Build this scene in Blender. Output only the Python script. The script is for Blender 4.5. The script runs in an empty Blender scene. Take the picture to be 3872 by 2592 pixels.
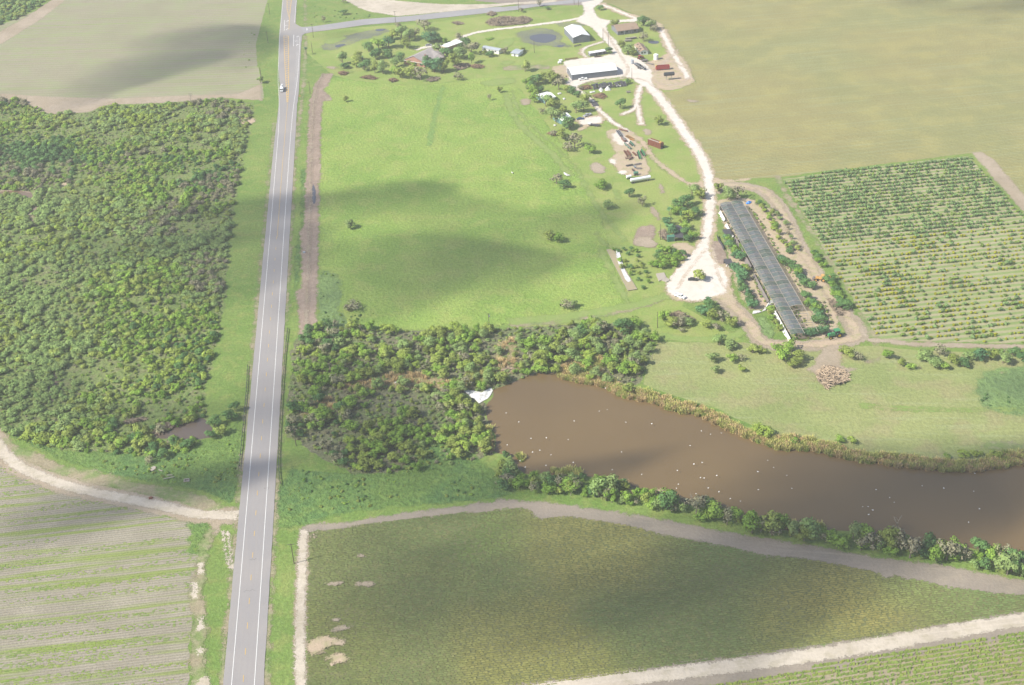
import bpy, math, random
import numpy as np
from mathutils import Matrix, Vector, noise as mnoise
rnd = random.Random(7); nrs = np.random.RandomState(11)
SC = bpy.context.scene; COL = SC.collection

# ------------------------------------------------------------------ camera
PITCH, ROLL, CAMH, FPX, IW, IH = 0.5504445, -0.055, 309.95, 4975.2, 3872.0, 2592.0
_cp, _sp, _cr, _sr = math.cos(PITCH), math.sin(PITCH), math.cos(ROLL), math.sin(ROLL)
_r = np.array([1, 0, 0.]); _u = np.array([0, _sp, _cp]); FWD = np.array([0, _cp, -_sp])
RGT = _cr*_r + _sr*_u; UPV = -_sr*_r + _cr*_u
cam = bpy.data.cameras.new('camera'); camo = bpy.data.objects.new('camera', cam); COL.objects.link(camo)
cam.sensor_width = 36; cam.lens = FPX/IW*36; cam.clip_start = 1; cam.clip_end = 20000
camo.matrix_world = Matrix(((RGT[0], UPV[0], -FWD[0], 0), (RGT[1], UPV[1], -FWD[1], 0), (RGT[2], UPV[2], -FWD[2], CAMH), (0, 0, 0, 1)))
SC.camera = camo
# ------------------------------------------------------------------ light
SUN_AZ, SUN_EL = math.radians(71), math.radians(43)     # azimuth (from +Y towards +X) the shadows point to
SD = np.array([math.sin(SUN_AZ)*math.cos(SUN_EL), math.cos(SUN_AZ)*math.cos(SUN_EL), -math.sin(SUN_EL)])  # light travel
sun = bpy.data.lights.new('sun', 'SUN'); sun.energy = 5.0; sun.angle = math.radians(0.55); sun.color = (1, .945, .84)
suno = bpy.data.objects.new('sun', sun); COL.objects.link(suno)
suno.rotation_euler = Vector(SD).to_track_quat('-Z', 'Y').to_euler()
wd = bpy.data.worlds.new('World'); SC.world = wd; wd.use_nodes = True
_n = wd.node_tree.nodes; _n.clear()
_sky = _n.new('ShaderNodeTexSky'); _sky.sky_type = 'NISHITA'; _sky.sun_disc = False
_sky.sun_elevation = SUN_EL; _sky.sun_rotation = SUN_AZ + math.pi; _sky.altitude = 200
_bg = _n.new('ShaderNodeBackground'); _bg.inputs[1].default_value = 0.115
_ow = _n.new('ShaderNodeOutputWorld')
wd.node_tree.links.new(_sky.outputs[0], _bg.inputs[0]); wd.node_tree.links.new(_bg.outputs[0], _ow.inputs[0])
SC.view_settings.view_transform = 'Standard'; SC.view_settings.look = 'None'
SC.view_settings.exposure = 0.66; SC.view_settings.gamma = 1; SC.view_settings.use_curve_mapping = False
SC.render.engine = 'CYCLES'
SC.cycles.max_bounces = 5; SC.cycles.transparent_max_bounces = 16; SC.cycles.volume_bounces = 0
SC.cycles.use_denoising = True
HAZE_D = 0.00020

# ------------------------------------------------------------------ photo pixel -> ground point
_Z = 2.34
REG = {'F': (0, 0, 1/1.6533), 'G': (1040, 0, 3.92), 'T': (2100, 60, 4.686), 'Y': (1500, 80, 4.686), 'S': (1950, 230, 4.686),
       'N': (2680, 700, 2.6133), 'M': (2250, 480, 6.534), 'V': (2330, 180, 7.81), 'U': (2480, 820, 4.48), 'O': (3000, 1020, 5.6),
       'K': (1750, 1440, 15.62), 'J': (520, 1740, 10.65)}
for _a, _x in zip('ABCD', (0, 950, 1900, 2872)):
    for _b, _y in enumerate((0, 640, 1280, 1922)): REG[_a+str(_b)] = (_x, _y, _Z)
def P(r, x, y, z=0.0):
    ox, oy, s = REG[r]; px, py = ox + x/s, oy + y/s
    d = FWD*FPX + RGT*(px-IW/2) + UPV*(IH/2-py)
    t = (z-CAMH)/d[2]
    return (d[0]*t, d[1]*t)
def PP(r, *pts): return [P(r, x, y) for x, y in pts]
def proj(x, y, z=0):
    v = np.array([x, y, z-CAMH]); zz = v@FWD
    return IW/2+FPX*(v@RGT)/zz, IH/2-FPX*(v@UPV)/zz
YAW = -0.08977; DR = (math.sin(YAW), math.cos(YAW)); DN = (math.cos(YAW), -math.sin(YAW)); RO = (-92.33, 307.24)
def RD(u, v): return (RO[0]+DN[0]*u+DR[0]*v, RO[1]+DN[1]*u+DR[1]*v)     # road coordinates

# ------------------------------------------------------------------ materials
def lin(c): return tuple(((v/255+0.055)/1.055)**2.4 if v > 10 else v/255/12.92 for v in c)
KA = 0.58
def T(r, g, b, k=1.0):   # surface albedo
    c = lin((r, g, b)); l_ = .3*c[0]+.55*c[1]+.15*c[2]; return tuple(min(max(l_+(v-l_)*1.10, .012)*KA*k, .9) for v in c)
class NB:
    def __init__(s, name):
        s.m = bpy.data.materials.new(name); s.m.use_nodes = True; s.t = s.m.node_tree; s.t.nodes.clear()
    def n(s, typ, **k):
        o = s.t.nodes.new('ShaderNode'+typ)
        for a, v in k.items(): setattr(o, a, v)
        return o
    def l(s, a, b): s.t.links.new(a, b)
    def setin(s, sock, v):
        if isinstance(v, bpy.types.NodeSocket): s.l(v, sock)
        elif hasattr(sock.default_value, '__len__') and not isinstance(v, str):
            v = tuple(v); sock.default_value = v+(1,) if len(sock.default_value) == 4 and len(v) == 3 else v
        else: sock.default_value = v
    def math(s, op, a, b=None, clamp=False):
        o = s.n('Math', operation=op, use_clamp=clamp); s.setin(o.inputs[0], a)
        if b is not None: s.setin(o.inputs[1], b)
        return o.outputs[0]
    def mr(s, v, a, b, c=0., d=1.):
        o = s.n('MapRange', interpolation_type='SMOOTHSTEP'); s.setin(o.inputs[0], v)
        for i, q in enumerate((a, b, c, d)): s.setin(o.inputs[i+1], q)
        return o.outputs[0]
    def mix(s, f, a, b, mode='MIX'):
        o = s.n('Mix', data_type='RGBA', blend_type=mode); s.setin(o.inputs[0], f); s.setin(o.inputs[6], a); s.setin(o.inputs[7], b)
        return o.outputs[2]
    def noise(s, vec, scale, det=3., rough=.55, dist=0.):
        o = s.n('TexNoise'); s.l(vec, o.inputs['Vector']); o.inputs['Scale'].default_value = scale
        o.inputs['Detail'].default_value = det; o.inputs['Roughness'].default_value = rough; o.inputs['Distortion'].default_value = dist
        return o.outputs['Fac']
    def pos(s): return s.n('TexCoord').outputs['Object']
    def dot(s, vec, a):
        o = s.n('VectorMath', operation='DOT_PRODUCT'); s.l(vec, o.inputs[0]); o.inputs[1].default_value = a; return o.outputs['Value']
    def rowvec(s, vec, ang, sa, sn):
        t = s.dot(vec, (math.cos(ang), math.sin(ang), 0)); n = s.dot(vec, (-math.sin(ang), math.cos(ang), 0))
        c = s.n('CombineXYZ'); s.l(s.math('MULTIPLY', t, sa), c.inputs[0]); s.l(s.math('MULTIPLY', n, sn), c.inputs[1])
        return c.outputs[0], n
    def out(s, col, rough=.9, normal=None, alpha=None, spec=.2, metal=0., extra=None):
        b = s.n('BsdfPrincipled'); s.setin(b.inputs['Base Color'], col); s.setin(b.inputs['Roughness'], rough)
        b.inputs['Specular IOR Level'].default_value = spec; b.inputs['Metallic'].default_value = metal
        if normal is not None: s.l(normal, b.inputs['Normal'])
        if alpha is not None: s.setin(b.inputs['Alpha'], alpha)
        o = s.n('OutputMaterial'); s.l(b.outputs[0], o.inputs[0]); return s.m
    def bump(s, h, st, dist):
        o = s.n('Bump'); s.setin(o.inputs['Strength'], st); o.inputs['Distance'].default_value = dist; s.l(h, o.inputs['Height']); return o.outputs[0]

def gm(name, c1, c2, c3=None, s1=.012, s2=.12, s3=1.2, m3=.5, fine=.22, bump=.5, bd=.25, soft=False, streak=None, rows=None, edge_n=.6, tracks=None, speck=None, band=None):
    """ground material: large patches c1/c2, medium blotches c3, fine grain, optional streaks/rows along an angle"""
    b = NB(name); p = b.pos()
    n1 = b.mr(b.noise(p, s1, 4), .38, .62); n2 = b.noise(p, s2, 4); n3 = b.noise(p, s3*.7, 4, .7)
    col = b.mix(n1, c1, c2)
    if c3 is not None: col = b.mix(b.math('MULTIPLY', b.mr(n2, .46, .66), m3), col, c3)
    if streak:
        ang, sa, sn, cs, amt, lo = streak
        v, _ = b.rowvec(p, ang, sa, sn); ns = b.noise(v, 1., 4, .6)
        col = b.mix(b.math('MULTIPLY', b.mr(ns, lo, lo+.16), amt), col, cs)
    if band:
        ang, per, cs, amt = band
        v, nn = b.rowvec(p, ang, .012, .05); wob = b.noise(v, 1., 3); v2, _ = b.rowvec(p, ang, .02, .45); jag = b.noise(v2, 1., 4, .65)
        ph = b.math('ADD', b.math('MULTIPLY', nn, 2*math.pi/per), b.math('MULTIPLY', wob, 5.))
        w0 = b.math('ADD', b.math('SINE', ph), b.math('MULTIPLY', b.math('SUBTRACT', jag, .5), 4.5))
        col = b.mix(b.math('MULTIPLY', b.mr(w0, -.5, .4), amt), col, cs)
    h = n3
    if rows:
        ang, sp, cr_, amt, jit = rows
        v, nn = b.rowvec(p, ang, .06, .5)
        ph = b.math('ADD', b.math('MULTIPLY', nn, 2*math.pi/sp), b.math('MULTIPLY', b.noise(v, 1., 2), jit))
        w_ = b.math('MULTIPLY_ADD', b.math('SINE', ph), .5); w_.node.inputs[2].default_value = .5
        col = b.mix(b.math('MULTIPLY', b.mr(w_, .25, .8), amt), col, cr_)
        h = b.math('ADD', n3, b.math('MULTIPLY', w_, .5))
    if speck:
        cs, sc, lo, amt = speck
        col = b.mix(b.math('MULTIPLY', b.mr(b.noise(p, sc, 2, .6), lo, lo+.08), amt), col, cs)
    br = b.math('ADD', b.math('MULTIPLY', b.mr(n3, .32, .68), 1.3*fine), 1-.65*fine)
    br = b.math('MULTIPLY', br, b.math('ADD', b.math('MULTIPLY', b.noise(p, .05, 3), .3), .85))
    c = b.n('CombineColor'); [b.l(br, c.inputs[i]) for i in range(3)]
    col = b.mix(1., col, c.outputs[0], 'MULTIPLY')
    alpha = None
    if soft:
        at = b.n('Attribute', attribute_name='edge')
        en = b.math('ADD', b.math('MULTIPLY', b.math('SUBTRACT', b.noise(p, edge_n*.5/max(1, soft), 5, .7), .5), 4.2*soft), b.math('MULTIPLY', b.math('SUBTRACT', b.noise(p, edge_n*3., 3, .7), .5), 3.2*soft**.5))
        en = b.math('ADD', en, b.math('MULTIPLY', b.math('SUBTRACT', b.noise(p, 2.6, 2, .8), .5), 3.2*soft**.5))
        alpha = b.mr(b.math('ADD', at.outputs['Fac'], en), -.10, .10); b.m['soft'] = float(soft)
    return b.out(col, .95, b.bump(h, min(1., bump*1.4), bd*2.4), alpha, .1)

def plain(name, col, rough=.6, var=.12, sc=.6, metal=0., spec=.4, dirt=None):
    b = NB(name); p = b.pos(); n = b.noise(p, sc, 4)
    br = b.math('ADD', b.math('MULTIPLY', n, 2*var), 1-var)
    c = b.n('CombineColor'); [b.l(br, c.inputs[i]) for i in range(3)]
    cc = b.mix(1., col, c.outputs[0], 'MULTIPLY')
    if dirt: cc = b.mix(b.math('MULTIPLY', b.mr(b.noise(p, dirt[1], 4, .65), dirt[2], dirt[2]+.15), dirt[3]), cc, dirt[0])
    return b.out(cc, rough, None, None, spec, metal)

def leafm(name, ca, cb, trans=.35):
    b = NB(name); oi = b.n('ObjectInfo'); at = b.n('Attribute', attribute_name='tint')
    col = b.mix(oi.outputs['Random'], ca, cb)
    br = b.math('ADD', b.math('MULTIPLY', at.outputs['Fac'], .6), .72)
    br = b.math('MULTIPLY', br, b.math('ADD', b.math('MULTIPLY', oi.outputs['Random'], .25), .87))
    c = b.n('CombineColor'); [b.l(br, c.inputs[i]) for i in range(3)]
    col = b.mix(1., col, c.outputs[0], 'MULTIPLY')
    d = b.n('BsdfDiffuse'); t = b.n('BsdfTranslucent'); b.l(col, d.inputs[0]); b.l(col, t.inputs[0])
    an = b.n('Attribute', attribute_name='cn'); vt_ = b.n('VectorTransform', vector_type='NORMAL', convert_from='OBJECT', convert_to='WORLD'); b.l(an.outputs['Vector'], vt_.inputs[0])
    ge = b.n('NewGeometry'); va = b.n('VectorMath', operation='MULTIPLY_ADD'); b.l(vt_.outputs[0], va.inputs[0]); va.inputs[1].default_value = (2., 2., 2.); b.l(ge.outputs['Normal'], va.inputs[2])
    vn = b.n('VectorMath', operation='NORMALIZE'); b.l(va.outputs[0], vn.inputs[0]); b.l(vn.outputs[0], d.inputs['Normal'])
    m = b.n('MixShader'); m.inputs[0].default_value = trans; b.l(d.outputs[0], m.inputs[1]); b.l(t.outputs[0], m.inputs[2])
    o = b.n('OutputMaterial'); b.l(m.outputs[0], o.inputs[0]); return b.m

# ------------------------------------------------------------------ objects
def tag(o, label=None, cat=None, group=None, kind=None):
    if label: o['label'] = label
    if cat: o['category'] = cat
    if group: o['group'] = group
    if kind: o['kind'] = kind
    return o
def link(name, me, mat=None, parent=None, kind=None):
    o = bpy.data.objects.new(name, me); COL.objects.link(o)
    if mat is not None and me is not None and len(me.materials) == 0: me.materials.append(mat)
    if parent: o.parent = parent
    if kind: o['kind'] = kind
    return o
def mesh(name, v, f, mat=None, parent=None, kind=None, smooth=False):
    me = bpy.data.meshes.new(name); me.from_pydata([tuple(a) for a in v], [], [tuple(a) for a in f]); me.update()
    if smooth: me.polygons.foreach_set('use_smooth', [True]*len(me.polygons))
    return link(name, me, mat, parent, kind)
def empty(name, x, y, z=0., rz=0., label=None, cat=None, group=None):
    o = bpy.data.objects.new(name, None); COL.objects.link(o); o.location = (x, y, z); o.rotation_euler = (0, 0, rz); o.empty_display_size = .5
    return tag(o, label, cat, group)
def copy_tree(o, parent=None):
    c = o.copy(); COL.objects.link(c)
    if parent: c.parent = parent
    for ch in list(o.children): copy_tree(ch, c)
    return c
class MB:
    def __init__(s): s.v = []; s.f = []
    def add(s, v, f):
        k = len(s.v); s.v += [tuple(a) for a in v]; s.f += [tuple(i+k for i in a) for a in f]; return s
    def box(s, c, d, rz=0., taper=(1, 1)):
        x, y, z = c; a, b_, h = d[0]/2, d[1]/2, d[2]/2; cr, sr = math.cos(rz), math.sin(rz); v = []
        for zz, tx, ty in ((-h, 1, 1), (h, taper[0], taper[1])):
            for sx, sy in ((-1, -1), (1, -1), (1, 1), (-1, 1)):
                X, Y = sx*a*tx, sy*b_*ty; v.append((x+X*cr-Y*sr, y+X*sr+Y*cr, z+zz))
        return s.add(v, [(0, 3, 2, 1), (4, 5, 6, 7), (0, 1, 5, 4), (1, 2, 6, 5), (2, 3, 7, 6), (3, 0, 4, 7)])
    def tube(s, p0, p1, r0, r1=None, n=8, caps=True):
        r1 = r0 if r1 is None else r1; a, b_ = Vector(p0), Vector(p1); d = (b_-a).normalized()
        u = d.orthogonal().normalized(); w_ = d.cross(u); v = []
        for c, r in ((a, r0), (b_, r1)):
            for i in range(n):
                t = 2*math.pi*i/n; v.append(c+u*(r*math.cos(t))+w_*(r*math.sin(t)))
        f = [(i, (i+1) % n, n+(i+1) % n, n+i) for i in range(n)]
        if caps: f += [tuple(range(n-1, -1, -1)), tuple(range(n, 2*n))]
        return s.add(v, f)
    def tank(s, p0, p1, r, n=12, dome=.35):
        a, b_ = Vector(p0), Vector(p1); d = (b_-a).normalized()
        s.tube(a, b_, r, r, n, False); s.tube(a-d*(r*dome*.6), a, r*.75, r, n, True); s.tube(b_, b_+d*(r*dome*.6), r, r*.75, n, True); return s
    def obj(s, name, mat, parent=None, kind=None, smooth=False): return mesh(name, s.v, s.f, mat, parent, kind, smooth)

def fr(x, s): return mnoise.noise(Vector((x[0]*s, x[1]*s, 3.7)))
def resample(pts, step, jit, closed=True):
    out = []; n = len(pts)
    for i in range(n if closed else n-1):
        a, b_ = pts[i], pts[(i+1) % n]; L = math.hypot(b_[0]-a[0], b_[1]-a[1]); k = max(1, min(int(L/step), 400))
        nx, ny = -(b_[1]-a[1])/(L+1e-9), (b_[0]-a[0])/(L+1e-9)
        for j in range(k):
            t = j/k; x, y = a[0]+(b_[0]-a[0])*t, a[1]+(b_[1]-a[1])*t
            d = jit*(fr((x, y), .12)+fr((x, y), .4)*.8+fr((x+50, y), 1.1)*.5); out.append((x+nx*d, y+ny*d))
    if not closed: out.append(pts[-1])
    return out
def smooth_pts(pts, it=2, closed=False):
    for _ in range(it):
        o = []; n = len(pts)
        for i in range(n if closed else n-1):
            a, b_ = pts[i], pts[(i+1) % n]
            o += [(a[0]*.75+b_[0]*.25, a[1]*.75+b_[1]*.25), (a[0]*.25+b_[0]*.75, a[1]*.25+b_[1]*.75)]
        if not closed: o = [pts[0]]+o+[pts[-1]]
        pts = o
    return pts
ZC = {}
ZB = {}
def zlev(z):
    # every sheet of ground lies a little above the one laid before it
    base = min((b_ for b_ in (.03, .08, .14, .22) if abs(b_-z) < .03), key=lambda b_: abs(b_-z), default=None)
    if base is None: return z
    ZC[base] = ZC.get(base, 0)+1
    return {.03: .004, .08: .022, .14: .11, .22: .16}[base]+ZC[base]*.001
def sheet(name, pts, z, mat, jit=.5, step=1.6, kind='structure', parent=None):
    z = zlev(z)
    q = resample(pts, step, jit) if jit > 0 else pts
    return mesh(name, [(x, y, z) for x, y in q], [tuple(range(len(q)))], mat, parent, kind)
def sdist(X, Y, poly):
    """signed distance to polygon, inside positive"""
    px = np.array([a[0] for a in poly]); py = np.array([a[1] for a in poly]); qx = np.roll(px, -1); qy = np.roll(py, -1)
    D = np.full(X.shape, 1e9); ins = np.zeros(X.shape, bool)
    for a, b_, c, d in zip(px, py, qx, qy):
        ex, ey = c-a, d-b_; t = np.clip(((X-a)*ex+(Y-b_)*ey)/(ex*ex+ey*ey+1e-12), 0, 1)
        D = np.minimum(D, np.hypot(X-a-t*ex, Y-b_-t*ey))
        cond = ((b_ > Y) != (d > Y)); 
        with np.errstate(divide='ignore', invalid='ignore'): xi = (c-a)*(Y-b_)/(d-b_)+a
        ins ^= cond & (X < xi)
    return np.where(ins, D, -D)
def inpoly(pts, poly):
    a = np.array(pts); return sdist(a[:, 0], a[:, 1], poly) > 0
def softsheet(name, poly, z, mat, cell=1.2, marg=1.9, kind='structure'):
    z = zlev(z); marg *= float(mat.get('soft', 1.)) if mat else 1.
    xs = [a[0] for a in poly]; ys = [a[1] for a in poly]
    nx = int((max(xs)-min(xs)+2*marg)/cell)+2; ny = int((max(ys)-min(ys)+2*marg)/cell)+2
    gx = min(xs)-marg+np.arange(nx)*cell; gy = min(ys)-marg+np.arange(ny)*cell
    X, Y = np.meshgrid(gx, gy); S = sdist(X, Y, poly)
    keep = np.maximum.reduce([S[:-1, :-1], S[1:, :-1], S[:-1, 1:], S[1:, 1:]]) > -marg
    idx = np.arange(nx*ny).reshape(ny, nx); q = np.stack([idx[:-1, :-1], idx[:-1, 1:], idx[1:, 1:], idx[1:, :-1]], -1)[keep]
    used = np.unique(q); re = np.full(nx*ny, -1); re[used] = np.arange(len(used)); q = re[q]
    V = np.stack([X.ravel()[used], Y.ravel()[used], np.full(len(used), z)], 1)
    me = npmesh(name, V, q)
    at = me.attributes.new('edge', 'FLOAT', 'POINT'); at.data.foreach_set('value', S.ravel()[used].astype('f'))
    return link(name, me, mat, None, kind)
def npmesh(name, V, Q):
    me = bpy.data.meshes.new(name); n, k = Q.shape
    me.vertices.add(len(V)); me.vertices.foreach_set('co', np.asarray(V, 'f').ravel())
    me.loops.add(n*k); me.loops.foreach_set('vertex_index', Q.astype('i').ravel())
    me.polygons.add(n); me.polygons.foreach_set('loop_start', (np.arange(n)*k).astype('i'))
    me.update(calc_edges=True); me.validate(); return me
def ribbon(pts, w0, w1=None, sm=2):
    """closed outline of a band along pts; width in metres"""
    w1 = w0 if w1 is None else w1; p = smooth_pts(pts, sm); n = len(p); L, R = [], []
    for i in range(n):
        a, b_ = p[max(0, i-1)], p[min(n-1, i+1)]; dx, dy = b_[0]-a[0], b_[1]-a[1]; l = math.hypot(dx, dy)+1e-9
        w_ = (w0+(w1-w0)*i/(n-1))/2; L.append((p[i][0]-dy/l*w_, p[i][1]+dx/l*w_)); R.append((p[i][0]+dy/l*w_, p[i][1]-dx/l*w_))
    return L+R[::-1]
def strip(name, pts, w_, z, mat, parent=None, kind=None, sm=0):
    """painted band as quads"""
    p = smooth_pts(pts, sm) if sm else pts; n = len(p); v, f = [], []
    for i in range(n):
        a, b_ = p[max(0, i-1)], p[min(n-1, i+1)]; dx, dy = b_[0]-a[0], b_[1]-a[1]; l = math.hypot(dx, dy)+1e-9
        v += [(p[i][0]-dy/l*w_/2, p[i][1]+dx/l*w_/2, z), (p[i][0]+dy/l*w_/2, p[i][1]-dx/l*w_/2, z)]
    for i in range(n-1): f.append((2*i, 2*i+1, 2*i+3, 2*i+2))
    return mesh(name, v, f, mat, parent, kind)
# ================================================================== GROUND
RA = math.radians(5.5)
G_base = gm('roadside_grass', T(148, 171, 98), T(132, 161, 88), T(166, 175, 108), s1=.02, s2=.15, s3=1.0, fine=.25, bump=.55, m3=.6)
G_past = gm('pasture_grass', T(172, 195, 110), T(156, 186, 100), T(182, 195, 118), s1=.02, s2=.09, s3=.8, fine=.22, bump=.9, bd=.35, m3=.7, soft=3.0, edge_n=.25,
            speck=(T(120, 158, 92), .55, .63, .55))
G_lush = gm('lush_weeds', T(116, 150, 92), T(132, 162, 92), T(152, 176, 102), s1=.03, s2=.2, s3=.7, fine=.3, bump=1., bd=.6, soft=2.0)
G_dkgr = gm('rank_weeds', T(138, 164, 110), T(150, 176, 112), None, s1=.05, s3=.6, fine=.28, bump=1., bd=.5, soft=3.0)
G_yard = gm('yard_grass', T(160, 182, 104), T(174, 188, 114), T(184, 186, 126), s1=.03, s2=.12, s3=1.2, fine=.15, bump=.35)
G_mead = gm('meadow_grass', T(178, 184, 126), T(164, 176, 116), T(182, 176, 132), s1=.02, s2=.07, s3=.9, fine=.2, bump=.6, m3=.7,
            streak=(math.radians(-6), .02, .35, T(188, 196, 146), .5, .52))
G_thick = gm('thicket_floor', T(142, 162, 100), T(150, 166, 106), T(158, 156, 120), s1=.03, s2=.2, s3=.8, fine=.35, bump=1., bd=.5, m3=.7)
G_brown = gm('brushy_floor', T(146, 148, 118), T(142, 154, 108), T(160, 152, 128), s1=.04, s2=.2, s3=.9, fine=.35, bump=1., bd=.5)
G_far = gm('dry_crop_field', T(184, 174, 124), T(174, 172, 122), T(192, 182, 124), s1=.01, s2=.05, s3=1.1, fine=.16, bump=.5, m3=.6,
           streak=(RA, .012, .5, T(188, 192, 152), .55, .5), rows=(RA, 1.9, T(164, 170, 118), .35, 1.))
G_tl = gm('stubble_field', T(182, 175, 150), T(175, 172, 142), T(164, 176, 128), s1=.01, s2=.05, s3=1.5, fine=.08, bump=.2, m3=.45,
          streak=(math.radians(-4), .006, .28, T(166, 182, 122), .75, .5), rows=(math.radians(-4), 4.5, T(194, 186, 166), .3, 1.5))
G_bl = gm('striped_field', T(188, 180, 162), T(180, 173, 156), T(200, 192, 174), s1=.015, s2=.09, s3=1.6, fine=.14, bump=.45, m3=.6,
          streak=(RA, .012, .30, T(160, 178, 102), .95, .47), rows=(RA, 1.25, T(160, 150, 126), .3, .5))
G_mid = gm('drying_crop_soil', T(130, 136, 94), T(138, 140, 96), T(150, 148, 112), s1=.012, s2=.05, s3=1.4, fine=.3, bump=.6, m3=.4)
G_orch = gm('orchard_soil', T(198, 190, 158), T(192, 186, 150), T(176, 184, 128), s1=.02, s2=.06, s3=1.2, fine=.1, bump=.3, m3=.5,
            rows=(math.radians(5.8), 4.0, T(152, 176, 108), .85, .6))
G_brs = gm('crop_soil', T(190, 178, 152), T(180, 168, 142), None, s1=.03, s3=1.5, fine=.15, bump=.4)
G_cal = gm('caliche', (.64, .585, .52), (.58, .52, .45), (.48, .41, .34), s1=.05, s2=.25, s3=1.5, fine=.05, bump=.15, m3=.35, soft=1.5)
G_calm = gm('pressed_caliche', T(232, 216, 196), T(222, 204, 182), None, s1=.1, s3=1.5, fine=.06, bump=.1, soft=True)
G_worn = gm('worn_grass', T(164, 184, 112), T(158, 180, 108), T(176, 184, 124), s1=.05, s2=.2, s3=1.2, fine=.12, bump=.2, soft=2.0)
G_calv = gm('caliche_verge', T(226, 204, 178), T(214, 196, 170), T(184, 186, 132), s1=.05, s2=.25, s3=1.5, fine=.1, bump=.3, soft=2.0)
G_dirt = gm('pale_dirt', T(206, 190, 170), T(194, 178, 156), T(178, 166, 142), s1=.04, s2=.2, s3=1.4, fine=.12, bump=.35, soft=1.5)
G_dirt2 = gm('grey_dirt', T(180, 168, 154), T(172, 162, 148), T(190, 178, 160), s1=.03, s2=.15, s3=1.3, fine=.1, bump=.3, soft=1.4,
             streak=(math.radians(-12), .02, .5, T(196, 184, 166), .6, .55))
G_path = gm('pasture_path', T(156, 186, 108), T(146, 178, 106), None, s1=.05, s3=.6, fine=.22, bump=.8, bd=.4, soft=1.6)
G_sand = gm('sandy_track', T(240, 228, 210, 1.0), T(224, 212, 194), T(196, 186, 160), s1=.04, s2=.2, s3=1.3, fine=.1, bump=.25, soft=True,
            streak=(RA, .02, .7, T(240, 228, 212), .6, .5))
G_verg = gm('weedy_dirt', T(184, 172, 144), T(150, 168, 108), T(196, 184, 158), s1=.08, s2=.3, s3=1.2, fine=.2, bump=.4, soft=2.0)
G_mud = gm('brown_mud', T(188, 168, 152), T(172, 154, 140), T(204, 186, 168), s1=.08, s2=.4, s3=1.5, fine=.15, bump=.4, soft=1.5)
G_topf = gm('ploughed_soil', T(178, 164, 156), T(170, 158, 150), None, s1=.02, s3=1.2, fine=.08, bump=.2, streak=(math.radians(3), .01, .4, T(200, 186, 172), .5, .5))
G_wetg = gm('wet_grass', T(144, 150, 124), T(160, 166, 122), T(122, 130, 136), s1=.05, s2=.2, s3=1.2, fine=.2, bump=.3, soft=3.0)

S = 6000.
mesh('ground', [(-S, -2000, 0), (S, -2000, 0), (S, 9000, 0), (-S, 9000, 0)], [(0, 1, 2, 3)], G_base, None, 'structure')
Z1, Z2, Z3, Z4 = .03, .08, .14, .22
# far left stubble field
sheet('stubble_field', PP('F', (-260, 120), (0, 58), (90, 22), (140, -10), (170, -200), (640, -200), (612, 0), (585, 100), (588, 150), (600, 190), (604, 226), (560, 222), (500, 226), (380, 236), (240, 240), (195, 258), (110, 262), (70, 240), (-10, 226), (-260, 260)), Z1, G_tl)
softsheet('field_edge_sand', PP('F', (0, 222), (60, 240), (100, 262), (200, 258), (250, 240), (380, 236), (500, 224), (600, 230), (596, 192), (570, 205), (540, 216), (400, 220), (260, 226), (120, 222), (0, 214)), Z2, G_dirt)
softsheet('field_corner_track', PP('F', (-60, 105), (0, 72), (60, 40), (130, -8), (160, -8), (100, 40), (40, 78), (-60, 140)), Z2, G_dirt)
# pasture
PAST = PP('F', (745, 185), (762, 176), (800, 182), (870, 192), (960, 196), (1040, 186), (1100, 178), (1150, 182), (1190, 205), (1225, 250), (1290, 335), (1340, 400), (1372, 480), (1392, 560), (1400, 600), (1440, 690), (1432, 708), (1300, 728), (1160, 745), (1000, 752), (850, 752), (765, 742), (735, 700), (728, 560), (732, 380), (735, 260))
softsheet('pasture', PAST, Z1, G_past, 2.2, 2.)
# yard around the farm
sheet('farm_yard', PP('F', (760, 172), (700, 120), (700, 72), (1000, 50), (1340, 8), (1500, 50), (1590, 190), (1620, 400), (1640, 440), (1640, 560), (1560, 700), (1700, 780), (1500, 778), (1180, 752), (1170, 745), (1300, 728), (1432, 708), (1440, 690), (1400, 600), (1372, 480), (1290, 335), (1225, 250), (1190, 205), (1150, 182), (1100, 178), (960, 196), (870, 192), (800, 182)), Z1-.01, G_yard)
# right far field
sheet('dry_crop_field', PP('C0', (860, 0), (1000, 55), (1200, 145), (1330, 180), (1430, 240), (1500, 380), (1560, 500), (1640, 600), (1715, 725), (1560, 800), (1430, 815), (1560, 1010), (1700, 1220), (1830, 1480), (1890, 1590))
      + PP('F', (1645, 412), (1785, 405), (2225, 350), (2250, 362), (2342, 470), (2700, 800), (2900, 500), (2900, -250), (1360, -250)), Z1, G_far, jit=.8)
# meadow by the pond
sheet('meadow', PP('F', (1505, 782), (1700, 784), (1800, 792), (2010, 792), (2100, 802), (2342, 810), (2700, 822), (3700, 850), (3700, 1120), (2342, 1072), (2200, 1060), (2000, 1040), (1800, 1012), (1740, 985), (1640, 935), (1540, 905), (1470, 880), (1480, 830)), Z1, G_mead)
softsheet('rank_weeds', PP('F', (2342, 840), (2250, 850), (2230, 900), (2260, 940), (2400, 960), (2400, 840)), Z2, G_dkgr)
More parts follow.
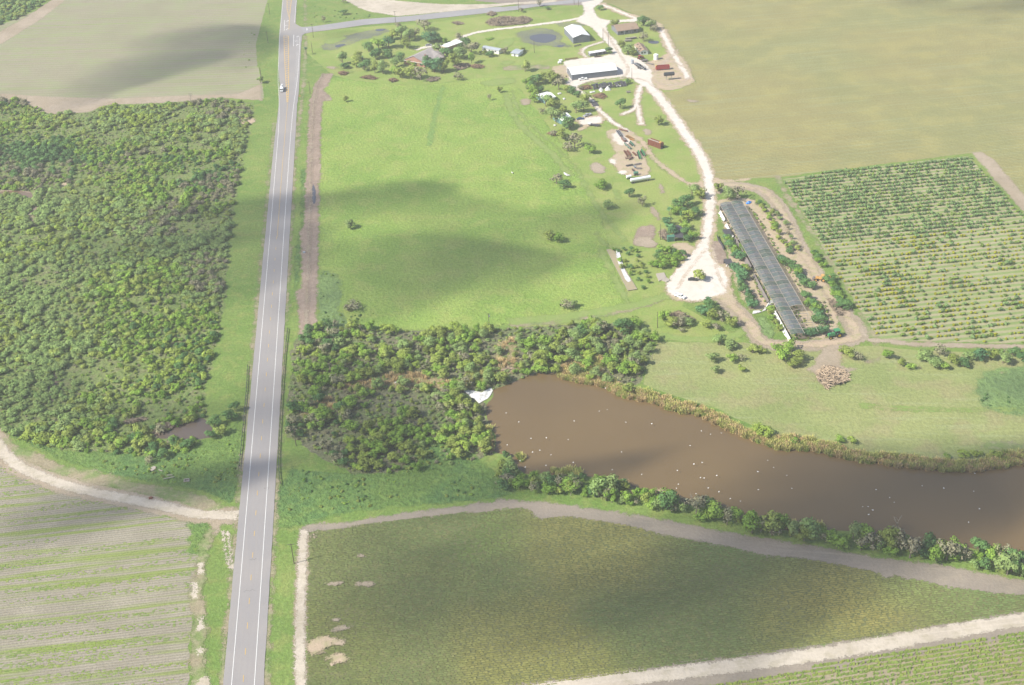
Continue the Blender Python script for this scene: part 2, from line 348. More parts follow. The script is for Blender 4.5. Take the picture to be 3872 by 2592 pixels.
# thicket floors
THL = PP('F', (-200, 225), (0, 225), (60, 234), (110, 262), (200, 258), (240, 244), (380, 238), (500, 228), (580, 236), (575, 272), (562, 330), (546, 420), (522, 560), (512, 700), (492, 800), (466, 900), (470, 960), (478, 1000), (420, 1042), (350, 1048), (250, 1037), (140, 1032), (60, 1010), (0, 985), (-200, 940))
sheet('thicket_floor', THL, Z1, G_thick, jit=2.)
THR = PP('F', (690, 762), (760, 745), (860, 755), (1000, 758), (1160, 752), (1300, 742), (1440, 738), (1505, 780), (1480, 830), (1470, 882), (1400, 885), (1290, 860), (1180, 870), (1112, 910), (1110, 960), (1120, 1010), (1130, 1040), (1060, 1060), (940, 1082), (830, 1090), (760, 1060), (700, 1020), (662, 1000), (660, 880), (668, 800))
sheet('brushy_floor', THR, Z1, G_brown, jit=2.)
THRI = THR
# fields at the bottom
FMID = PP('B3', (508, 210), (700, 180), (900, 155), (1200, 115), (1500, 72), (1800, 45), (2100, 22)) + PP('C3', (0, -10), (200, -5), (280, 30), (290, 84), (600, 68), (1100, 145), (1500, 245), (2000, 335), (2340, 412)) + PP('D3', (380, 438), (700, 492), (1050, 562), (1120, 610), (1200, 590), (1450, 640), (1680, 690), (2100, 745), (2340, 768), (2900, 860), (2900, 820), (2340, 925), (1800, 1015), (1000, 1140), (0, 1298)) + PP('C3', (1900, 1340), (1400, 1422), (400, 1575), (-700, 1760)) + PP('B3', (490, 1900), (488, 1568), (490, 1200), (490, 900), (505, 500))
sheet('drying_crop_field', FMID, Z1, G_mid, jit=.5)
FBL = PP('F', (-300, 980), (0, 1058), (40, 1080), (110, 1120), (200, 1140), (300, 1160), (380, 1182), (430, 1192), (452, 1230), (452, 1330), (440, 1400), (432, 1568), (425, 1800), (-300, 1900))
sheet('striped_field', FBL, Z1, G_bl, jit=1.)
softsheet('field_end_weeds', PP('A3', (1560, 70), (1700, 100), (1840, 130), (1836, 260), (1800, 420), (1740, 420), (1620, 400), (1690, 330), (1650, 270), (1710, 220), (1640, 160), (1680, 130)), Z2, G_lush)
sheet('lower_right_soil', PP('D3', (0, 1475), (600, 1380), (1200, 1275), (1640, 1205), (2340, 1085), (2900, 990), (2900, 2300), (-3200, 2300), (-3200, 2000), (-1200, 1670)), Z1, G_brs, jit=.4)
# orchard ground
ORCH = PP('F', (1790, 410), (1900, 395), (2100, 370), (2215, 358), (2342, 500), (2560, 720), (2600, 790), (2342, 786), (2014, 780), (1960, 700), (1900, 600), (1850, 510))
sheet('orchard_soil', ORCH, Z1+.004, G_orch, jit=.6)
softsheet('orchard_headland', PP('D1', (130, 60), (190, 60), (220, 160), (330, 330), (420, 470), (520, 610), (600, 750), (720, 930), (790, 1080), (880, 1230), (1000, 1420), (1090, 1540), (1000, 1560), (900, 1400), (860, 1200), (700, 950), (620, 850), (480, 620), (330, 400), (220, 230)), Z2, G_verg)
softsheet('orchard_end_track', PP('D0', (1880, 1355), (1960, 1345), (2060, 1400), (2180, 1540), (2400, 1800), (2700, 2150), (2620, 2180), (2340, 1880), (2120, 1640), (1990, 1480)), Z2, G_dirt)
# ploughed field and sand at the top
sheet('ploughed_field', PP('F', (1240, -60), (1085, 2), (1200, 13), (1370, 12), (1400, -60)), Z2+.01, G_topf)
softsheet('sandy_margin', PP('B0', (820, 0), (1150, -20), (1300, 10), (1700, 40), (2100, 40), (2700, 0), (2700, 30), (2340, 38), (2000, 80), (1700, 108), (1300, 145), (1170, 125), (1050, 105), (960, 75), (900, 40)), Z2, G_sand)
# weeds, wet spots
softsheet('lush_weeds', PP('B2', (200, 1350), (260, 1300), (360, 1150), (520, 1180), (700, 1190), (900, 1200), (1300, 1190), (1480, 950), (1900, 850), (1960, 1000), (2100, 1160), (2340, 1290), (2340, 1380), (2100, 1420), (1700, 1460), (1200, 1500), (700, 1570)) + PP('B3', (560, 125), (400, 150), (180, 180)), Z2, G_lush, cell=1.6)
softsheet('ditch_weeds', PP('A2', (0, 760), (350, 900), (560, 1000), (1000, 1010), (1300, 1040), (1600, 960), (1800, 900), (1950, 900), (2120, 700), (2140, 900), (2110, 1160), (2100, 1320), (2040, 1460), (1800, 1340), (1400, 1290), (900, 1180), (500, 1060), (200, 900), (0, 820)), Z2, G_lush, cell=1.6)
softsheet('roadside_weeds', PP('B1', (440, 0), (478, 0), (470, 500), (440, 560), (440, 700), (420, 1000), (390, 1070), (380, 900), (410, 600), (440, 500)), Z2, G_lush, cell=.9)
softsheet('pasture_corner_weeds', PP('B1', (600, 880), (690, 900), (790, 990), (800, 1130), (760, 1230), (860, 1330), (900, 1380), (700, 1400), (590, 1330), (580, 1100)), Z2+.005, G_dkgr)
softsheet('pasture_dark_strip', ribbon(PP('B0', (1700, 760), (1660, 880), (1625, 1020), (1595, 1180), (1575, 1290)), 2.2, 3.8), Z2+.005, G_path)
softsheet('wet_grass', PP('B0', (620, 400), (800, 330), (950, 290), (1180, 250), (1230, 280), (1000, 350), (850, 400), (760, 440), (640, 450)), Z2, G_wetg)
softsheet('wet_hollow', PP('C0', (120, 300), (250, 260), (430, 260), (520, 310), (520, 370), (600, 410), (500, 425), (400, 400), (300, 415), (180, 370)), Z2, G_wetg)
softsheet('wet_verge', PP('C0', (480, 210), (700, 200), (760, 215), (720, 232), (500, 240)), Z2, G_wetg)
G_pud = NB('puddle_water').out(T(112, 114, 122, .8), .2, None, None, .5)
for rg, pts in (('B0', [(740, 405), (800, 390), (850, 395), (800, 415), (750, 425)]), ('C0', [(250, 315), (360, 300), (470, 310), (480, 350), (400, 385), (300, 380), (230, 345)]), ('C0', [(490, 400), (560, 405), (520, 425), (480, 418)]),
                ('C0', [(1290, 365), (1380, 365), (1385, 385), (1330, 392), (1285, 382)]), ('B1', [(545, 120), (570, 180), (572, 280), (555, 320), (535, 260), (538, 170)]), ('B0', [(1090, 262), (1170, 255), (1200, 268), (1110, 285)])):
    sheet('puddle', smooth_pts(PP(rg, *pts), 2, True), Z3, G_pud, .4, 1.)
# ruts along the highway on the pasture side
softsheet('graded_strip', PP('B0', (630, 655), (730, 650), (700, 720), (640, 800), (720, 880), (640, 895), (625, 950), (612, 1200), (610, 1568)) + PP('B1', (620, 40), (600, 120), (598, 500), (592, 800), (582, 1100), (575, 1350), (560, 1460), (430, 1470), (420, 1300), (398, 1080), (450, 1050), (442, 700), (440, 540), (470, 500), (480, 100)) + PP('B0', (490, 1500), (500, 1200), (515, 900), (560, 760), (610, 690)), Z2, G_mud)
for dx in (0, 22, 44):
    softsheet('rut', ribbon(PP('B0', (650-dx//2, 665), (590-dx//2, 780), (560-dx//3, 950), (545-dx//3, 1200), (535-dx//3, 1560)) + PP('B1', (530-dx//3, 300), (520-dx//3, 700), (510-dx//3, 1000), (500-dx//3, 1400)), .7), Z3, G_dirt if dx != 22 else G_mud, cell=.5, marg=.5)
softsheet('ditch_line', ribbon(PP('B0', (475, 0), (478, 230)), 1.4), Z2, G_verg, cell=.8)
softsheet('ditch_line', ribbon(PP('B0', (485, 320), (475, 600), (460, 800), (440, 950), (420, 1100), (405, 1300)), 2.0), Z2, G_verg, cell=.8)

# ------------------------------------------------------------------ tracks
def track(name, mat, pts, w0, w1=None, z=Z3, cell=1.): return softsheet(name, ribbon(pts, w0, w1), z, mat, cell)
def blob(name, mat, pts, z=Z3, cell=1.1, sm=2): return softsheet(name, smooth_pts(pts, sm, True), z, mat, cell)
LT = PP('A2', (-400, 500), (-150, 760), (0, 970), (90, 1080), (230, 1170), (480, 1270), (750, 1350), (1000, 1400), (1300, 1455), (1600, 1520), (1750, 1560)) + PP('A3', (1850, 60), (2000, 70), (2115, 60))
track('dirt_track', G_dirt, LT, 10, 10, Z2)
track('dirt_track', G_sand, LT, 4.8, 5, Z3)
blob('weedy_margin', G_verg, PP('A2', (0, 860), (100, 930), (300, 1010), (560, 1130), (900, 1190), (1200, 1270), (1450, 1330), (1750, 1370), (2000, 1480), (1900, 1540), (1700, 1500), (1400, 1400), (1000, 1330), (600, 1230), (300, 1130), (100, 1030)), Z2)
blob('field_entry', G_dirt, PP('A3', (1900, 20), (2120, -30), (2110, 150), (2060, 110), (1960, 130), (1920, 240), (1850, 250), (1880, 130), (1760, 60)), Z2)
track('bare_verge', G_verg, PP('A3', (1850, 200), (1780, 450), (1770, 620), (1730, 760), (1770, 1000), (1760, 1250), (1740, 1450), (1780, 1600)), 3.5, 5)
for pp in ([(1780, 480), (1775, 590)], [(1725, 660), (1720, 800)], [(1780, 960), (1775, 1080)], [(1765, 1230), (1770, 1300)]):
    track('bare_spot', G_sand, PP('A3', *pp), 1.6)
blob('bare_spot', G_sand, PP('A3', (1750, 1500), (1850, 1490), (1870, 1568), (1850, 1640), (1740, 1640)))
for o_ in (0, 40): track('tyre_mark', G_sand, PP('A3', (1970+o_, 210), (1990+o_, 330), (2000+o_, 430), (2040+o_//2, 540)), .7, z=Z3, cell=.5)
# path on the field's west side + headland track
NS = PP('B3', (470, 190), (455, 260), (450, 450), (445, 700), (435, 1000), (432, 1250), (435, 1568), (436, 1800))
blob('field_path', G_dirt, PP('B3', (430, 190), (515, 200), (508, 500), (490, 900), (490, 1200), (486, 1568), (486, 1800), (390, 1800), (380, 1250), (378, 1000), (388, 700), (405, 400)), Z2, sm=1)
track('field_path', G_sand, NS, 2.6, 3.6)
blob('headland_track', G_dirt2, PP('B3', (440, 200), (470, 150), (560, 142), (850, 125), (1100, 82), (1400, 38), (1700, 5)) + PP('C2', (0, 1425), (200, 1440), (450, 1460), (800, 1505), (1150, 1570)) + PP('C3', (1000, 25), (1300, 80), (1500, 118), (2000, 220), (2340, 272)) + PP('D3', (250, 300), (600, 355), (1000, 430), (1300, 472), (1700, 520), (2340, 640), (3000, 760), (3000, 900), (2340, 785), (2100, 755), (1680, 705), (1450, 655), (1190, 605), (1110, 625), (1050, 575), (700, 505), (380, 450)) + PP('C3', (2340, 424), (2000, 348), (1500, 255), (1100, 160), (600, 80), (290, 95), (270, 30), (180, 0)) + PP('B3', (2100, 30), (1800, 52), (1500, 85), (1200, 122), (900, 162), (700, 190), (540, 215)), Z2-.004, sm=0)
RT = PP('D3', (-2600, 1700), (-1400, 1545), (0, 1370), (600, 1285), (1200, 1185), (1700, 1095), (2340, 985), (3000, 880))
track('farm_lane', G_dirt2, [(x, y-1.6) for x, y in RT], 11.5, 10.5, Z2, 1.5)
track('farm_lane', G_sand, RT, 5.6, 5.6, Z3, 1.2)
# bare places in the drying field
for pts in ([(510, 250), (560, 215), (595, 245), (560, 275)], [(920, 435), (960, 410), (1010, 425), (985, 450)], [(660, 680), (720, 660), (870, 650), (760, 690), (700, 695)], [(900, 660), (1040, 650), (1090, 680), (1000, 700)], [(680, 990), (760, 970), (800, 990), (740, 1010)],
            [(710, 1090), (760, 1060), (930, 1050), (800, 1085), (740, 1100)]):
    blob('bare_patch', G_dirt, PP('B3', *pts), .35, .7)
for pts in ([(492, 1200), (600, 1150), (700, 1140), (840, 1200), (740, 1220), (650, 1250), (670, 1300), (500, 1305)], [(650, 1340), (740, 1290), (850, 1330), (910, 1365), (760, 1380), (700, 1400), (720, 1350)]):
    blob('bare_patch', G_calv, PP('B3', *pts), .35, .7)
# farm roads
blob('farm_drive_junction', G_cal, PP('C0', (690, 25), (730, -30), (920, -30), (870, 30), (820, 60), (800, 80), (830, 140), (880, 175), (960, 185), (1080, 180), (1200, 160), (1260, 175), (1200, 195), (1000, 200), (930, 215), (920, 250), (950, 320), (1020, 370), (1040, 420), (1060, 480), (1130, 500), (1200, 520), (1240, 545), (1300, 600), (1330, 640), (1320, 700), (1340, 770), (1420, 830), (1290, 790), (1240, 760), (1180, 730), (1150, 700), (1060, 680), (800, 715), (720, 735), (650, 780), (590, 765), (555, 735), (600, 700), (560, 600), (540, 575), (560, 540), (700, 520), (900, 500), (980, 480), (940, 400), (860, 330), (800, 250), (720, 215), (640, 195), (690, 160), (725, 110), (715, 60)), Z4, 1.3, 1)
track('farm_drive', G_calv, PP('C0', (1290, 770), (1340, 800), (1450, 940), (1560, 1100), (1640, 1210), (1740, 1360), (1800, 1470), (1820, 1568)) + PP('C1', (1825, 120), (1835, 220), (1838, 330), (1828, 450), (1808, 600), (1760, 700)), 9.5, 7.5, Z2, 1.3)
track('farm_drive', G_cal, PP('C0', (1240, 720), (1340, 800), (1450, 940), (1560, 1100), (1640, 1210), (1740, 1360), (1800, 1470), (1820, 1568)) + PP('C1', (1825, 120), (1835, 220), (1838, 330), (1828, 450), (1808, 600), (1760, 700)), 6.0, 4.4, Z4)
blob('track_crossing', G_calv, PP('C1', (1600, 120), (1740, 130), (1770, 60), (1870, 60), (1960, 110), (2200, 75), (2200, 90), (2000, 125), (1900, 200), (1880, 280), (1800, 280), (1790, 200), (1680, 160)), Z2)
track('farm_lane_north', G_calv, PP('C0', (860, 30), (960, 75), (1080, 125), (1200, 165), (1330, 200), (1400, 250), (1440, 330), (1480, 430), (1560, 540), (1620, 620)), 7, 8)
track('farm_lane_north', G_cal, PP('C0', (880, 45), (980, 80), (1120, 140), (1190, 170)), 3)
track('farm_lane_north', G_cal, PP('C0', (1410, 270), (1450, 370), (1500, 460), (1560, 560), (1600, 620), (1650, 700)), 3.4, z=Z4)
blob('machine_park_gravel', G_cal, PP('C0', (1290, 600), (1420, 540), (1470, 490), (1540, 490), (1600, 600), (1650, 690), (1540, 760), (1400, 770), (1320, 710)), Z3+.0, 1.1)
blob('machine_park_dirt', G_calv, PP('C0', (1230, 560), (1400, 520), (1440, 480), (1560, 470), (1640, 590), (1720, 725), (1560, 800), (1400, 805), (1290, 730), (1300, 640)), Z3)
track('house_drive', G_cal, PP('Y', (350, 520), (480, 470), (620, 450), (800, 430), (980, 415)) + PP('B0', (1750, 390), (1830, 350), (1930, 305), (2100, 270), (2340, 245)) + PP('C0', (350, 215), (560, 190), (700, 160), (760, 120)), 3.6, 4.4, Z4)
blob('house_forecourt', G_calv, PP('Y', (720, 440), (1000, 420), (1150, 330), (1300, 300), (1250, 390), (1130, 420), (960, 500), (860, 600), (700, 520)), Z3)
track('loop_track', G_calv, PP('C0', (900, 370), (800, 395), (700, 435), (700, 480), (740, 520)), 3.4)
track('loop_track', G_cal, PP('C0', (900, 372), (780, 405), (705, 440), (720, 490), (760, 520)), 1.8, z=Z4)
blob('yard_end_dirt', G_calv, PP('C0', (430, 600), (490, 580), (570, 575), (600, 700), (540, 690), (560, 730), (500, 720), (430, 670)), Z3)
blob('old_track_dirt', G_verg, PP('C0', (0, 590), (230, 570), (420, 585), (420, 620), (200, 610), (0, 630)), Z2)
track('branch_track', G_calv, PP('C0', (1225, 760), (1195, 840), (1190, 920), (1160, 985), (1030, 1020)), 5.5, 4)
track('branch_track', G_cal, PP('C0', (1225, 760), (1195, 840), (1190, 920), (1165, 975), (1060, 1015)), 3.0, 2.4, Z4)
track('branch_track', G_calv, PP('C0', (1195, 930), (1210, 1010), (1235, 1115)), 5)
track('branch_track', G_cal, PP('C0', (1195, 930), (1205, 1010), (1230, 1105)), 2.4, z=Z4)
track('yard_track', G_calv, PP('C0', (590, 740), (700, 815), (790, 890), (850, 970), (930, 1045), (1020, 1115), (1120, 1170), (1210, 1230), (1290, 1330), (1350, 1420), (1480, 1520)) + PP('C1', (1560, 80), (1640, 130), (1760, 140)), 4.2, 2.4)
track('yard_track', G_cal, PP('C0', (590, 740), (700, 815), (790, 890), (850, 970), (930, 1045), (1020, 1115), (1120, 1170)), 2.6, 2., Z4)
blob('parking_apron', G_cal, PP('C0', (680, 1070), (720, 1050), (880, 1025), (885, 1085), (820, 1100), (700, 1112)), Z4)
blob('parking_apron', G_calv, PP('C0', (620, 1060), (800, 1020), (900, 1020), (900, 1100), (780, 1110), (720, 1150), (640, 1170), (700, 1120)), Z3)
blob('scrap_yard_dirt', G_calv, PP('C0', (915, 1160), (1000, 1140), (1120, 1165), (1185, 1195), (1190, 1250), (1260, 1330), (1270, 1430), (1315, 1490), (1290, 1568), (1020, 1545), (1005, 1475), (920, 1430), (1000, 1390), (980, 1300), (940, 1240)), Z3)
blob('scrap_yard_dirt', G_cal, PP('C0', (960, 1180), (1050, 1160), (1100, 1230), (1160, 1250), (1060, 1300), (990, 1260)), Z4)
blob('scrap_yard_dirt', G_cal, PP('C0', (920, 1425), (990, 1405), (1010, 1430), (1000, 1460)), Z4)
blob('scrap_yard_dirt', G_cal, PP('C0', (1020, 1520), (1100, 1510), (1110, 1540), (1030, 1545)), Z4)
blob('bare_lot', G_dirt, PP('C0', (770, 1455), (850, 1440), (910, 1480), (915, 1540), (790, 1530)), Z3)
for rg, pts in (('C0', [(150, 890), (230, 870), (260, 920), (180, 940)]), ('C1', [(1290, 340), (1350, 335), (1400, 440), (1370, 460)]), ('C1', [(1130, 650), (1200, 600), (1330, 600), (1380, 690), (1250, 700)]), ('C0', [(1620, 880), (1730, 890), (1720, 915), (1640, 905)]), ('C0', [(1240, 1140), (1320, 1150), (1310, 1200), (1250, 1190)]),
                ('C1', [(1370, 130), (1410, 130), (1430, 210), (1400, 220), (1390, 160)]), ('B0', [(640, 890), (700, 872), (725, 885), (690, 895)]), ('B0', [(660, 590), (740, 590), (745, 620), (690, 610)]), ('A0', [(2085, 1060), (2170, 1035), (2280, 1075), (2200, 1110), (2100, 1095)])):
    blob('bare_ground', G_dirt if rg != 'A0' else G_calv, PP(rg, *pts), Z3, .8)
blob('mud_patch', G_mud, PP('C1', (1190, 520), (1340, 480), (1360, 560), (1330, 620), (1370, 700), (1280, 700), (1130, 660), (1180, 590)), Z2)
# caliche pad with its tree
blob('turning_area', G_calv, PP('C1', (1790, 620), (1850, 620), (1960, 680), (1990, 820), (2040, 900), (2000, 1000), (2100, 1200), (2020, 1220), (1880, 1130), (1780, 1180), (1600, 1180), (1490, 1140), (1430, 1070), (1480, 960), (1560, 860), (1640, 760), (1720, 690)), Z3)
blob('turning_area', G_cal, PP('C1', (1790, 650), (1830, 700), (1840, 790), (1930, 850), (1980, 930), (1990, 1040), (1960, 1110), (1870, 1125), (1780, 1170), (1620, 1170), (1500, 1115), (1440, 1065), (1490, 960), (1570, 870), (1650, 770), (1730, 690)), Z4)
blob('grove_dirt', G_calv, PP('C1', (1480, 660), (1620, 650), (1740, 700), (1640, 790), (1600, 860), (1540, 900), (1600, 760), (1500, 700)), Z3)
blob('packed_dirt', G_mud, PP('C1', (1860, 640), (1940, 640), (1960, 700), (1980, 780), (1950, 860), (1880, 830), (1850, 720)), Z4+.004)
LOOP = PP('C1', (1900, 1110), (1990, 1180), (2110, 1290), (2200, 1390), (2260, 1490)) + PP('D2', (40, 40), (160, 62), (330, 68), (520, 60), (700, 35), (830, 0)) + PP('D1', (880, 1490), (840, 1400), (760, 1290), (680, 1180), (600, 1080), (530, 980), (450, 850), (340, 680), (240, 450), (140, 280), (30, 190)) + PP('C1', (2200, 165), (2080, 140), (1960, 150), (1860, 200))
track('perimeter_track', G_dirt, LOOP, 9, 9, Z2)
track('perimeter_track', G_calv, LOOP, 4.2, 4, Z3)
blob('track_corner_dirt', G_dirt, PP('D1', (700, 1250), (860, 1280), (940, 1400), (960, 1500), (860, 1568), (700, 1568), (820, 1480)), Z2)
blob('net_house_dirt', G_calv, PP('C1', (1880, 280), (1990, 260), (2160, 250), (2330, 330)) + PP('D1', (130, 380), (300, 640), (420, 800), (500, 950), (560, 1100), (650, 1200), (720, 1400), (600, 1500), (400, 1510), (270, 1480), (60, 1250)) + PP('C1', (2330, 1230), (2200, 1250), (2130, 1180), (2060, 1000), (2020, 850), (1960, 650), (2000, 600), (1930, 400)), Z2+.006)
blob('inner_yard_grass', G_dkgr, PP('D1', (0, 1300), (50, 1330), (120, 1440), (130, 1500), (60, 1480), (0, 1400)), Z3)
track('brush_pile_spur', G_dirt, PP('D2', (700, 40), (640, 110), (610, 190), (600, 260)), 8, 11, Z2)
blob('brush_pile_spur', G_dirt, PP('D2', (390, 270), (520, 220), (640, 190), (780, 270), (880, 260), (760, 320), (700, 400), (600, 440), (520, 380), (500, 310)), Z2+.003)
track('orchard_track', G_dirt, PP('D2', (950, 20), (1150, 25), (1300, 52), (1700, 62), (2340, 75), (3000, 90)), 3.6, 3.6, Z2)
for pts in ([(940, 200), (1070, 170), (1060, 205), (960, 220)], [(1370, 270), (1420, 255), (1440, 285)], [(1640, 230), (1720, 250), (1680, 290)], [(2100, 290), (2180, 290), (2160, 320)], [(1950, 940), (2100, 910), (2340, 920), (2340, 990), (2000, 975)]):
    blob('bare_ground', G_verg, PP('D2', *pts), Z2, .9)
blob('fallow_path', G_verg, PP('C1', (40, 1360), (400, 1330), (700, 1300), (1000, 1240), (1450, 1120), (1480, 1160), (1100, 1270), (800, 1330), (500, 1370), (60, 1400)), Z2)
blob('creek_bank', G_dirt, PP('B2', (2230, 100), (2300, 0), (2340, -20), (2320, 200), (2340, 280), (2220, 310), (2200, 260)), Z2)
for pts in ([(1100, 1400), (1140, 1375), (1165, 1390), (1150, 1420)],): blob('bare_ground', G_calv, PP('A0', *pts), Z2, .7)
blob('bare_ground', G_calv, PP('A1', (500, 170), (580, 110), (620, 95), (600, 140), (560, 180)), Z2, .7)
blob('gully', G_mud, PP('A1', (-60, 190), (160, 185), (300, 200), (330, 330), (320, 480), (260, 500), (240, 400), (280, 300), (200, 240), (-60, 230)), Z2, .8)
blob('gully', G_mud, PP('A2', (440, 380), (490, 270), (530, 340), (500, 450), (490, 560), (420, 560)), Z2, .8)

# ------------------------------------------------------------------ water
def water(name, base, deep, rough=.16):
    b = NB(name); p = b.pos(); n = b.mr(b.noise(p, .01, 3), .35, .65); c = b.mix(n, base, deep)
    return b.out(c, rough, b.bump(b.noise(p, 1.1, 2), .10, .04), None, .35)
M_wat = water('muddy_water', T(140, 119, 86), T(132, 112, 82))
POND = PP('B2', (2140, 455), (2150, 520), (2080, 590), (2085, 690), (2110, 780), (2160, 860), (2150, 1000), (2250, 1040), (2335, 1060)) + PP('C2', (50, 1060), (110, 1130), (190, 1200), (400, 1215), (750, 1220), (1000, 1240), (1150, 1330), (1400, 1400), (1700, 1480), (2000, 1560)) + PP('D3', (0, 160), (300, 200), (500, 190), (700, 200), (1000, 230), (1300, 280), (1900, 360), (2340, 420), (3200, 560), (5500, 930), (5500, -300)) + PP('D2', (5000, 1090), (3600, 1040), (2700, 1070), (2340, 1110), (2050, 1150), (1850, 1168), (1600, 1160), (1350, 1142), (1200, 1122), (900, 1080), (700, 1042), (560, 1000), (370, 975), (200, 978), (30, 930)) + PP('C2', (2120, 845), (1950, 780), (1830, 722), (1700, 655), (1500, 640), (1350, 565), (1100, 520), (960, 462), (880, 410), (700, 385), (560, 355), (490, 310), (380, 298), (240, 320), (130, 370), (0, 430))
sheet('pond', POND, .03, M_wat, .6, 1.2)
M_wat2 = water('shade_toned_creek_water', T(120, 108, 98), T(110, 100, 92))  # creek water with shade put into a darker, greyer base colour
sheet('creek_pool', PP('A2', (1360, 860), (1450, 830), (1560, 770), (1700, 730), (1790, 700), (1880, 800), (1860, 880), (1720, 900), (1560, 885), (1400, 890)), .08, M_wat2, .4, 1.)
sheet('creek_pool', PP('A1', (-60, 205), (160, 190), (280, 215), (320, 280), (300, 330), (240, 240), (120, 225), (-60, 228)), .08, water('creek_water', T(150, 126, 100), T(140, 120, 100)), .3, 1.)
sheet('creek_pool', PP('B2', (1480, 380), (1600, 370), (1820, 400), (1880, 440), (1700, 430), (1500, 440)), .08, M_wat2, .4, 1.)

# ------------------------------------------------------------------ highway
b = NB('asphalt'); p = b.pos(); v, nn = b.rowvec(p, math.pi/2+YAW*-1*-1, .01, .9)
tv = b.n('VectorMath', operation='DOT_PRODUCT'); b.l(p, tv.inputs[0]); tv.inputs[1].default_value = (DN[0], DN[1], 0)
u_ = b.math('SUBTRACT', tv.outputs['Value'], RO[0]*DN[0]+RO[1]*DN[1])
wt = b.math('ABSOLUTE', b.math('SUBTRACT', b.math('ABSOLUTE', b.math('SUBTRACT', b.math('ABSOLUTE', u_), 1.83)), .85))
wp = b.mr(wt, .1, .5)                                                  # wheel paths, slightly polished
col = b.mix(b.mr(b.noise(p, .03, 4), .35, .65), T(190, 184, 180), T(180, 176, 175))
col = b.mix(b.math('MULTIPLY', b.math('SUBTRACT', 1., wp), .35), col, T(182, 176, 174))
comb = b.n('CombineXYZ'); b.l(b.math('MULTIPLY', u_, 1.1), comb.inputs[0])
tv2 = b.n('VectorMath', operation='DOT_PRODUCT'); b.l(p, tv2.inputs[0]); tv2.inputs[1].default_value = (DR[0]*.03, DR[1]*.03, 0); b.l(tv2.outputs['Value'], comb.inputs[1])
col = b.mix(b.math('MULTIPLY', b.mr(b.noise(comb.outputs[0], 1., 4), .5, .7), .35), col, T(190, 184, 178))
col = b.mix(b.math('MULTIPLY', b.mr(b.noise(p, 2., 4, .7), .62, .7), .25), col, T(140, 138, 140))
M_asp = b.out(col, .85, b.bump(b.noise(p, 6, 2), .2, .02), None, .2)
M_asp2 = gm('chip_seal', T(190, 188, 188), T(184, 182, 184), T(176, 176, 180), s1=.04, s2=.3, s3=3, fine=.05, bump=.1)
up = PP('G', (112, -20), (95, 190), (70, 440), (58, 600), (55, 760), (53, 1000), (60, 1150), (70, 1250), (62, 1400), (55, 1568))
dn = PP('G', (328, 1568), (350, 1400), (362, 1200), (372, 1000), (378, 800), (392, 620), (405, 530), (440, 505), (560, 480), (784, 455))
sr_b = PP('B0', (1000, 225), (1400, 192), (1800, 150), (2340, 92)) + PP('C0', (300, 62), (640, 32), (720, 22), (900, -10), (1000, -60), (860, -60), (800, -20), (640, -2), (300, 38), (0, 66))
sr_t = PP('B0', (2200, 62), (1800, 100), (1400, 145), (1000, 172), (560, 235)) + PP('G', (480, 410), (390, 405), (345, 385), (305, 358), (318, 100), (328, -20), (340, -300))
hw = [RD(-6.5, -60), RD(-6.4, 0), RD(-6.4, 100), RD(-6.2, 300), RD(-5.9, 450)]
hw += up[::-1] + PP('G', (130, -300)) + sr_t[::-1] + sr_b[::-1] + dn[::-1] + [RD(6.9, 450), RD(6.8, 300), RD(6.8, 100), RD(6.6, 0), RD(6.6, -60)]
road = sheet('road', hw, .21, M_asp, .12, 1.5)
softsheet('road_shoulder', ribbon([RD(-6.9, v) for v in range(-60, 500, 20)], 1.5, sm=0), Z2, G_verg, .5, .6)
softsheet('road_shoulder', ribbon([RD(7.3, v) for v in range(-60, 500, 20)], 1.5, sm=0), Z2, G_verg, .5, .6)
sheet('side_road', PP('B0', (440, 244), (560, 236), (1000, 174), (1400, 147), (1800, 102), (2200, 64)) + PP('C0', (0, 68), (300, 40), (640, 0), (800, -18), (880, -8), (720, 20), (640, 30), (300, 60)) + PP('B0', (2340, 90), (1800, 148), (1400, 190), (1000, 223), (560, 268), (470, 290)), .215, M_asp2, .1, 2.)
M_yel = plain('yellow_paint', (.62, .40, .10), .7, .15, 2.)
M_wht = plain('white_paint', (.72, .71, .68), .7, .12, 2.)
ZP = .225
for i in range(-2, 27):                                                # broken centre line, 40 ft cycle
    strip('centre_dash', [RD(0, 12.192*i-1.5), RD(0, 12.192*i+1.5)], .17, ZP, M_yel, road)
strip('centre_line', [RD(.25, 318), RD(.22, 420), RD(.5, 513)], .15, ZP, M_yel, road)
strip('edge_line', [RD(-3.66, -60), RD(-3.66, 0), RD(-3.66, 450), RD(-4.4, 500), RD(-5.6, 530), RD(-7.3, 560), RD(-8.5, 620), RD(-9.2, 670), RD(-9.2, 800)], .2, ZP, M_wht, road, sm=1)
strip('edge_line', [RD(3.66, -60), RD(3.66, 0), RD(3.66, 440), RD(4.4, 505), RD(5.4, 535), RD(6.1, 560), RD(6.3, 600), RD(6.1, 648)], .2, ZP, M_wht, road, sm=1)
strip('edge_line', [RD(1.3, 684), RD(1.5, 760), RD(1.5, 830)], .2, ZP, M_wht, road)
HL = [(-5.9, 653.5), (-4.7, 621), (-3.1, 584.5), (-1.4, 549), (.1, 515)]; HR = [(-2.5, 652.6), (-1.3, 612.7), (-.2, 570), (.5, 543), (.7, 515)]
strip('median_line', [RD(*a) for a in HL], .3, ZP, M_yel, road); strip('median_line', [RD(*a) for a in HR], .3, ZP, M_yel, road)
strip('median_line', [RD(-5.9, 653.5), RD(-4.3, 654.5), RD(-2.5, 652.6)], .3, ZP, M_yel, road)
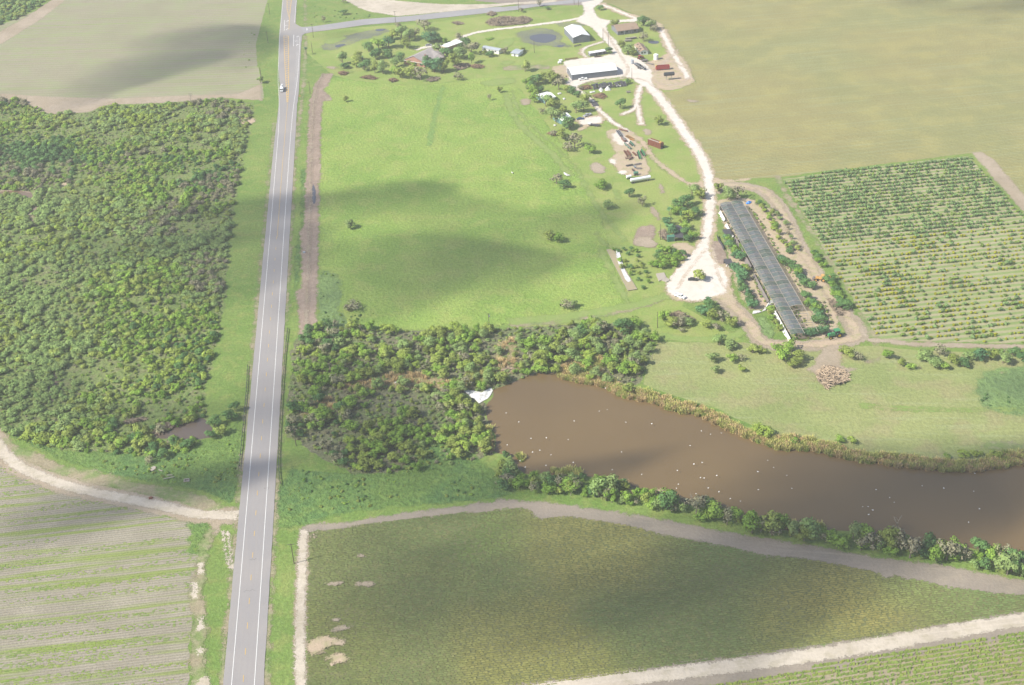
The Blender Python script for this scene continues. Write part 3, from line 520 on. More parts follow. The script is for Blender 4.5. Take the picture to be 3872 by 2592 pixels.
UL = [(-6.8, 790), (-6.0, 745), (-5.5, 722), (-3.5, 700)]; UR = [(-2.3, 790), (-2.4, 745), (-2.7, 714), (-2.9, 701), (-2.6, 668)]
strip('median_line', [RD(*a) for a in UL], .3, ZP, M_yel, road); strip('median_line', [RD(*a) for a in UR], .3, ZP, M_yel, road)
ip = lambda L, v: float(np.interp(v, [a[1] for a in sorted(L, key=lambda q: q[1])], [a[0] for a in sorted(L, key=lambda q: q[1])]))
for v in np.arange(520, 650, 4.6): strip('median_bar', [RD(ip(HL, v)+.1, v), RD(ip(HR, v+1.8)-.1, v+1.8)], .5, ZP+.004, M_yel, road)
for v in np.arange(709, 790, 4.6): strip('median_bar', [RD(ip(UL, v)+.1, v), RD(ip(UR, v+1.5)-.1, v+1.5)], .5, ZP+.004, M_yel, road)
strip('turn_bay_line', [RD(-6.4, 692), RD(-6.0, 666)], .3, ZP, M_wht, road); strip('turn_bay_line', [RD(1.4, 654), RD(1.8, 628)], .3, ZP, M_wht, road)
def arrow(u, v, side):
    m = MB(); q = [(u-.12, v-1.6), (u+.12, v-1.6), (u+.12, v+.2), (u+side*.9, v+.8), (u+side*.9, v+.2), (u+side*1.7, v+1.1), (u+side*.9, v+2.), (u+side*.9, v+1.4), (u-.12, v+.8)]
    q = [RD(*a) for a in q]; q = q if side > 0 else q[::-1]
    return mesh('turn_arrow', [(x, y, ZP) for x, y in q], [tuple(range(len(q)))], M_wht, road)
GL = {'O': [(0, 0), (1, 0), (1, 2), (0, 2), (0, 0)], 'N': [(0, 0), (0, 2), (1, 0), (1, 2)], 'L': [(0, 2), (0, 0), (1, 0)], 'Y': [(0, 2), (.5, 1), (1, 2), (.5, 1), (.5, 0)]}
def only(u, v, s=1, up_=1):
    for i, ch in enumerate('ONLY'):
        strip('painted_letter', [RD(u+s*(i*.62-1.1+a*.42), v+up_*b_*1.2) for a, b_ in GL[ch]], .12, ZP, M_wht, road)
arrow(-4.6, 688.5, 1); arrow(-4.6, 668.5, 1); only(-4.5, 677)
arrow(3.9, 649, 1); arrow(3.9, 630, 1); only(3.9, 638)
strip('stop_bar', PP('G', (473, 425), (474, 458)), .5, ZP, M_wht, road)
softsheet('skid_patch', ribbon([RD(5, 520), RD(5.4, 600), RD(4, 650)], 2.2), .218, gm('worn_seal', T(196, 192, 190), T(188, 184, 184), None, fine=.05, bump=.05, soft=True), .8, .5)
M_crack = plain('tar_crack', (.05, .05, .055), .6)
for v0, a, b_ in ((42, -2.2, 1.8), (58.5, -1., 1.5), (100, 2.5, 4.4)):
    strip('tar_seam', [RD(a+(b_-a)*i/8, v0+.35*math.sin(i*1.7+v0)) for i in range(9)], .07, ZP+.002, M_crack, road)

for rg, pts in (('C1', [(1790, 700), (1700, 820), (1600, 950), (1540, 1060)]), ('C1', [(1850, 700), (1880, 820), (1900, 940), (1960, 1060)]), ('C0', [(1060, 690), (1120, 620), (1060, 530), (980, 400), (880, 250)]), ('C0', [(700, 740), (900, 715), (1080, 690), (1240, 700), (1330, 770)]),
                ('C0', [(1340, 640), (1420, 560), (1500, 500), (1540, 440)]), ('C0', [(1310, 700), (1420, 760), (1580, 740), (1660, 680)]), ('C0', [(1380, 540), (1500, 545), (1600, 600)]), ('C0', [(1300, 590), (1400, 575), (1500, 480)])):
    for o_ in (0, 14): track('tyre_mark', G_calm, PP(rg, *[(a+o_, c_+o_*.3) for a, c_ in pts]), .55, z=Z4, cell=.45)

for rg, pts, w_ in (('C0', [(30, 830), (60, 950), (130, 1080), (260, 1210), (400, 1330), (520, 1450), (600, 1560)], 4.), ('C0', [(90, 800), (110, 930), (200, 1060), (330, 1180), (470, 1300), (600, 1430), (700, 1560)], 1.4), ('C1', [(690, 60), (790, 260), (900, 420), (1000, 520), (1080, 640)], 2.4), ('C1', [(860, 700), (960, 900), (1060, 1090), (1120, 1200)], 3.2), ('C1', [(840, 560), (870, 640), (950, 690), (1100, 690)], 2.),
                ('C0', [(1260, 1260), (1330, 1400), (1420, 1500), (1560, 1568)], 2.2), ('C1', [(990, 180), (1040, 270)], 3.), ('C1', [(60, 1350), (450, 1320), (820, 1270), (1200, 1200), (1500, 1110)], 6.), ('C1', [(1380, 1480), (1700, 1510), (2000, 1500), (2130, 1440)], 5.), ('B0', [(520, 560), (640, 590), (760, 600), (900, 640)], 2.), ('D2', [(900, 610), (1300, 640), (1700, 650), (2300, 640)], .9), ('D2', [(900, 590), (1300, 615), (1700, 628), (2300, 622)], .9)):
    track('worn_grass', G_worn, PP(rg, *pts), w_, z=Z2, cell=.8)
for rg, pts in (('C0', [(130, 330), (60, 420), (0, 440), (-60, 420), (0, 350)]), ('C0', [(0, 530), (120, 545), (60, 580), (0, 570)]), ('B0', [(640, 350), (760, 330), (860, 330), (760, 380), (660, 400)]), ('B0', [(2000, 730), (2200, 700), (2340, 690), (2340, 740), (2100, 770)]), ('C1', [(380, 1350), (620, 1330), (800, 1345), (900, 1310), (940, 1320), (800, 1365), (560, 1368)])):
    blob('worn_patch', G_worn, PP(rg, *pts), Z2, 1.)
# ------------------------------------------------------------------ air
b = NB('hazy_air'); v = b.n('VolumePrincipled'); v.inputs['Density'].default_value = HAZE_D; v.inputs['Color'].default_value = (1., .97, .92, 1); v.inputs['Anisotropy'].default_value = .1
o = b.n('OutputMaterial'); b.l(v.outputs[0], o.inputs['Volume'])
MB().box((0, 3500, 164.5), (12200, 11300, 333)).obj('haze', b.m, None, 'stuff')

# ------------------------------------------------------------------ cloud deck above the frame (its shade falls on the fields)
SH = [  # F-pixel centre, radii, weight of the shade each cloud lobe throws
    (450, 105, 110, 38, .95), (330, 165, 110, 22, .9), (220, 200, 100, 14, .7), (560, 130, 60, 30, .6), (160, 225, 60, 10, .4),
    (470, 490, 120, 36, 1.2), (380, 560, 200, 28, .8), (640, 470, 60, 38, .8), (640, 560, 70, 40, .6), (540, 620, 60, 60, .9), (440, 660, 130, 50, .6),
    (840, 462, 130, 34, .85), (1010, 490, 130, 30, .4), (1190, 530, 210, 46, .55), (900, 610, 200, 52, .65), (1080, 645, 170, 40, .75), (830, 660, 120, 52, .75), (1280, 500, 90, 30, .7), (1330, 590, 70, 30, .6), (620, 712, 50, 14, .7),
    (600, 900, 120, 50, .7), (720, 900, 90, 60, .8), (640, 1010, 110, 60, .9), (780, 1020, 130, 60, .7), (450, 980, 150, 55, .7), (250, 960, 140, 40, .6), (60, 900, 90, 70, .5), (860, 1110, 200, 45, .8), (1060, 1110, 150, 50, .7), (620, 1110, 60, 60, .6),
    (300, 1170, 120, 44, 1.0), (200, 1210, 140, 38, 1.1), (60, 1260, 120, 38, 1.0), (590, 1230, 50, 16, .3),
    (1250, 1070, 110, 26, 1.2), (1500, 1190, 200, 34, .8), (1750, 1165, 200, 60, 1.7), (1960, 1120, 190, 66, 1.6), (2080, 1190, 160, 60, 1.2), (1820, 1060, 90, 26, .6), (1620, 1240, 180, 40, .6), (1900, 1240, 160, 50, .6),
    (870, 1330, 100, 66, 1.2), (830, 1400, 120, 50, 1.2), (1000, 1440, 130, 34, .6), (760, 1250, 70, 30, .4), (1180, 1400, 120, 44, .6), (1420, 1330, 150, 60, 1.4), (1590, 1390, 180, 84, 1.7), (1430, 1450, 210, 44, 1.1), (1640, 1300, 120, 40, .8), (1250, 1490, 150, 34, .7), (1300, 1210, 150, 26, .4), (1020, 1230, 160, 26, .5), (1500, 1540, 160, 24, .5),
    (2310, 890, 90, 40, .9), (2250, 960, 60, 20, .4), (2075, -6, 70, 14, 1.), (2180, 18, 60, 9, .5), (2300, 10, 90, 18, .8), (2230, 45, 40, 9, .4), (760, 75, 60, 12, .5), (1260, 40, 120, 8, .3), (1450, 10, 80, 8, .4)]
CELL = 7.; gx = np.arange(-470, 470, CELL); gy = np.arange(250, 1180, CELL); X, Y = np.meshgrid(gx, gy)
Wn = np.array([[mnoise.fractal(Vector((x*.012, y*.012, 1.3)), 1., 2.1, 4) for x in gx] for y in gy])
Wm = np.array([[mnoise.fractal(Vector((x*.012, y*.012, 9.3)), 1., 2.1, 4) for x in gx] for y in gy])
TK = np.zeros_like(X)
for cx, cy, rx, ry, wgt in SH:
    c0 = P('F', cx, cy); a = abs(P('F', cx+rx, cy)[0]-c0[0]); bb = abs(P('F', cx, cy-ry)[1]-P('F', cx, cy+ry)[1])/2
    d = np.hypot((X+Wn*22-c0[0])/a, (Y+Wm*22-c0[1])/bb); TK += wgt*np.exp(-(d*1.0)**2*1.1)
TK = np.clip(TK, 0, 1.75)*(1+Wn*.35)-.10
TK = np.where(TK > 0, TK, 0)
CH = 640.; off = (SD[0]/-SD[2]*CH, SD[1]/-SD[2]*CH)
b = NB('cloud_vapour'); v = b.n('VolumePrincipled'); v.inputs['Density'].default_value = .017; v.inputs['Color'].default_value = (1, 1, 1, 1)
o = b.n('OutputMaterial'); b.l(v.outputs[0], o.inputs['Volume']); M_cld = b.m
ny, nx = TK.shape; lab = -np.ones((ny, nx), int); comps = []
for j in range(ny-1):
    for i in range(nx-1):
        if lab[j, i] < 0 and TK[j, i] > 0:
            st = [(j, i)]; lab[j, i] = len(comps); cc = []
            while st:
                y_, x_ = st.pop(); cc.append((y_, x_))
                for dy, dx in ((0, 1), (1, 0), (0, -1), (-1, 0)):
                    q, r_ = y_+dy, x_+dx
                    if 0 <= q < ny and 0 <= r_ < nx and lab[q, r_] < 0 and TK[q, r_] > 0: lab[q, r_] = len(comps); st.append((q, r_))
            comps.append(cc)
for k, cc in enumerate(comps):
    if len(cc) < 12: continue
    cells = set()
    for y_, x_ in cc:
        for dy in (-1, 0):
            for dx in (-1, 0):
                if 0 <= y_+dy < ny-1 and 0 <= x_+dx < nx-1: cells.add((y_+dy, x_+dx))
    idx = {}; v, f = [], []
    def vt(y_, x_, top):
        t = TK[y_, x_] if lab[y_, x_] == k else 0
        if t <= 0: top = 0
        key = (y_, x_, top)
        if key not in idx:
            idx[key] = len(v); v.append((X[y_, x_]-off[0], Y[y_, x_]-off[1], CH+(t*58 if top else -t*6)))
        return idx[key]
    for y_, x_ in cells:
        for top in (1, 0):
            q = [vt(y_, x_, top), vt(y_, x_+1, top), vt(y_+1, x_+1, top), vt(y_+1, x_, top)]
            if top and all(idx.get((a, c, 0)) == e for e, (a, c) in zip(q, ((y_, x_), (y_, x_+1), (y_+1, x_+1), (y_+1, x_)))): continue
            f.append(tuple(q if top else q[::-1]))
    mesh('cloud', v, f, M_cld, None, 'structure', True)
# ================================================================== VEGETATION
CN = [None]
def crown_np(seed, n, rx, rz, zc, leaf, nl=7, lump=.5, fill=.25, flat=1., up=.25):
    """leaf faces spread over a cluster of lumps: verts (n*4), tint (n)"""
    r = np.random.RandomState(seed)
    C = []
    while len(C) < nl:
        c = r.uniform(-1, 1, 3)
        if np.linalg.norm(c) < 1: C.append(c*np.array([rx*(1-lump*.7), rx*(1-lump*.7), rz*(1-lump*.7)])+np.array([0, 0, zc]))
    C = np.array(C); rad = np.array([lump*r.uniform(.65, 1.15) for _ in C])
    k = r.randint(0, nl, n); d = r.normal(size=(n, 3)); d[:, 2] += up; d /= np.linalg.norm(d, axis=1)[:, None]
    rr = np.where(r.rand(n) < fill, r.uniform(.3, 1, n), r.uniform(.85, 1.08, n))
    p = C[k]+d*(rad[k]*rr)[:, None]*np.array([rx, rx, rz*flat]); p[:, 2] = np.maximum(p[:, 2], .1)
    d = d+np.array([0, 0, .35]); nn = d+r.normal(size=(n, 3))*.45; nn /= np.linalg.norm(nn, axis=1)[:, None]
    a = np.cross(nn, r.normal(size=(n, 3))); a /= np.linalg.norm(a, axis=1)[:, None]; b_ = np.cross(nn, a)
    s = leaf*r.uniform(.55, 1.35, n)[:, None]; a *= s; b_ *= s*r.uniform(.5, 1, n)[:, None]
    V = np.stack([p-a-b_*.3, p-b_, p+a+b_*.2, p+b_*.9], 1).reshape(-1, 3)
    CN[0] = d/np.linalg.norm(d, axis=1)[:, None]
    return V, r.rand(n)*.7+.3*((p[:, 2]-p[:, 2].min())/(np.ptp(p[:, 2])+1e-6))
def quads_mesh(name, V, tint, mat, extra=None):
    n = len(V)//4; Q = np.arange(n*4).reshape(n, 4)
    me = npmesh(name, V, Q); at = me.attributes.new('tint', 'FLOAT', 'FACE'); at.data.foreach_set('value', np.asarray(tint, 'f'))
    cn = np.tile(np.array([0, 0, 1.]), (n, 1))
    if CN[0] is not None: cn[:min(n, len(CN[0]))] = CN[0][:n]; CN[0] = None
    at = me.attributes.new('cn', 'FLOAT_VECTOR', 'FACE'); at.data.foreach_set('vector', cn.astype('f').ravel())
    me.materials.append(mat); return me
def stems_np(seed, n, h, spread, r0=.05):
    r = np.random.RandomState(seed); V = []
    for _ in range(n):
        t = r.uniform(0, 6.28); e = np.array([math.cos(t)*spread*r.uniform(.3, 1), math.sin(t)*spread*r.uniform(.3, 1), h*r.uniform(.6, 1.05)])
        s0 = np.array([math.cos(t)*.1, math.sin(t)*.1, 0.]); sd = np.cross(e-s0, [0, 0, 1.]); sd = sd/(np.linalg.norm(sd)+1e-6)*r0
        sd2 = np.cross(e-s0, sd); sd2 = sd2/(np.linalg.norm(sd2)+1e-6)*r0
        V += [s0-sd, s0+sd, e+sd*.4, e-sd*.4, s0-sd2, s0+sd2, e+sd2*.4, e-sd2*.4]
    return np.array(V)
KINDS = {  # crown colours
    'grey-green': (T(150, 168, 112), T(136, 158, 102)), 'olive': (T(140, 154, 88), T(154, 166, 98)), 'bright green': (T(128, 160, 80), T(148, 172, 92)),
    'dark green': (T(100, 132, 86), T(112, 142, 90)), 'brownish': (T(142, 138, 116), T(130, 130, 104)), 'yellow-green': (T(158, 174, 96), T(148, 166, 88)),
    'tan': (T(178, 164, 118), T(166, 152, 104)), 'blue-green': (T(98, 134, 98), T(108, 144, 100))}
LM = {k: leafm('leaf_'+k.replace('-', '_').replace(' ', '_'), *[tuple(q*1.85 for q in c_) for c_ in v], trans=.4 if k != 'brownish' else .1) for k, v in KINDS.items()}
M_bark = plain('grey_bark', T(150, 138, 124), .9, .2, 3.); M_bare = plain('bleached_wood', T(186, 176, 160), .9, .2, 3.)
SHR = {}
for kk in ('grey-green', 'olive', 'bright green', 'dark green', 'brownish', 'yellow-green'):
    SHR[kk] = []
    for q in range(2):
        n_ = 400 if kk != 'brownish' else 200
        V, t = crown_np(hash_ := 100+len(SHR)*7+q, n_, 2.0, 1.0, .95, .27, nl=7+q, lump=.52, fill=.3)
        if kk == 'brownish': SV = stems_np(7+q, 26, 2.4, 1.9, .06); V = np.concatenate([V, SV]); t = np.concatenate([t, np.full(len(SV)//4, .9)])
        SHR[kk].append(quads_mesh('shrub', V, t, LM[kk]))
TRC = {}
for kk in ('grey-green', 'olive', 'bright green', 'dark green', 'brownish', 'yellow-green', 'blue-green'):
    TRC[kk] = []
    for q in range(3):
        V, t = crown_np(300+len(TRC)*11+q, 760 if kk != 'brownish' else 300, 3.0, 2.1, 3.0, .30, nl=11, lump=.42, fill=.22)
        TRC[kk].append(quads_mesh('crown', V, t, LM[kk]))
def trunk_mesh(seed, h, r0, br=5, spread=1.6):
    r = random.Random(seed); m = MB(); x = y = 0.; lx, ly = r.uniform(-.3, .3), r.uniform(-.2, .2)
    m.tube((0, 0, -.1), (lx*.5, ly*.5, h*.5), r0, r0*.8, 7, False); m.tube((lx*.5, ly*.5, h*.5), (lx, ly, h), r0*.8, r0*.45, 7)
    for i in range(br):
        t = r.uniform(0, 6.28); z0 = h*r.uniform(.35, .85)
        m.tube((lx*z0/h, ly*z0/h, z0), (math.cos(t)*spread*r.uniform(.5, 1), math.sin(t)*spread*r.uniform(.5, 1), z0+h*r.uniform(.25, .6)), r0*.45, r0*.15, 5)
    me = bpy.data.meshes.new('trunk'); me.from_pydata(m.v, [], m.f); me.materials.append(M_bark); return me
TRK = [trunk_mesh(s, 2.6, .2) for s in range(4)]
DEADM = []
for s in range(3):
    m = MB(); r = random.Random(60+s)
    def limb(p, d, L, rad, lev):
        e = Vector(p)+Vector(d)*L; m.tube(p, e, rad, rad*.6, 5, False)
        if lev < 3:
            for _ in range(3 if lev < 2 else 2): limb(e if r.random() < .7 else Vector(p).lerp(e, .6), (Vector(d)+Vector((r.uniform(-.8, .8), r.uniform(-.8, .8), r.uniform(-.3, .5)))).normalized(), L*.68, rad*.58, lev+1)
    limb((0, 0, 0), Vector((r.uniform(-.3, .3), r.uniform(-.3, .3), 1)).normalized(), 1.8, .17, 0)
    me = bpy.data.meshes.new('branches'); me.from_pydata(m.v, [], m.f); me.materials.append(M_bare); DEADM.append(me)

def scatter_stuff(name, pts, objs, label=None):
    """one object that instances meshes of things already in the scene on points (x, y, z, scale, rot, index)"""
    a = np.array(pts, 'f'); me = bpy.data.meshes.new(name); me.vertices.add(len(a)); me.vertices.foreach_set('co', a[:, :3].ravel())
    for nm, c in (('sc', 3), ('ro', 4)):
        t = me.attributes.new(nm, 'FLOAT', 'POINT'); t.data.foreach_set('value', a[:, c].copy())
    t = me.attributes.new('ix', 'INT', 'POINT'); t.data.foreach_set('value', a[:, 5].astype('i'))
    o = link(name, me, None, None, 'stuff')
    g = bpy.data.node_groups.new(name, 'GeometryNodeTree')
    g.interface.new_socket('Geometry', in_out='INPUT', socket_type='NodeSocketGeometry'); g.interface.new_socket('Geometry', in_out='OUTPUT', socket_type='NodeSocketGeometry')
    N = g.nodes; gi = N.new('NodeGroupInput'); go = N.new('NodeGroupOutput'); j = N.new('GeometryNodeJoinGeometry')
    for ob in reversed(objs):
        oi = N.new('GeometryNodeObjectInfo'); oi.inputs['Object'].default_value = ob; oi.inputs['As Instance'].default_value = True
        g.links.new(oi.outputs['Geometry'], j.inputs[0])
    ip_ = N.new('GeometryNodeInstanceOnPoints'); g.links.new(gi.outputs[0], ip_.inputs['Points']); g.links.new(j.outputs[0], ip_.inputs['Instance'])
    ip_.inputs['Pick Instance'].default_value = True
    def na(nm, ty):
        q = N.new('GeometryNodeInputNamedAttribute'); q.data_type = ty; q.inputs['Name'].default_value = nm; return q.outputs['Attribute']
    g.links.new(na('ix', 'INT'), ip_.inputs['Instance Index']); g.links.new(na('sc', 'FLOAT'), ip_.inputs['Scale'])
    c = N.new('ShaderNodeCombineXYZ'); g.links.new(na('ro', 'FLOAT'), c.inputs[2]); g.links.new(c.outputs[0], ip_.inputs['Rotation'])
    g.links.new(ip_.outputs[0], go.inputs[0])
    mo = o.modifiers.new('scatter', 'NODES'); mo.node_group = g
    if label: o['label'] = label
    return o
def fill_points(poly, dist, avoid=(), seed=1, dens=None):
    r = np.random.RandomState(seed); xs = [a[0] for a in poly]; ys = [a[1] for a in poly]; out = []
    gx = np.arange(min(xs), max(xs), dist); gy = np.arange(min(ys), max(ys), dist)
    X, Y = np.meshgrid(gx, gy); X = X+r.uniform(-.45, .45, X.shape)*dist+(np.arange(X.shape[0]) % 2)[:, None]*dist*.5; Y = Y+r.uniform(-.45, .45, Y.shape)*dist
    ok = sdist(X, Y, poly) > .5
    for av in avoid: ok &= sdist(X, Y, av) < .6
    px, py = X[ok], Y[ok]
    if dens is not None:
        k = np.array([dens(a, b_) for a, b_ in zip(px, py)]); k = r.rand(len(px)) < k; px, py = px[k], py[k]
    return list(zip(px, py))
def infrm(x, y, m=60):
    a, b_ = proj(x, y); return -m < a < IW+m and -m < b_ < IH+m

# --- thicket left of the highway
AV = [PP('A2', (1360, 860), (1450, 830), (1560, 770), (1700, 730), (1790, 700), (1880, 800), (1860, 880), (1720, 900), (1560, 885), (1400, 890)),
      PP('A1', (-60, 190), (160, 185), (300, 200), (330, 330), (320, 480), (260, 500), (240, 400), (280, 300), (200, 240), (-60, 230)), PP('A2', (440, 380), (490, 270), (530, 340), (500, 450), (490, 560), (420, 560)),
      PP('A1', (500, 170), (580, 110), (620, 95), (600, 140), (560, 180)), PP('A0', (1100, 1400), (1140, 1375), (1165, 1390), (1150, 1420)), PP('A1', (1420, 60), (1700, 30), (1740, 100), (1500, 140)), PP('A0', (1440, 1080), (1640, 980), (1700, 1010), (1500, 1110))]
def kindmap(x, y, seed=0):
    n = mnoise.noise(Vector((x*.012, y*.012, seed+.5)))*1.5+rnd.uniform(-.35, .35); m = mnoise.noise(Vector((x*.02, y*.02, seed+7.5)))+rnd.uniform(-.28, .28)
    if m > .44: return 'brownish'
    if m < -.52: return 'yellow-green'
    return 'grey-green' if n < -.2 else 'olive' if n < .06 else 'bright green' if n < .42 else 'dark green'
def dens_l(x, y):
    n = mnoise.noise(Vector((x*.035, y*.035, 4.))); far_ = min(1., max(0., (y-560)/200)); return (.95 if n < .12-.15*far_ else .5 if n < .3 else .2)
def dens_edge(poly): return None
pts = fill_points(THL, 2.5, AV, 5, dens_l)
sh = []
for x, y in pts:
    if not infrm(x, y, 150): continue
    s = rnd.choice((.4, .5, .6, .7, .8, .9, 1.05, 1.3, 1.5))*(1+.5*mnoise.noise(Vector((x*.03, y*.03, 21.)))); sh.append([x, y, s, rnd.uniform(0, 6.28), kindmap(x, y)])
def size_key(a): return a[2]/math.hypot(a[1], CAMH)
sh.sort(key=lambda a: -size_key(a))
POOL = P('A2', 1650, 820); GUL = P('A2', 470, 430)
def place_left(x, y):
    px, py = proj(x, y); fx, fy = px/1.6533, py/1.6533
    if math.hypot(x-POOL[0], y-POOL[1]) < 32:
        return ('right of' if x > POOL[0]+9 else 'below' if y < POOL[1]-7 else 'above' if y > POOL[1]+9 and x > POOL[0]-12 else 'left of')+' the small brown pool'
    if math.hypot(x-GUL[0], y-GUL[1]) < 26: return 'by the bare gully'
    u = (x-RO[0])*DN[0]+(y-RO[1])*DN[1]
    if u > -42: return 'on the thicket edge beside the verge'
    if fy > 960: return 'above the curving dirt track'
    if fy > 800: return 'between gully and highway' if fx > 200 else 'in the lower left thicket'
    if fy > 600: return 'in the dense left half of the thicket' if fx < 230 else 'in the dense middle of the thicket'
    return 'in the far upper part of the thicket'
def near(i, lst, kf=4):
    x, y = lst[i][0], lst[i][1]; b_ = min((q for j, q in enumerate(lst[:500]) if j != i), key=lambda q: (q[0]-x)**2+(q[1]-y)**2)
    side = ('right' if b_[0] > x else 'left') if abs(b_[0]-x) > abs(b_[1]-y) else ('rear' if b_[1] > y else 'front')
    return f"{b_[kf]} {side}"
SZ = lambda s: 'small' if s < .75 else 'large' if s > 1.1 else 'medium-sized'
nI = 300; ob0 = {}
pr_ind = sh[:nI]; NR_ = [near(i, sh) for i in range(nI)]
for kk in SHR:      # make sure each kind has a source in the scene
    if not any(a[4] == kk for a in pr_ind): pr_ind[-1][4] = kk
for ai, a in enumerate(pr_ind):
    me = SHR[a[4]][rnd.randrange(2)]; o = link('shrub', me); o.location = (a[0], a[1], 0); o.rotation_euler = (0, 0, a[3]); o.scale = (a[2], a[2], a[2]*rnd.uniform(.85, 1.2))
    tag(o, f"{SZ(a[2])} {a[4]} shrub {place_left(a[0], a[1])}, {NR_[ai]} neighbour", 'shrub', 'shrubs of the thicket left of the highway'); ob0.setdefault(me.name, o)
for kk in SHR:
    for me in SHR[kk]:
        if me.name not in ob0:
            a = sh[nI]; sh.pop(nI); o = link('shrub', me); o.location = (a[0], a[1], 0); o.scale = (a[2],)*3; tag(o, f"{SZ(a[2])} {kk} shrub {place_left(a[0], a[1])}", 'shrub', 'shrubs of the thicket left of the highway'); ob0[me.name] = o
srcs = list(ob0.values()); six = {m: i for i, m in enumerate(ob0)}
def sidx(kk): return six[SHR[kk][rnd.randrange(2)].name]
scatter_stuff('thicket', [(a[0], a[1], 0, a[2], a[3], sidx(a[4])) for a in sh[nI:]], srcs)
# undergrowth everywhere in the thickets
und = [(x, y, 0, rnd.uniform(.25, .45), rnd.uniform(0, 6), sidx(rnd.choice(('olive', 'bright green', 'grey-green', 'brownish')))) for x, y in fill_points(THL, 3.6, AV, 9) if infrm(x, y)]
pts = fill_points(THR, 2.8, [POND, PP('K', (-50, 560), (320, 560), (1400, 520), (1850, 400), (1700, 1100), (1200, 1500), (850, 1500), (300, 1100))], 19)
und += [(x, y, 0, rnd.uniform(.3, .7), rnd.uniform(0, 6), sidx(rnd.choice(('olive', 'brownish', 'grey-green', 'grey-green')))) for x, y in pts]
# edge of the weeds towards track and verge
for poly, dd, ks in ((PP('A2', (0, 800), (350, 930), (560, 1010), (1000, 1010), (1300, 1050), (1620, 960), (2120, 880), (2100, 1330), (1500, 1280), (1100, 1200), (800, 1140), (450, 1040), (150, 910)), 2.6, ('bright green', 'olive')),
                     (PP('B2', (280, 1200), (500, 1150), (760, 1240), (1200, 1230), (1480, 960), (1900, 880), (1980, 1150), (2200, 1330), (1900, 1420), (1300, 1480), (700, 1540), (300, 1560)), 2.6, ('bright green', 'dark green', 'olive')),
                     (PP('B1', (590, 860), (700, 900), (810, 1010), (770, 1150), (850, 1280), (1100, 1250), (1100, 1330), (800, 1370), (600, 1340)), 3.4, ('dark green', 'bright green')),
                     (PP('B0', (520, 40), (600, 60), (900, 120), (1100, 140), (1000, 170), (600, 220), (520, 200)), 5., ('dark green', 'bright green', 'grey-green')),
                     (PP('A0', (2180, 280), (2260, 280), (2300, 600), (2200, 640), (2100, 560), (2160, 400)), 6., ('bright green',)),
                     (PP('D1', (-20, 420), (60, 470), (170, 640), (260, 800), (300, 700), (180, 520), (90, 380)), 3., ('olive', 'bright green', 'grey-green')),
                     (PP('D2', (1950, 640), (2340, 560), (2340, 330), (2100, 420), (1900, 520)), 3.5, ('dark green', 'blue-green') if 'blue-green' in SHR else ('dark green',))):
    und += [(x, y, -.15, rnd.choice((.14, .2, .26, .34, .5)), rnd.uniform(0, 6), sidx(rnd.choice(ks))) for x, y in fill_points(poly, dd*.8, [POND], 23, lambda a, c_: .75 if mnoise.noise(Vector((a*.07, c_*.07, 3.))) > .02 else .12)]
scatter_stuff('undergrowth', und, srcs)
cor = [(x, y, 0, rnd.uniform(.8, 1.5), rnd.uniform(0, 6), sidx(rnd.choice(('dark green', 'grey-green', 'olive')))) for x, y in fill_points(PP('F', (-60, -60), (118, -60), (112, 2), (78, 22), (40, 44), (-4, 60), (-60, 90)), 4., [], 31)]
scatter_stuff('woodland', cor, srcs)

# --- trees: crown + trunk
def tree(x, y, r, h, kk, label, group=None, name='tree', lean=0.):
    bushy = name == 'tree' and any(w_ in label for w_ in ('bush', 'clump', 'shrub', 'low '))
    t = empty('bush' if bushy else name, x, y, 0, rnd.uniform(0, 6.28), label, 'bush' if bushy else 'tree', group)
    c = link('crown', TRC[kk][rnd.randrange(3)], None, t); c.location = (lean, 0, 0); c.scale = (r/3., r/3.*rnd.uniform(.85, 1.1), h/5.2)
    k = link('trunk', TRK[rnd.randrange(4)], None, t); k.scale = (r/3.2, r/3.2, h/5.)
    return t
def dead(x, y, h, label, group=None, name='dead_tree'):
    t = link(name, DEADM[rnd.randrange(3)]); t.location = (x, y, 0); t.rotation_euler = (rnd.uniform(-.4, .4), rnd.uniform(-.4, .4), rnd.uniform(0, 6.28)); t.scale = (h/5.,)*3
    return tag(t, label, 'dead tree', group)
# thicket between highway and pond
TAN = [PP('B2', (760, 430), (960, 370), (1180, 330), (1450, 300), (1600, 370), (1850, 380), (1900, 470), (1500, 440), (1150, 430), (900, 460)), PP('B2', (2200, 60), (2330, 0), (2340, 300), (2190, 310)), PP('B2', (640, 540), (760, 560), (720, 620), (520, 680), (460, 660))]
def dens_r(x, y):
    n = mnoise.noise(Vector((x*.04, y*.04, 14.))); px, py = proj(x, y); return .86 if n < .1 else .34 if n < .28 else .12
FOAM = PP('K', (-150, 520), (320, 540), (1400, 500), (1850, 400), (1800, 1100), (1300, 1700), (850, 1700), (300, 1300), (-100, 1000))
pts = fill_points(THR, 3.5, [POND, FOAM]+TAN, 41, dens_r)
tr = []
for x, y in pts:
    px, py = proj(x, y); fx, fy = px/1.6533, py/1.6533
    k = kindmap(x, y, 3.)
    if fy < 880 and fx > 780: k = rnd.choice(('grey-green', 'olive', 'yellow-green', 'bright green', k))
    if fx < 800 and rnd.random() < .22: k = 'brownish'
    if fx >= 800 and k == 'dark green': k = 'yellow-green'
    tr.append([x, y, rnd.choice((1.5, 1.8, 2.2, 2.7, 3.2, 3.8)), k])
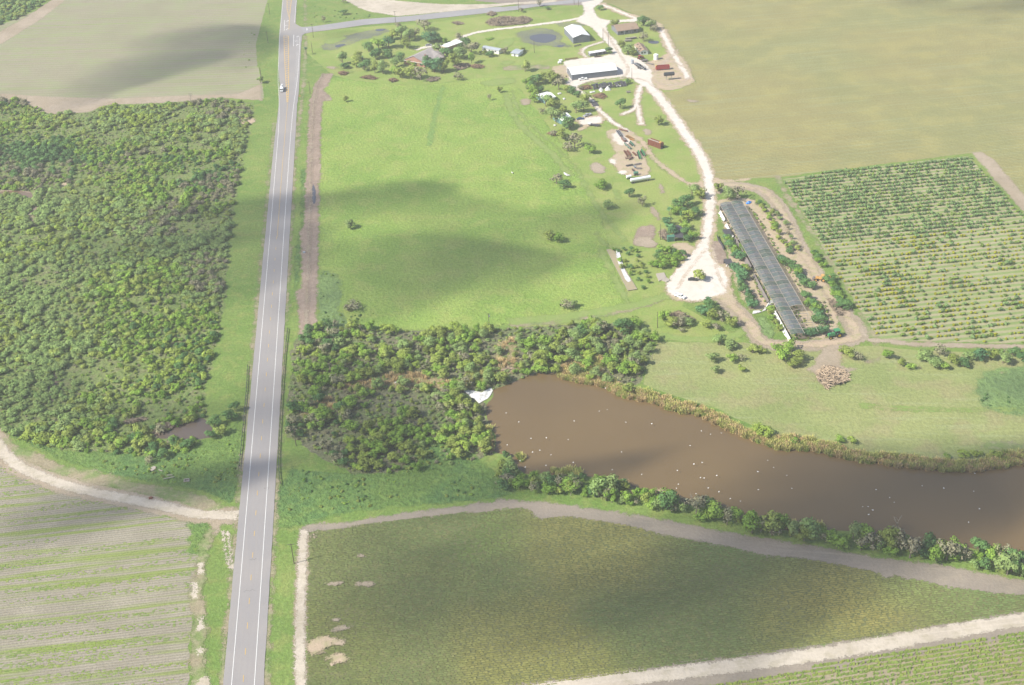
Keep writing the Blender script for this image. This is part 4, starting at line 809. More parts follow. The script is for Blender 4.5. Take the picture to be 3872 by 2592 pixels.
# belt along the lower bank of the pond
BELT = PP('C2', (-60, 960), (60, 1060), (190, 1210), (420, 1230), (720, 1240), (1000, 1260), (1140, 1350), (1400, 1420), (1700, 1500), (2000, 1568), (2340, 1640)) + PP('D3', (400, 235), (700, 235), (1000, 270), (1300, 310), (1900, 390), (2340, 450), (3600, 660), (3600, 840), (2340, 632), (2100, 595), (1750, 512), (1300, 460), (1000, 418), (600, 345), (300, 300), (0, 255)) + PP('C2', (2100, 1710), (1500, 1570), (1100, 1500), (800, 1440), (500, 1410), (200, 1375), (-60, 1350))
bt = []
for x, y in fill_points(BELT, 3.3, [], 43):
    px, py = proj(x, y); fx = px/1.6533
    bt.append([x, y, rnd.choice((2.2, 2.8, 3.6, 4.6)) if fx > 1480 else rnd.choice((1.5, 1.9, 2.5, 3.0)), rnd.choice(('grey-green', 'olive', 'bright green', 'dark green', 'brownish', 'bright green'))])
allt = [(a, 'r') for a in tr]+[(a, 'b') for a in bt]
allt.sort(key=lambda q: -q[0][2]/math.hypot(q[0][1], CAMH)); AL_ = [q[0] for q in allt]
print('right thicket trees', len(tr), 'belt', len(bt), 'left shrubs', len(sh))
NT = 165
treesrc = {}
rest = []
for i, (a, w_) in enumerate(allt):
    x, y, r, kk = a; px, py = proj(x, y); fx, fy = px/1.6533, py/1.6533
    if i < NT:
        if w_ == 'b':
            pl = 'at the right end of the bank belt' if fx > 2050 else 'between pond and track' if fx > 1500 else 'on the pond tip bank'
            g = 'trees on the lower bank of the pond'
        else:
            pl = 'beside the right guardrail' if fx < 770 else 'below the pasture edge' if fy < 830 else 'near the left tip of the pond' if fx > 980 else 'above the lush weeds' if fy > 960 else 'in the mid thicket'
            g = 'trees of the thicket between highway and pond'
        sz = 'small' if r < 1.7 else 'tall' if r > 2.6 else 'medium'
        t = tree(x, y, r, r*(2.0 if w_ == 'b' else 1.35), kk, f'{sz} {kk} tree {pl}, {near(i, AL_, 3)} neighbour', g); treesrc.setdefault(kk, [c for c in t.children if c.name.startswith('crown')][0])
    else: rest.append(a)
tk = list(treesrc)
scatter_stuff('thicket_trees', [(a[0], a[1], 0, a[2]/3., rnd.uniform(0, 6.28), tk.index(a[3]) if a[3] in tk else 0) for a in rest], [treesrc[k] for k in tk])
DL = []
for i, (rg, x, y, h, lb) in enumerate([('B2', 1230, 960, 3.5, 'bleached fallen dead tree in the lower thicket'), ('B2', 1460, 930, 3., 'pale dead tree leaning near the lush weeds'), ('B2', 1890, 800, 4.5, 'pale dead tree beside the left tip of the pond'), ('B2', 1780, 770, 3.5, 'grey leafless tree among grey-green trees by the pond'),
                        ('B2', 1040, 1060, 4.5, 'bare grey tree at the bottom edge of the thicket'), ('B2', 1180, 890, 3., 'small bleached dead tree in mid thicket'), ('C2', 1640, 1500, 6.5, 'large grey leafless tree leaning over the shaded pond'), ('C2', 600, 1390, 4., 'white dead tree lying under the bank shrubs'), ('D3', 1240, 190, 7., 'tall bleached snag rising over the pond bank'),
                        ('D3', 1150, 250, 5., 'grey dead tree beside the tall bleached snag'), ('D3', 950, 250, 4.5, 'bare grey tree in the belt left of the snag'), ('D3', 1700, 380, 5., 'bleached dead branches in the right end of the belt'), ('B1', 975, 1440, 4.5, 'bleached dead tree at the top edge of the thicket'), ('C1', 790, 1460, 4.5, 'pale dead tree between the bushes below the pasture'),
                        ('D3', 320, 220, 4., 'pale fallen branches on the bank left of the belt trees'), ('A2', 1150, 760, 4.5, 'bleached dead tree by the left pool'), ('A2', 1480, 800, 4., 'grey dead tree fallen towards the small brown pool'), ('A1', 890, 580, 4., 'dark dead trunk standing in the far thicket'), ('A1', 450, 920, 4., 'white leafless tree in the left part of the thicket'),
                        ('A0', 1690, 900, 6., 'bare grey snag at the top edge of the thicket beside the sand'), ('C2', 1330, 190, 4., 'pale leafless tree at the right end of the pond-side bushes'), ('D2', 2150, 150, 4.5, 'bare tree in the hedge below the orchard')]):
    x, y = P(rg, x, y); DL.append(dead(x, y, h*1.15, lb, 'bleached dead trees'))
# dry cane patches and reeds
def reed_mesh(seed, mat, n=90, R=1.2, H=1.7, lean=.5):
    r = np.random.RandomState(seed); V = []
    for _ in range(n):
        a, q = r.uniform(0, 6.28), R*math.sqrt(r.rand()); x, y = q*math.cos(a), q*math.sin(a); l = r.normal(size=2)*lean; h = H*r.uniform(.5, 1.15)
        s = np.array([-l[1], l[0]]); s = s/(np.linalg.norm(s)+1e-6)*.13
        V += [(x-s[0], y-s[1], 0), (x+s[0], y+s[1], 0), (x+l[0]+s[0]*.6, y+l[1]+s[1]*.6, h), (x+l[0]-s[0]*.6, y+l[1]-s[1]*.6, h)]
    return quads_mesh('reed', np.array(V), r.rand(n), mat)
RM = [reed_mesh(1, leafm('reed_leaf', T(206, 200, 134, 1.7), T(184, 190, 118, 1.6))), reed_mesh(2, leafm('reed_dry', T(222, 200, 156, 1.7), T(208, 184, 138, 1.6))), reed_mesh(3, LM['olive'], H=1.4), reed_mesh(4, leafm('cane_dry', T(204, 190, 152, 1.6), T(184, 174, 136, 1.5)), n=110, R=1.8, H=.6, lean=1.3)]
RS = []
BANK = PP('C2', (500, 325), (560, 362), (700, 392), (880, 418), (960, 470), (1100, 528), (1350, 572), (1500, 645), (1700, 662), (1830, 730), (1950, 788), (2120, 855)) + PP('D2', (30, 935), (200, 985), (370, 982), (560, 1006), (700, 1048), (900, 1086), (1200, 1128), (1350, 1148), (1600, 1166), (1850, 1172), (2050, 1156), (2340, 1116), (2700, 1076), (3600, 1046), (4800, 1080))
def along(pts, step):
    out = []
    for a, b_ in zip(pts[:-1], pts[1:]):
        L = math.hypot(b_[0]-a[0], b_[1]-a[1]); k = max(1, int(L/step))
        for j in range(k): t = j/k; out.append((a[0]+(b_[0]-a[0])*t, a[1]+(b_[1]-a[1])*t, -(b_[1]-a[1])/L, (b_[0]-a[0])/L))
    return out
for i, m_ in enumerate(RM):
    x, y, nx_, ny_ = along(BANK, 9)[5+i*4]; o = link('reed_clump', m_); o.location = (x+nx_*1.5, y+ny_*1.5, 0)
    tag(o, ['green and tan', 'dry tan', 'olive', 'flattened dry'][i]+' reed clump on the far bank of the pond', 'reeds', 'reed clumps on the far bank'); RS.append(o)
rp = []
for x, y, nx_, ny_ in along(BANK, .9):
    wv = 6.+5.*mnoise.noise(Vector((x*.05, y*.05, 2.)))
    for _ in range(5):
        d = rnd.uniform(-.6, max(1., wv)); rp.append((x+nx_*d, y+ny_*d, 0, rnd.uniform(.6, 1.15), rnd.uniform(0, 6), rnd.choice((0, 0, 1, 1, 2))))
for poly in TAN:
    rp += [(x, y, 0, rnd.uniform(.7, 1.2), rnd.uniform(0, 6), rnd.choice((1, 3, 3, 3))) for x, y in fill_points(poly, 1.7, [], 51)]
for poly, ch in ((PP('B2', (1990, 800), (2120, 790), (2150, 900), (2140, 1010), (2000, 1010), (1960, 900)), (0, 1)), (PP('C2', (130, 1040), (240, 1020), (250, 1060), (150, 1130)), (2, 0)), (PP('B2', (1900, 300), (2150, 280), (2180, 400), (2000, 440), (1880, 400)), (0, 2)),
                 (PP('C2', (520, 180), (880, 120), (900, 280), (700, 370), (540, 330)), (0, 1, 2)), (PP('C2', (420, 1140), (720, 1180), (700, 1240), (420, 1210)), (2, 0)), (PP('C2', (1000, 1260), (1150, 1310), (1160, 1350), (1060, 1350)), (0, 1)), (PP('D3', (200, 130), (420, 140), (400, 210), (220, 210)), (1, 0)), (PP('D3', (460, 140), (600, 130), (600, 200), (480, 200)), (2, 0))):
    rp += [(x, y, 0, rnd.uniform(.7, 1.2), rnd.uniform(0, 6), rnd.choice(ch)) for x, y in fill_points(poly, 1.6, [], 52)]
scatter_stuff('reeds', rp, RS)
# ================================================================== CROPS
def crop_rows(name, poly, ang, sp, seg, wd_, ht_, mat, dens, seed=3, off=0., step_u=None, jit=.25, org=(0, 0)):
    """ridge of foliage along every row, cut into clods of uneven height and width; one mesh"""
    r = np.random.RandomState(seed); ca, sa = math.cos(ang), math.sin(ang)
    P_ = np.array(poly)-np.array(org); U = P_[:, 0]*ca+P_[:, 1]*sa; Vv = -P_[:, 0]*sa+P_[:, 1]*ca
    us = np.arange(U.min(), U.max(), seg); vs = np.arange(Vv.min()+off, Vv.max(), sp)
    UU, VV = np.meshgrid(us, vs); UU = UU+r.uniform(0, seg, (len(vs), 1))+r.uniform(-.38, .38, UU.shape)*seg; X = UU*ca-VV*sa+org[0]; Y = UU*sa+VV*ca+org[1]
    ok = sdist(X, Y, poly) > .4
    k = np.array([dens(a, b_) if o_ else 0. for a, b_, o_ in zip(X.ravel(), Y.ravel(), ok.ravel())]).reshape(X.shape)
    ok &= r.rand(*X.shape) < k; uu, vv = UU[ok], VV[ok]; n = len(uu)
    w_ = wd_/2*r.uniform(.6, 1.25, n); h = ht_*r.uniform(.5, 1.3, n); dv = r.normal(size=n)*jit*sp*.3; du = seg*.62*r.uniform(.7, 1.2, n)
    def pt(a, b_, z): return np.stack([(uu+a)*ca-(vv+dv+b_)*sa+org[0], (uu+a)*sa+(vv+dv+b_)*ca+org[1], z], 1)
    V = np.stack([pt(-du, -w_, .04*np.ones(n)), pt(du, -w_, .04*np.ones(n)), pt(du*.6, w_*.1, h), pt(-du*.6, -w_*.1, h*r.uniform(.7, 1, n)), pt(du, w_, .04*np.ones(n)), pt(-du, w_, .04*np.ones(n))], 1).reshape(-1, 3)
    b0 = np.arange(n)*6; Q = np.concatenate([np.stack([b0, b0+1, b0+2, b0+3], 1), np.stack([b0+3, b0+2, b0+4, b0+5], 1), np.stack([b0+1, b0+4, b0+2, b0+2], 1)[:0]])
    me = npmesh(name, V, Q); t = r.rand(n); at = me.attributes.new('tint', 'FLOAT', 'FACE'); at.data.foreach_set('value', np.concatenate([t, t]).astype('f'))
    return link(name, me, mat, None, 'stuff'), n
def cropm(name, ca, cb, cc, s=.02, golds=None):
    b = NB(name); p = b.pos(); at = b.n('Attribute', attribute_name='tint')
    col = b.mix(b.mr(b.noise(p, s, 4), .40, .60), ca, cb); col = b.mix(b.math('MULTIPLY', b.mr(b.noise(p, .35, 3), .5, .7), .6), col, cc)
    if golds:
        at2 = None
        for (x, y), rad, cg, am in golds:
            d = b.n('VectorMath', operation='DISTANCE'); b.l(p, d.inputs[0]); d.inputs[1].default_value = (x, y, 0)
            dd = b.math('ADD', d.outputs['Value'], b.math('MULTIPLY', b.math('SUBTRACT', b.noise(p, .035, 4), .5), 55.))
            col = b.mix(b.math('MULTIPLY', b.mr(dd, rad, rad*.3), am), col, cg)
    br = b.math('ADD', b.math('MULTIPLY', at.outputs['Fac'], .34), .86)
    c = b.n('CombineColor'); [b.l(br, c.inputs[i]) for i in range(3)]
    return b.out(b.mix(1., col, c.outputs[0], 'MULTIPLY'), .95, None, None, .05)
BARE = [PP('B3', *p) for p in ([(510, 250), (560, 215), (595, 245), (560, 275)], [(920, 435), (960, 410), (1010, 425), (985, 450)], [(680, 990), (760, 970), (800, 990), (740, 1010)])]
BAREB = [PP('B3', *p) for p in ([(492, 1200), (600, 1150), (700, 1140), (840, 1200), (740, 1220), (650, 1250), (670, 1300), (500, 1305)], [(650, 1340), (740, 1290), (850, 1330), (910, 1365), (760, 1380), (700, 1400), (720, 1350)])]
def pin(x, y, poly):
    c = False; n = len(poly)
    for i in range(n):
        a, b_ = poly[i], poly[i-1]
        if (a[1] > y) != (b_[1] > y) and x < (b_[0]-a[0])*(y-a[1])/(b_[1]-a[1])+a[0]: c = not c
    return c
def dens_mid(x, y):
    if not infrm(x, y, 200): return 0.
    for q in BARE:
        if pin(x, y, q): return .05
    for q in BAREB:
        if pin(x, y, q): return .25 if mnoise.noise(Vector((x*.05, y*.9, 0))) < .0 else .9
    n = mnoise.noise(Vector((x*.02+y*.002, y*.35, 3.))); return .98 if n < .34 else .9
gold = [(P('F', 1350, 1250), 42, T(176, 162, 104), 0.42), (P('F', 1950, 1330), 46, T(184, 168, 108), 0.45), (P('F', 1250, 1560), 40, T(172, 166, 96), 0.36), (P('F', 1180, 1470), 30, T(170, 160, 102), 0.30), (P('F', 1900, 1440), 34, T(172, 164, 100), 0.27), (P('F', 2200, 1300), 40, T(132, 160, 102), 0.48), (P('F', 1700, 1230), 34, T(118, 148, 96), 0.42), (P('F', 1130, 1230), 18, T(132, 154, 90), 0.42), (P('F', 760, 1470), 30, T(150, 152, 88), 0.30)]
M_cm = cropm('drying_crop', T(134, 144, 94), T(122, 136, 90), T(150, 148, 104), .018, gold)
c1, n1 = crop_rows('crop_rows', FMID, RA, .98, 1.1, .78, .32, M_cm, dens_mid)
def dens_br(x, y): return 0. if not infrm(x, y, 200) else (.93 if mnoise.noise(Vector((x*.12, y*.25, 8.))) < .28 else .5)
FBR = PP('D3', (-100, 1490), (160, 1455), (600, 1372), (1200, 1270), (1600, 1215), (1640, 1200), (2100, 1118), (2340, 1080), (2700, 1020), (2700, 2000), (-2600, 2000), (-1600, 1740), (-1000, 1640))
M_cb = cropm('green_crop', T(142, 164, 92), T(158, 174, 98), T(180, 180, 106), .03)
c2, n2 = crop_rows('crop_rows', FBR, math.radians(7.6), 1.75, .62, 1.0, .75, M_cb, dens_br, 5, off=.6)
c3, n3 = crop_rows('crop_rows', [(x, y+.2) for x, y in FBR], math.radians(7.6), 1.75, .8, .8, .95, M_cb, lambda x, y: dens_br(x, y)*.7, 6, off=.6)
M_cl = cropm('sprouting_weeds', T(150, 172, 90), T(132, 160, 84), T(176, 184, 104), .03)
def dens_bl(x, y):
    if not infrm(x, y, 60): return 0.
    t = x*math.cos(RA)+y*math.sin(RA); v = -x*math.sin(RA)+y*math.cos(RA)
    n = mnoise.noise(Vector((t*.012, v*.18, 5.)))+.35*math.sin(v*2*math.pi/6.6+mnoise.noise(Vector((t*.01, v*.02, 1.)))*2.5); return max(.0, min(.6, (n-.05)*1.1))
c4, n4 = crop_rows('crop_rows', FBL, RA, .8, .9, .5, .2, M_cl, dens_bl, 7)
c4.name = 'row_weeds'
print('crop pieces', n1, n2, n3, n4)

# ------------------------------------------------------------------ orchard
OA = math.radians(5.8); BUSH = {}
for kk, (k2, n_, rx, rz) in {'dark green': ('blue-green', 110, 1.35, .95), 'yellow': ('yellow-green', 80, .9, .62), 'green': ('bright green', 95, 1.15, .8)}.items():
    BUSH[kk] = []
    for q in range(2):
        V, t = crown_np(900+len(BUSH)*5+q, n_, rx, rz, rz, .30, nl=4, lump=.6, fill=.25)
        BUSH[kk].append(quads_mesh('orchard_bush', V, t, leafm('orchard_'+kk.replace(' ', '_')+str(q), *{'dark green': (T(132, 160, 108, 1.6), T(146, 172, 116, 1.6)), 'yellow': (T(196, 196, 76, 1.3), T(180, 188, 84, 1.3)), 'green': (T(144, 170, 92, 1.4), T(158, 180, 104, 1.4))}[kk])))
ca, sa = math.cos(OA), math.sin(OA); org = P('D1', 200, 60); bl_ = []
for ri in range(0, 60):
    v = 1.5-ri*4.0
    for u in np.arange(-15, 260, 1.75):
        x, y = org[0]+u*ca-v*sa*1., org[1]+u*sa+v*ca
        x += rnd.uniform(-.3, .3); y += rnd.uniform(-.22, .22)
        px, py = proj(x, y)
        if not (px < IW+60 and py < IH): continue
        fx, fy = px/1.6533, py/1.6533
        if not pin(x, y, ORCH): continue
        top = fy < 560-.10*(fx-1900)*1.0+0
        n = mnoise.noise(Vector((u*.05, v*.25, 6.)))
        if top:
            if rnd.random() > (.94 if n < .25 else .5): continue
            bl_.append((x, y, rnd.uniform(.65, 1.1), 'dark green' if rnd.random() < .7 else 'green', ri))
        else:
            if rnd.random() > (.78 if n < .2 else .4): continue
            q = rnd.random(); big = mnoise.noise(Vector((u*.04, v*.06, 2.))) > .15
            bl_.append((x, y, rnd.uniform(.6, 1.) if not big else rnd.uniform(.85, 1.25), 'yellow' if q < .5 else 'green' if q < .8 else 'dark green', ri))
bl_.sort(key=lambda a: -a[2]/math.hypot(a[1], CAMH))
bsrc = {}
BC = {'dark green': 'dark green', 'yellow': 'yellowing', 'green': 'mid green'}
for i, (x, y, s, kk, ri) in enumerate(bl_[:300]):
    me = BUSH[kk][i % 2]; o = link('orchard_bush', me); o.location = (x, y, 0); o.rotation_euler = (0, 0, OA+rnd.choice((0, math.pi))); o.scale = (s*1.1, s*.8, s)
    px, py = proj(x, y); fx, fy = px/1.6533, py/1.6533
    hp = 'near the left headland' if fx < 2010 else 'towards the right frame edge' if fx > 2220 else 'in mid orchard'
    vp = 'in the lowest rows' if fy > 720 else 'in the lower rows' if fy > 640 else 'in the middle rows' if fy > 520 else 'in the upper rows'
    tag(o, f"{'large' if s > 1.05 else 'small'} {BC[kk]} orchard bush {vp} {hp}", 'bush', 'bushes planted in rows in the orchard'); bsrc.setdefault(me.name, o)
for kk in BUSH:
    for me in BUSH[kk]:
        if me.name not in bsrc:
            x, y, s, _, ri = bl_[300]; o = link('orchard_bush', me); o.location = (x, y, 0); tag(o, f'large {BC[kk]} orchard bush in the middle rows', 'bush', 'bushes planted in rows in the orchard'); bsrc[me.name] = o
bn = list(bsrc)
scatter_stuff('orchard_bushes', [(x, y, 0, s, rnd.uniform(0, 6.28), bn.index(BUSH[kk][rnd.randrange(2)].name)) for x, y, s, kk, ri in bl_[300:]], list(bsrc.values()))
print('orchard', len(bl_))
# ================================================================== BUILDINGS AND MACHINES
M_wroof = plain('white_metal_roof', (.80, .80, .79), .45, .06, .5, spec=.5)
M_gwall = plain('grey_metal_wall', T(150, 156, 168, .9), .6, .08, .5)
M_steel = plain('galvanised_steel', (.38, .39, .40), .4, .1, 1., metal=.4)
M_shing = plain('brown_shingles', T(186, 162, 140), .9, .12, .9, dirt=(T(140, 120, 104), .4, .55, .6))
M_groof = plain('grey_roof', T(186, 178, 174), .8, .1, .3, dirt=(T(214, 204, 196), .25, .5, .6))
M_brick = plain('red_brick_wall', T(184, 142, 124), .9, .1, 2.)
M_wwall = plain('white_wall', (.74, .74, .72), .7, .06, .6)
M_grwall = plain('grey_board_wall', T(150, 152, 158), .8, .1, 1.)
M_glass = plain('dark_window', (.03, .04, .05), .15, .1, 1., spec=.6)
M_broof = plain('pale_metal_roof', T(206, 214, 222), .5, .08, .4)
M_wood = plain('weathered_pole_wood', T(112, 100, 90), .9, .2, 2.)
M_rust = plain('rusty_steel', T(150, 96, 76), .85, .2, 1.2)
M_red = plain('red_paint', (.34, .045, .04), .45, .15, 1., dirt=((.2, .05, .04), .8, .55, .5))
M_grn = plain('green_paint', (.05, .24, .09), .45, .12, 1.)
M_dgrn = plain('dull_green_paint', (.07, .19, .13), .6, .15, 1.)
M_orng = plain('orange_paint', (.56, .32, .10), .5, .15, 1.)
M_yelp = plain('yellow_machine_paint', (.62, .42, .05), .5, .1, 1.)
M_blk = plain('black_rubber', (.02, .02, .022), .8, .2, 1.)
M_tankb = plain('black_tank_paint', (.045, .05, .055), .5, .2, .8)
M_wtank = plain('white_tank_paint', (.78, .79, .78), .4, .05, .8)
M_silver = plain('silver_car_paint', (.45, .46, .48), .3, .05, 1., metal=.3)
M_wcar = plain('white_car_paint', (.78, .78, .77), .3, .04, 1.)
M_blue = plain('dark_blue_car_paint', (.03, .07, .18), .3, .05, 1.)
M_dcar = plain('dark_car_paint', (.035, .04, .04), .35, .05, 1.)
M_conc = plain('concrete', T(206, 196, 182), .9, .12, 1.2)
M_plas = plain('white_plastic_sheet', (.66, .65, .62), .5, .15, .8, dirt=((.34, .32, .28), .5, .5, .7))
M_aqua = plain('pale_teal_wall', T(150, 190, 196), .7, .06, 1.)
M_btarp = plain('blue_tarp', (.04, .22, .62), .5, .1, 1.)
M_junk = plain('grey_junk', T(150, 142, 138), .9, .25, 2.); M_char = plain('dark_junk', T(92, 92, 96), .9, .25, 2.)

def along_frame(a, b_):
    d = (b_[0]-a[0], b_[1]-a[1]); return math.hypot(*d), math.atan2(d[1], d[0])
def building(name, a, b_, depth, wh, rise, mw, mr, label, cat='building', ridge='x', over=.4, wins=(), doors=(), roofname='roof', hip=0., ribs=0):
    """a, b_: front corners on the ground (left, right). ridge 'x' runs along the front, 'y' away from it"""
    L, rz = along_frame(a, b_); t = empty(name, a[0], a[1], 0, rz, label, cat); m = MB(); D = depth
    if ridge == 'x': top = [(0, D/2, wh+rise), (L, D/2, wh+rise)]
    else: top = [(L/2, 0, wh+rise), (L/2, D, wh+rise)]
    c = [(0, 0), (L, 0), (L, D), (0, D)]
    v = [(x, y, 0) for x, y in c]+[(x, y, wh) for x, y in c]+top
    f = [(0, 1, 5, 4), (1, 2, 6, 5), (2, 3, 7, 6), (3, 0, 4, 7)]
    if hip == 0: f += [(4, 7, 8), (6, 5, 9)] if ridge == 'x' else [(5, 4, 8), (7, 6, 9)]
    m.add(v, f); m.obj('wall', mw, t)
    o = over; r = MB(); zz = wh-.05
    if ridge == 'x':
        k = rise/(D/2)*o; p = [(-o, -o, zz-k), (L+o, -o, zz-k), (L+o, D/2, wh+rise+.05), (-o, D/2, wh+rise+.05), (-o, D+o, zz-k), (L+o, D+o, zz-k)]
        if hip: p[2] = (L+o-hip, D/2, wh+rise+.05); p[3] = (-o+hip, D/2, wh+rise+.05)
        f = [(0, 1, 2, 3), (3, 2, 5, 4)]+([(1, 5, 2), (4, 0, 3)] if hip else [])
    else:
        k = rise/(L/2)*o; p = [(-o, -o, zz-k), (-o, D+o, zz-k), (L/2, D+o, wh+rise+.05), (L/2, -o, wh+rise+.05), (L+o, -o, zz-k), (L+o, D+o, zz-k)]
        f = [(0, 3, 2, 1), (3, 4, 5, 2)]
    r.add(p, f); n0 = len(r.v); r.add([(x, y, z-.12) for x, y, z in p], [q[::-1] for q in f])
    ed = [(0, 1), (1, 2), (2, 5), (5, 4), (4, 3), (3, 0)] if ridge == 'x' else [(0, 1), (1, 2), (2, 5), (5, 4), (4, 3), (3, 0)]
    if ridge == 'x': ed = [(0, 1), (1, 2), (2, 5), (5, 4), (4, 3), (3, 0)]
    for i, j in ed: r.f.append((i, i+n0, j+n0, j))
    rf = r.obj(roofname, mr, t)
    for i in range(ribs):     # standing seams
        x = (i+.5)*(L+2*o)/ribs-o; q = MB()
        if ridge == 'x':
            for s in (0, 1):
                y0, y1 = (-o, D/2) if s == 0 else (D+o, D/2); q.add([(x-.05, y0, p[0][2]+.06), (x+.05, y0, p[0][2]+.06), (x+.05, y1, wh+rise+.12), (x-.05, y1, wh+rise+.12)], [(0, 1, 2, 3)])
        q.obj('roof_seam', mr, rf)
    for side, u, z, w_, h in wins:
        q = MB(); (q.box((u, -.04, z), (w_, .08, h)) if side == 'f' else q.box((L+.04, u, z), (.08, w_, h)) if side == 'r' else q.box((-.04, u, z), (.08, w_, h))); q.obj('window', M_glass, t)
    for side, u, w_, h in doors:
        q = MB(); (q.box((u, -.05, h/2), (w_, .1, h)) if side == 'f' else q.box((L+.05, u, h/2), (.1, w_, h)) if side == 'r' else q.box((-.05, u, h/2), (.1, w_, h))); q.obj('door', M_grwall if mw is not M_grwall else M_glass, t)
    return t, L, rz
def wall_ribs(t, L, wh, n, mat):
    for i in range(n):
        q = MB().box(((i+.5)*L/n, -.06, wh/2), (.12, .1, wh-.1)); q.obj('wall_rib', mat, t)

W_ = lambda *a: a
t, L, rz = building('metal_shed', (49.2, 832.), (79.65, 836.8), 14.5, 4.1, 1.3, M_gwall, M_wroof, 'long white-roofed metal shed with grey walls beside the white yard', 'shed', 'x', .25, doors=[('f', 26.5, 1.1, 2.2), ('r', 7., 4.2, 3.4), ('l', 6, 3, 3)], ribs=0)
wall_ribs(t, L, 4.1, 24, M_gwall)
t, L, rz = building('metal_barn', (55.1, 905.2), (67.1, 907.75), 23.5, 4.6, 1.6, M_gwall, M_wroof, 'white gable-roofed metal barn standing beside the wet grass hollow', 'barn', 'y', .2, doors=[('f', 6., 4., 3.6), ('r', 6, 1.1, 2.2)])
wall_ribs(t, L, 4.4, 9, M_gwall)
t, L, rz = building('farm_house', (88., 917.9), (103.1, 921.6), 14., 3.4, 2.0, M_grwall, M_shing, 'wide brown-roofed house with grey walls at the top of the farm', 'house', 'x', .7, wins=[('f', 3., 1.8, 1.4, 1.2), ('f', 7., 1.8, 1.4, 1.2), ('f', 13., 1.8, 1.6, 1.2)], doors=[('f', 9.8, 1., 2.1)])
MB().box((9.9, -.5, 1.7), (.5, 1., 3.4)).obj('porch_post', M_grwall, t); MB().box((5, -.25, 1.5), (.12, .4, 3.)).obj('downpipe', M_wwall, t)
t, L, rz = building('damaged_house', (99., 873.8), (104.6, 874.6), 15., 2.7, 1.2, M_wwall, M_shing, 'storm-damaged house with torn brown roof behind the red tractor', 'house', 'y', .5, wins=[('f', 1.4, 1.5, 1.2, 1.), ('f', 3.4, 1.5, 1.2, 1.)])
for x, y, s in ((1., 3., 1.4), (3.8, 5., 1.2), (2.2, 8., 1.6), (4.4, 10., 1.1), (1.4, 12, 1.3)): MB().box((x, y, 3.45+.2*math.sin(x)), (s, s*.7, .18), .4*x).obj('torn_shingle', M_char, t)
t, L, rz = building('office_trailer', (64.7, 876.2), (76.4, 879.9), 3.4, 2.6, .35, M_grwall, M_wroof, 'long white-roofed office trailer inside the looped track', 'trailer', 'x', .35, wins=[('f', 7.5, 1.5, 2.4, 1.4), ('f', 10.5, 1.5, 1.6, 1.4)], doors=[('f', 4.8, 1., 2.)])
t, L, rz = building('mobile_home', (-9.6, 899.7), (2.0, 891.2), 4.4, 2.9, .5, M_wwall, M_broof, 'white mobile home with pale metal roof behind dark bushes', 'house', 'x', .3, wins=[('f', 2.5, 1.7, 1.2, .9), ('f', 6.2, 1.7, 1.2, .9), ('f', 11.5, 1.7, 1.2, .9)], doors=[('f', 8.8, .9, 2.)])
t, L, rz = building('small_shed', (10.6, 886.6), (15.3, 884.2), 8.2, 2.4, .25, M_wwall, M_broof, 'small open shed with grey flat roof right of the mobile home', 'shed', 'x', .6, doors=[('f', 2.5, 1., 2.)])
t, L, rz = building('white_cottage', (29.3, 793.5), (36.2, 797.2), 10.5, 2.9, .9, M_aqua, M_wroof, 'small teal-walled cottage with white crossed roof among trees', 'house', 'x', .4, wins=[('f', 2., 1.7, 1.1, 1.), ('f', 5.3, 1.7, 1.1, 1.)], doors=[('f', 3.7, .9, 2.)])
MB().add([(-1.5, 3, 2.8), (-1.5, 8, 2.8), (3.4, 8, 3.7), (3.4, 3, 3.7), (-1.5, 5.5, 3.8), (3.4, 5.5, 4.1)], [(0, 3, 5, 4), (4, 5, 2, 1)]).obj('side_roof', M_wroof, t)
t, L, rz = building('grey_cottage', (37.2, 757.8), (43.8, 761.6), 8.5, 2.9, 1.3, M_aqua, M_wroof, 'small pale-roofed cottage beside the parked silver pickup', 'house', 'x', .35, wins=[('f', 1.8, 1.7, 1., 1.), ('f', 5.4, 1.7, 1., 1.), ('r', 4, 1.7, 1., 1.)])
MB().add([(.2, -1.6, 2.7), (3.4, -1.6, 2.7), (1.8, -1.6, 3.7), (.2, 2, 2.7), (3.4, 2, 2.7), (1.8, 3, 4.0)], [(0, 2, 5, 3), (2, 1, 4, 5)]).obj('porch_roof', M_wroof, t); MB().box((1.8, -.75, 1.35), (2.8, 1.5, 2.7)).obj('porch', M_aqua, t)
# ranch house: long wing and cross wing
H0 = empty('ranch_house', -64., 878.5, 0, 0, 'grey-roofed brick ranch house surrounded by trees', 'house')
def world_mesh(name, v, f, mat, par): 
    o = mesh(name, [(x-par.location.x, y-par.location.y, z) for x, y, z in v], f, mat, par); return o
E_ = [(-64.4, 882.2), (-49.2, 872.9), (-36.6, 883.5), (-45.3, 903.9), (-57.8, 885.2)]
world_mesh('roof', [(-64.9, 882.4, 3.), (-48.9, 872.2, 3.), (-57.4, 882.2, 5.2), (-44.8, 898.5, 5.2), (-39.5, 884.0, 3.0), (-45.6, 905.5, 3.), (-47.8, 904.2, 3.)], [(1, 4, 3, 2), (0, 2, 3, 6), (6, 3, 5), (4, 5, 3)], M_groof, H0)
world_mesh('cross_roof', [(-44.5, 879.5, 2.9), (-36.0, 883.2, 2.9), (-40.2, 887.5, 4.6), (-46., 896, 4.8), (-36.5, 893.5, 2.9)], [(0, 1, 2), (0, 2, 3), (1, 4, 2), (2, 4, 3)], M_groof, H0)
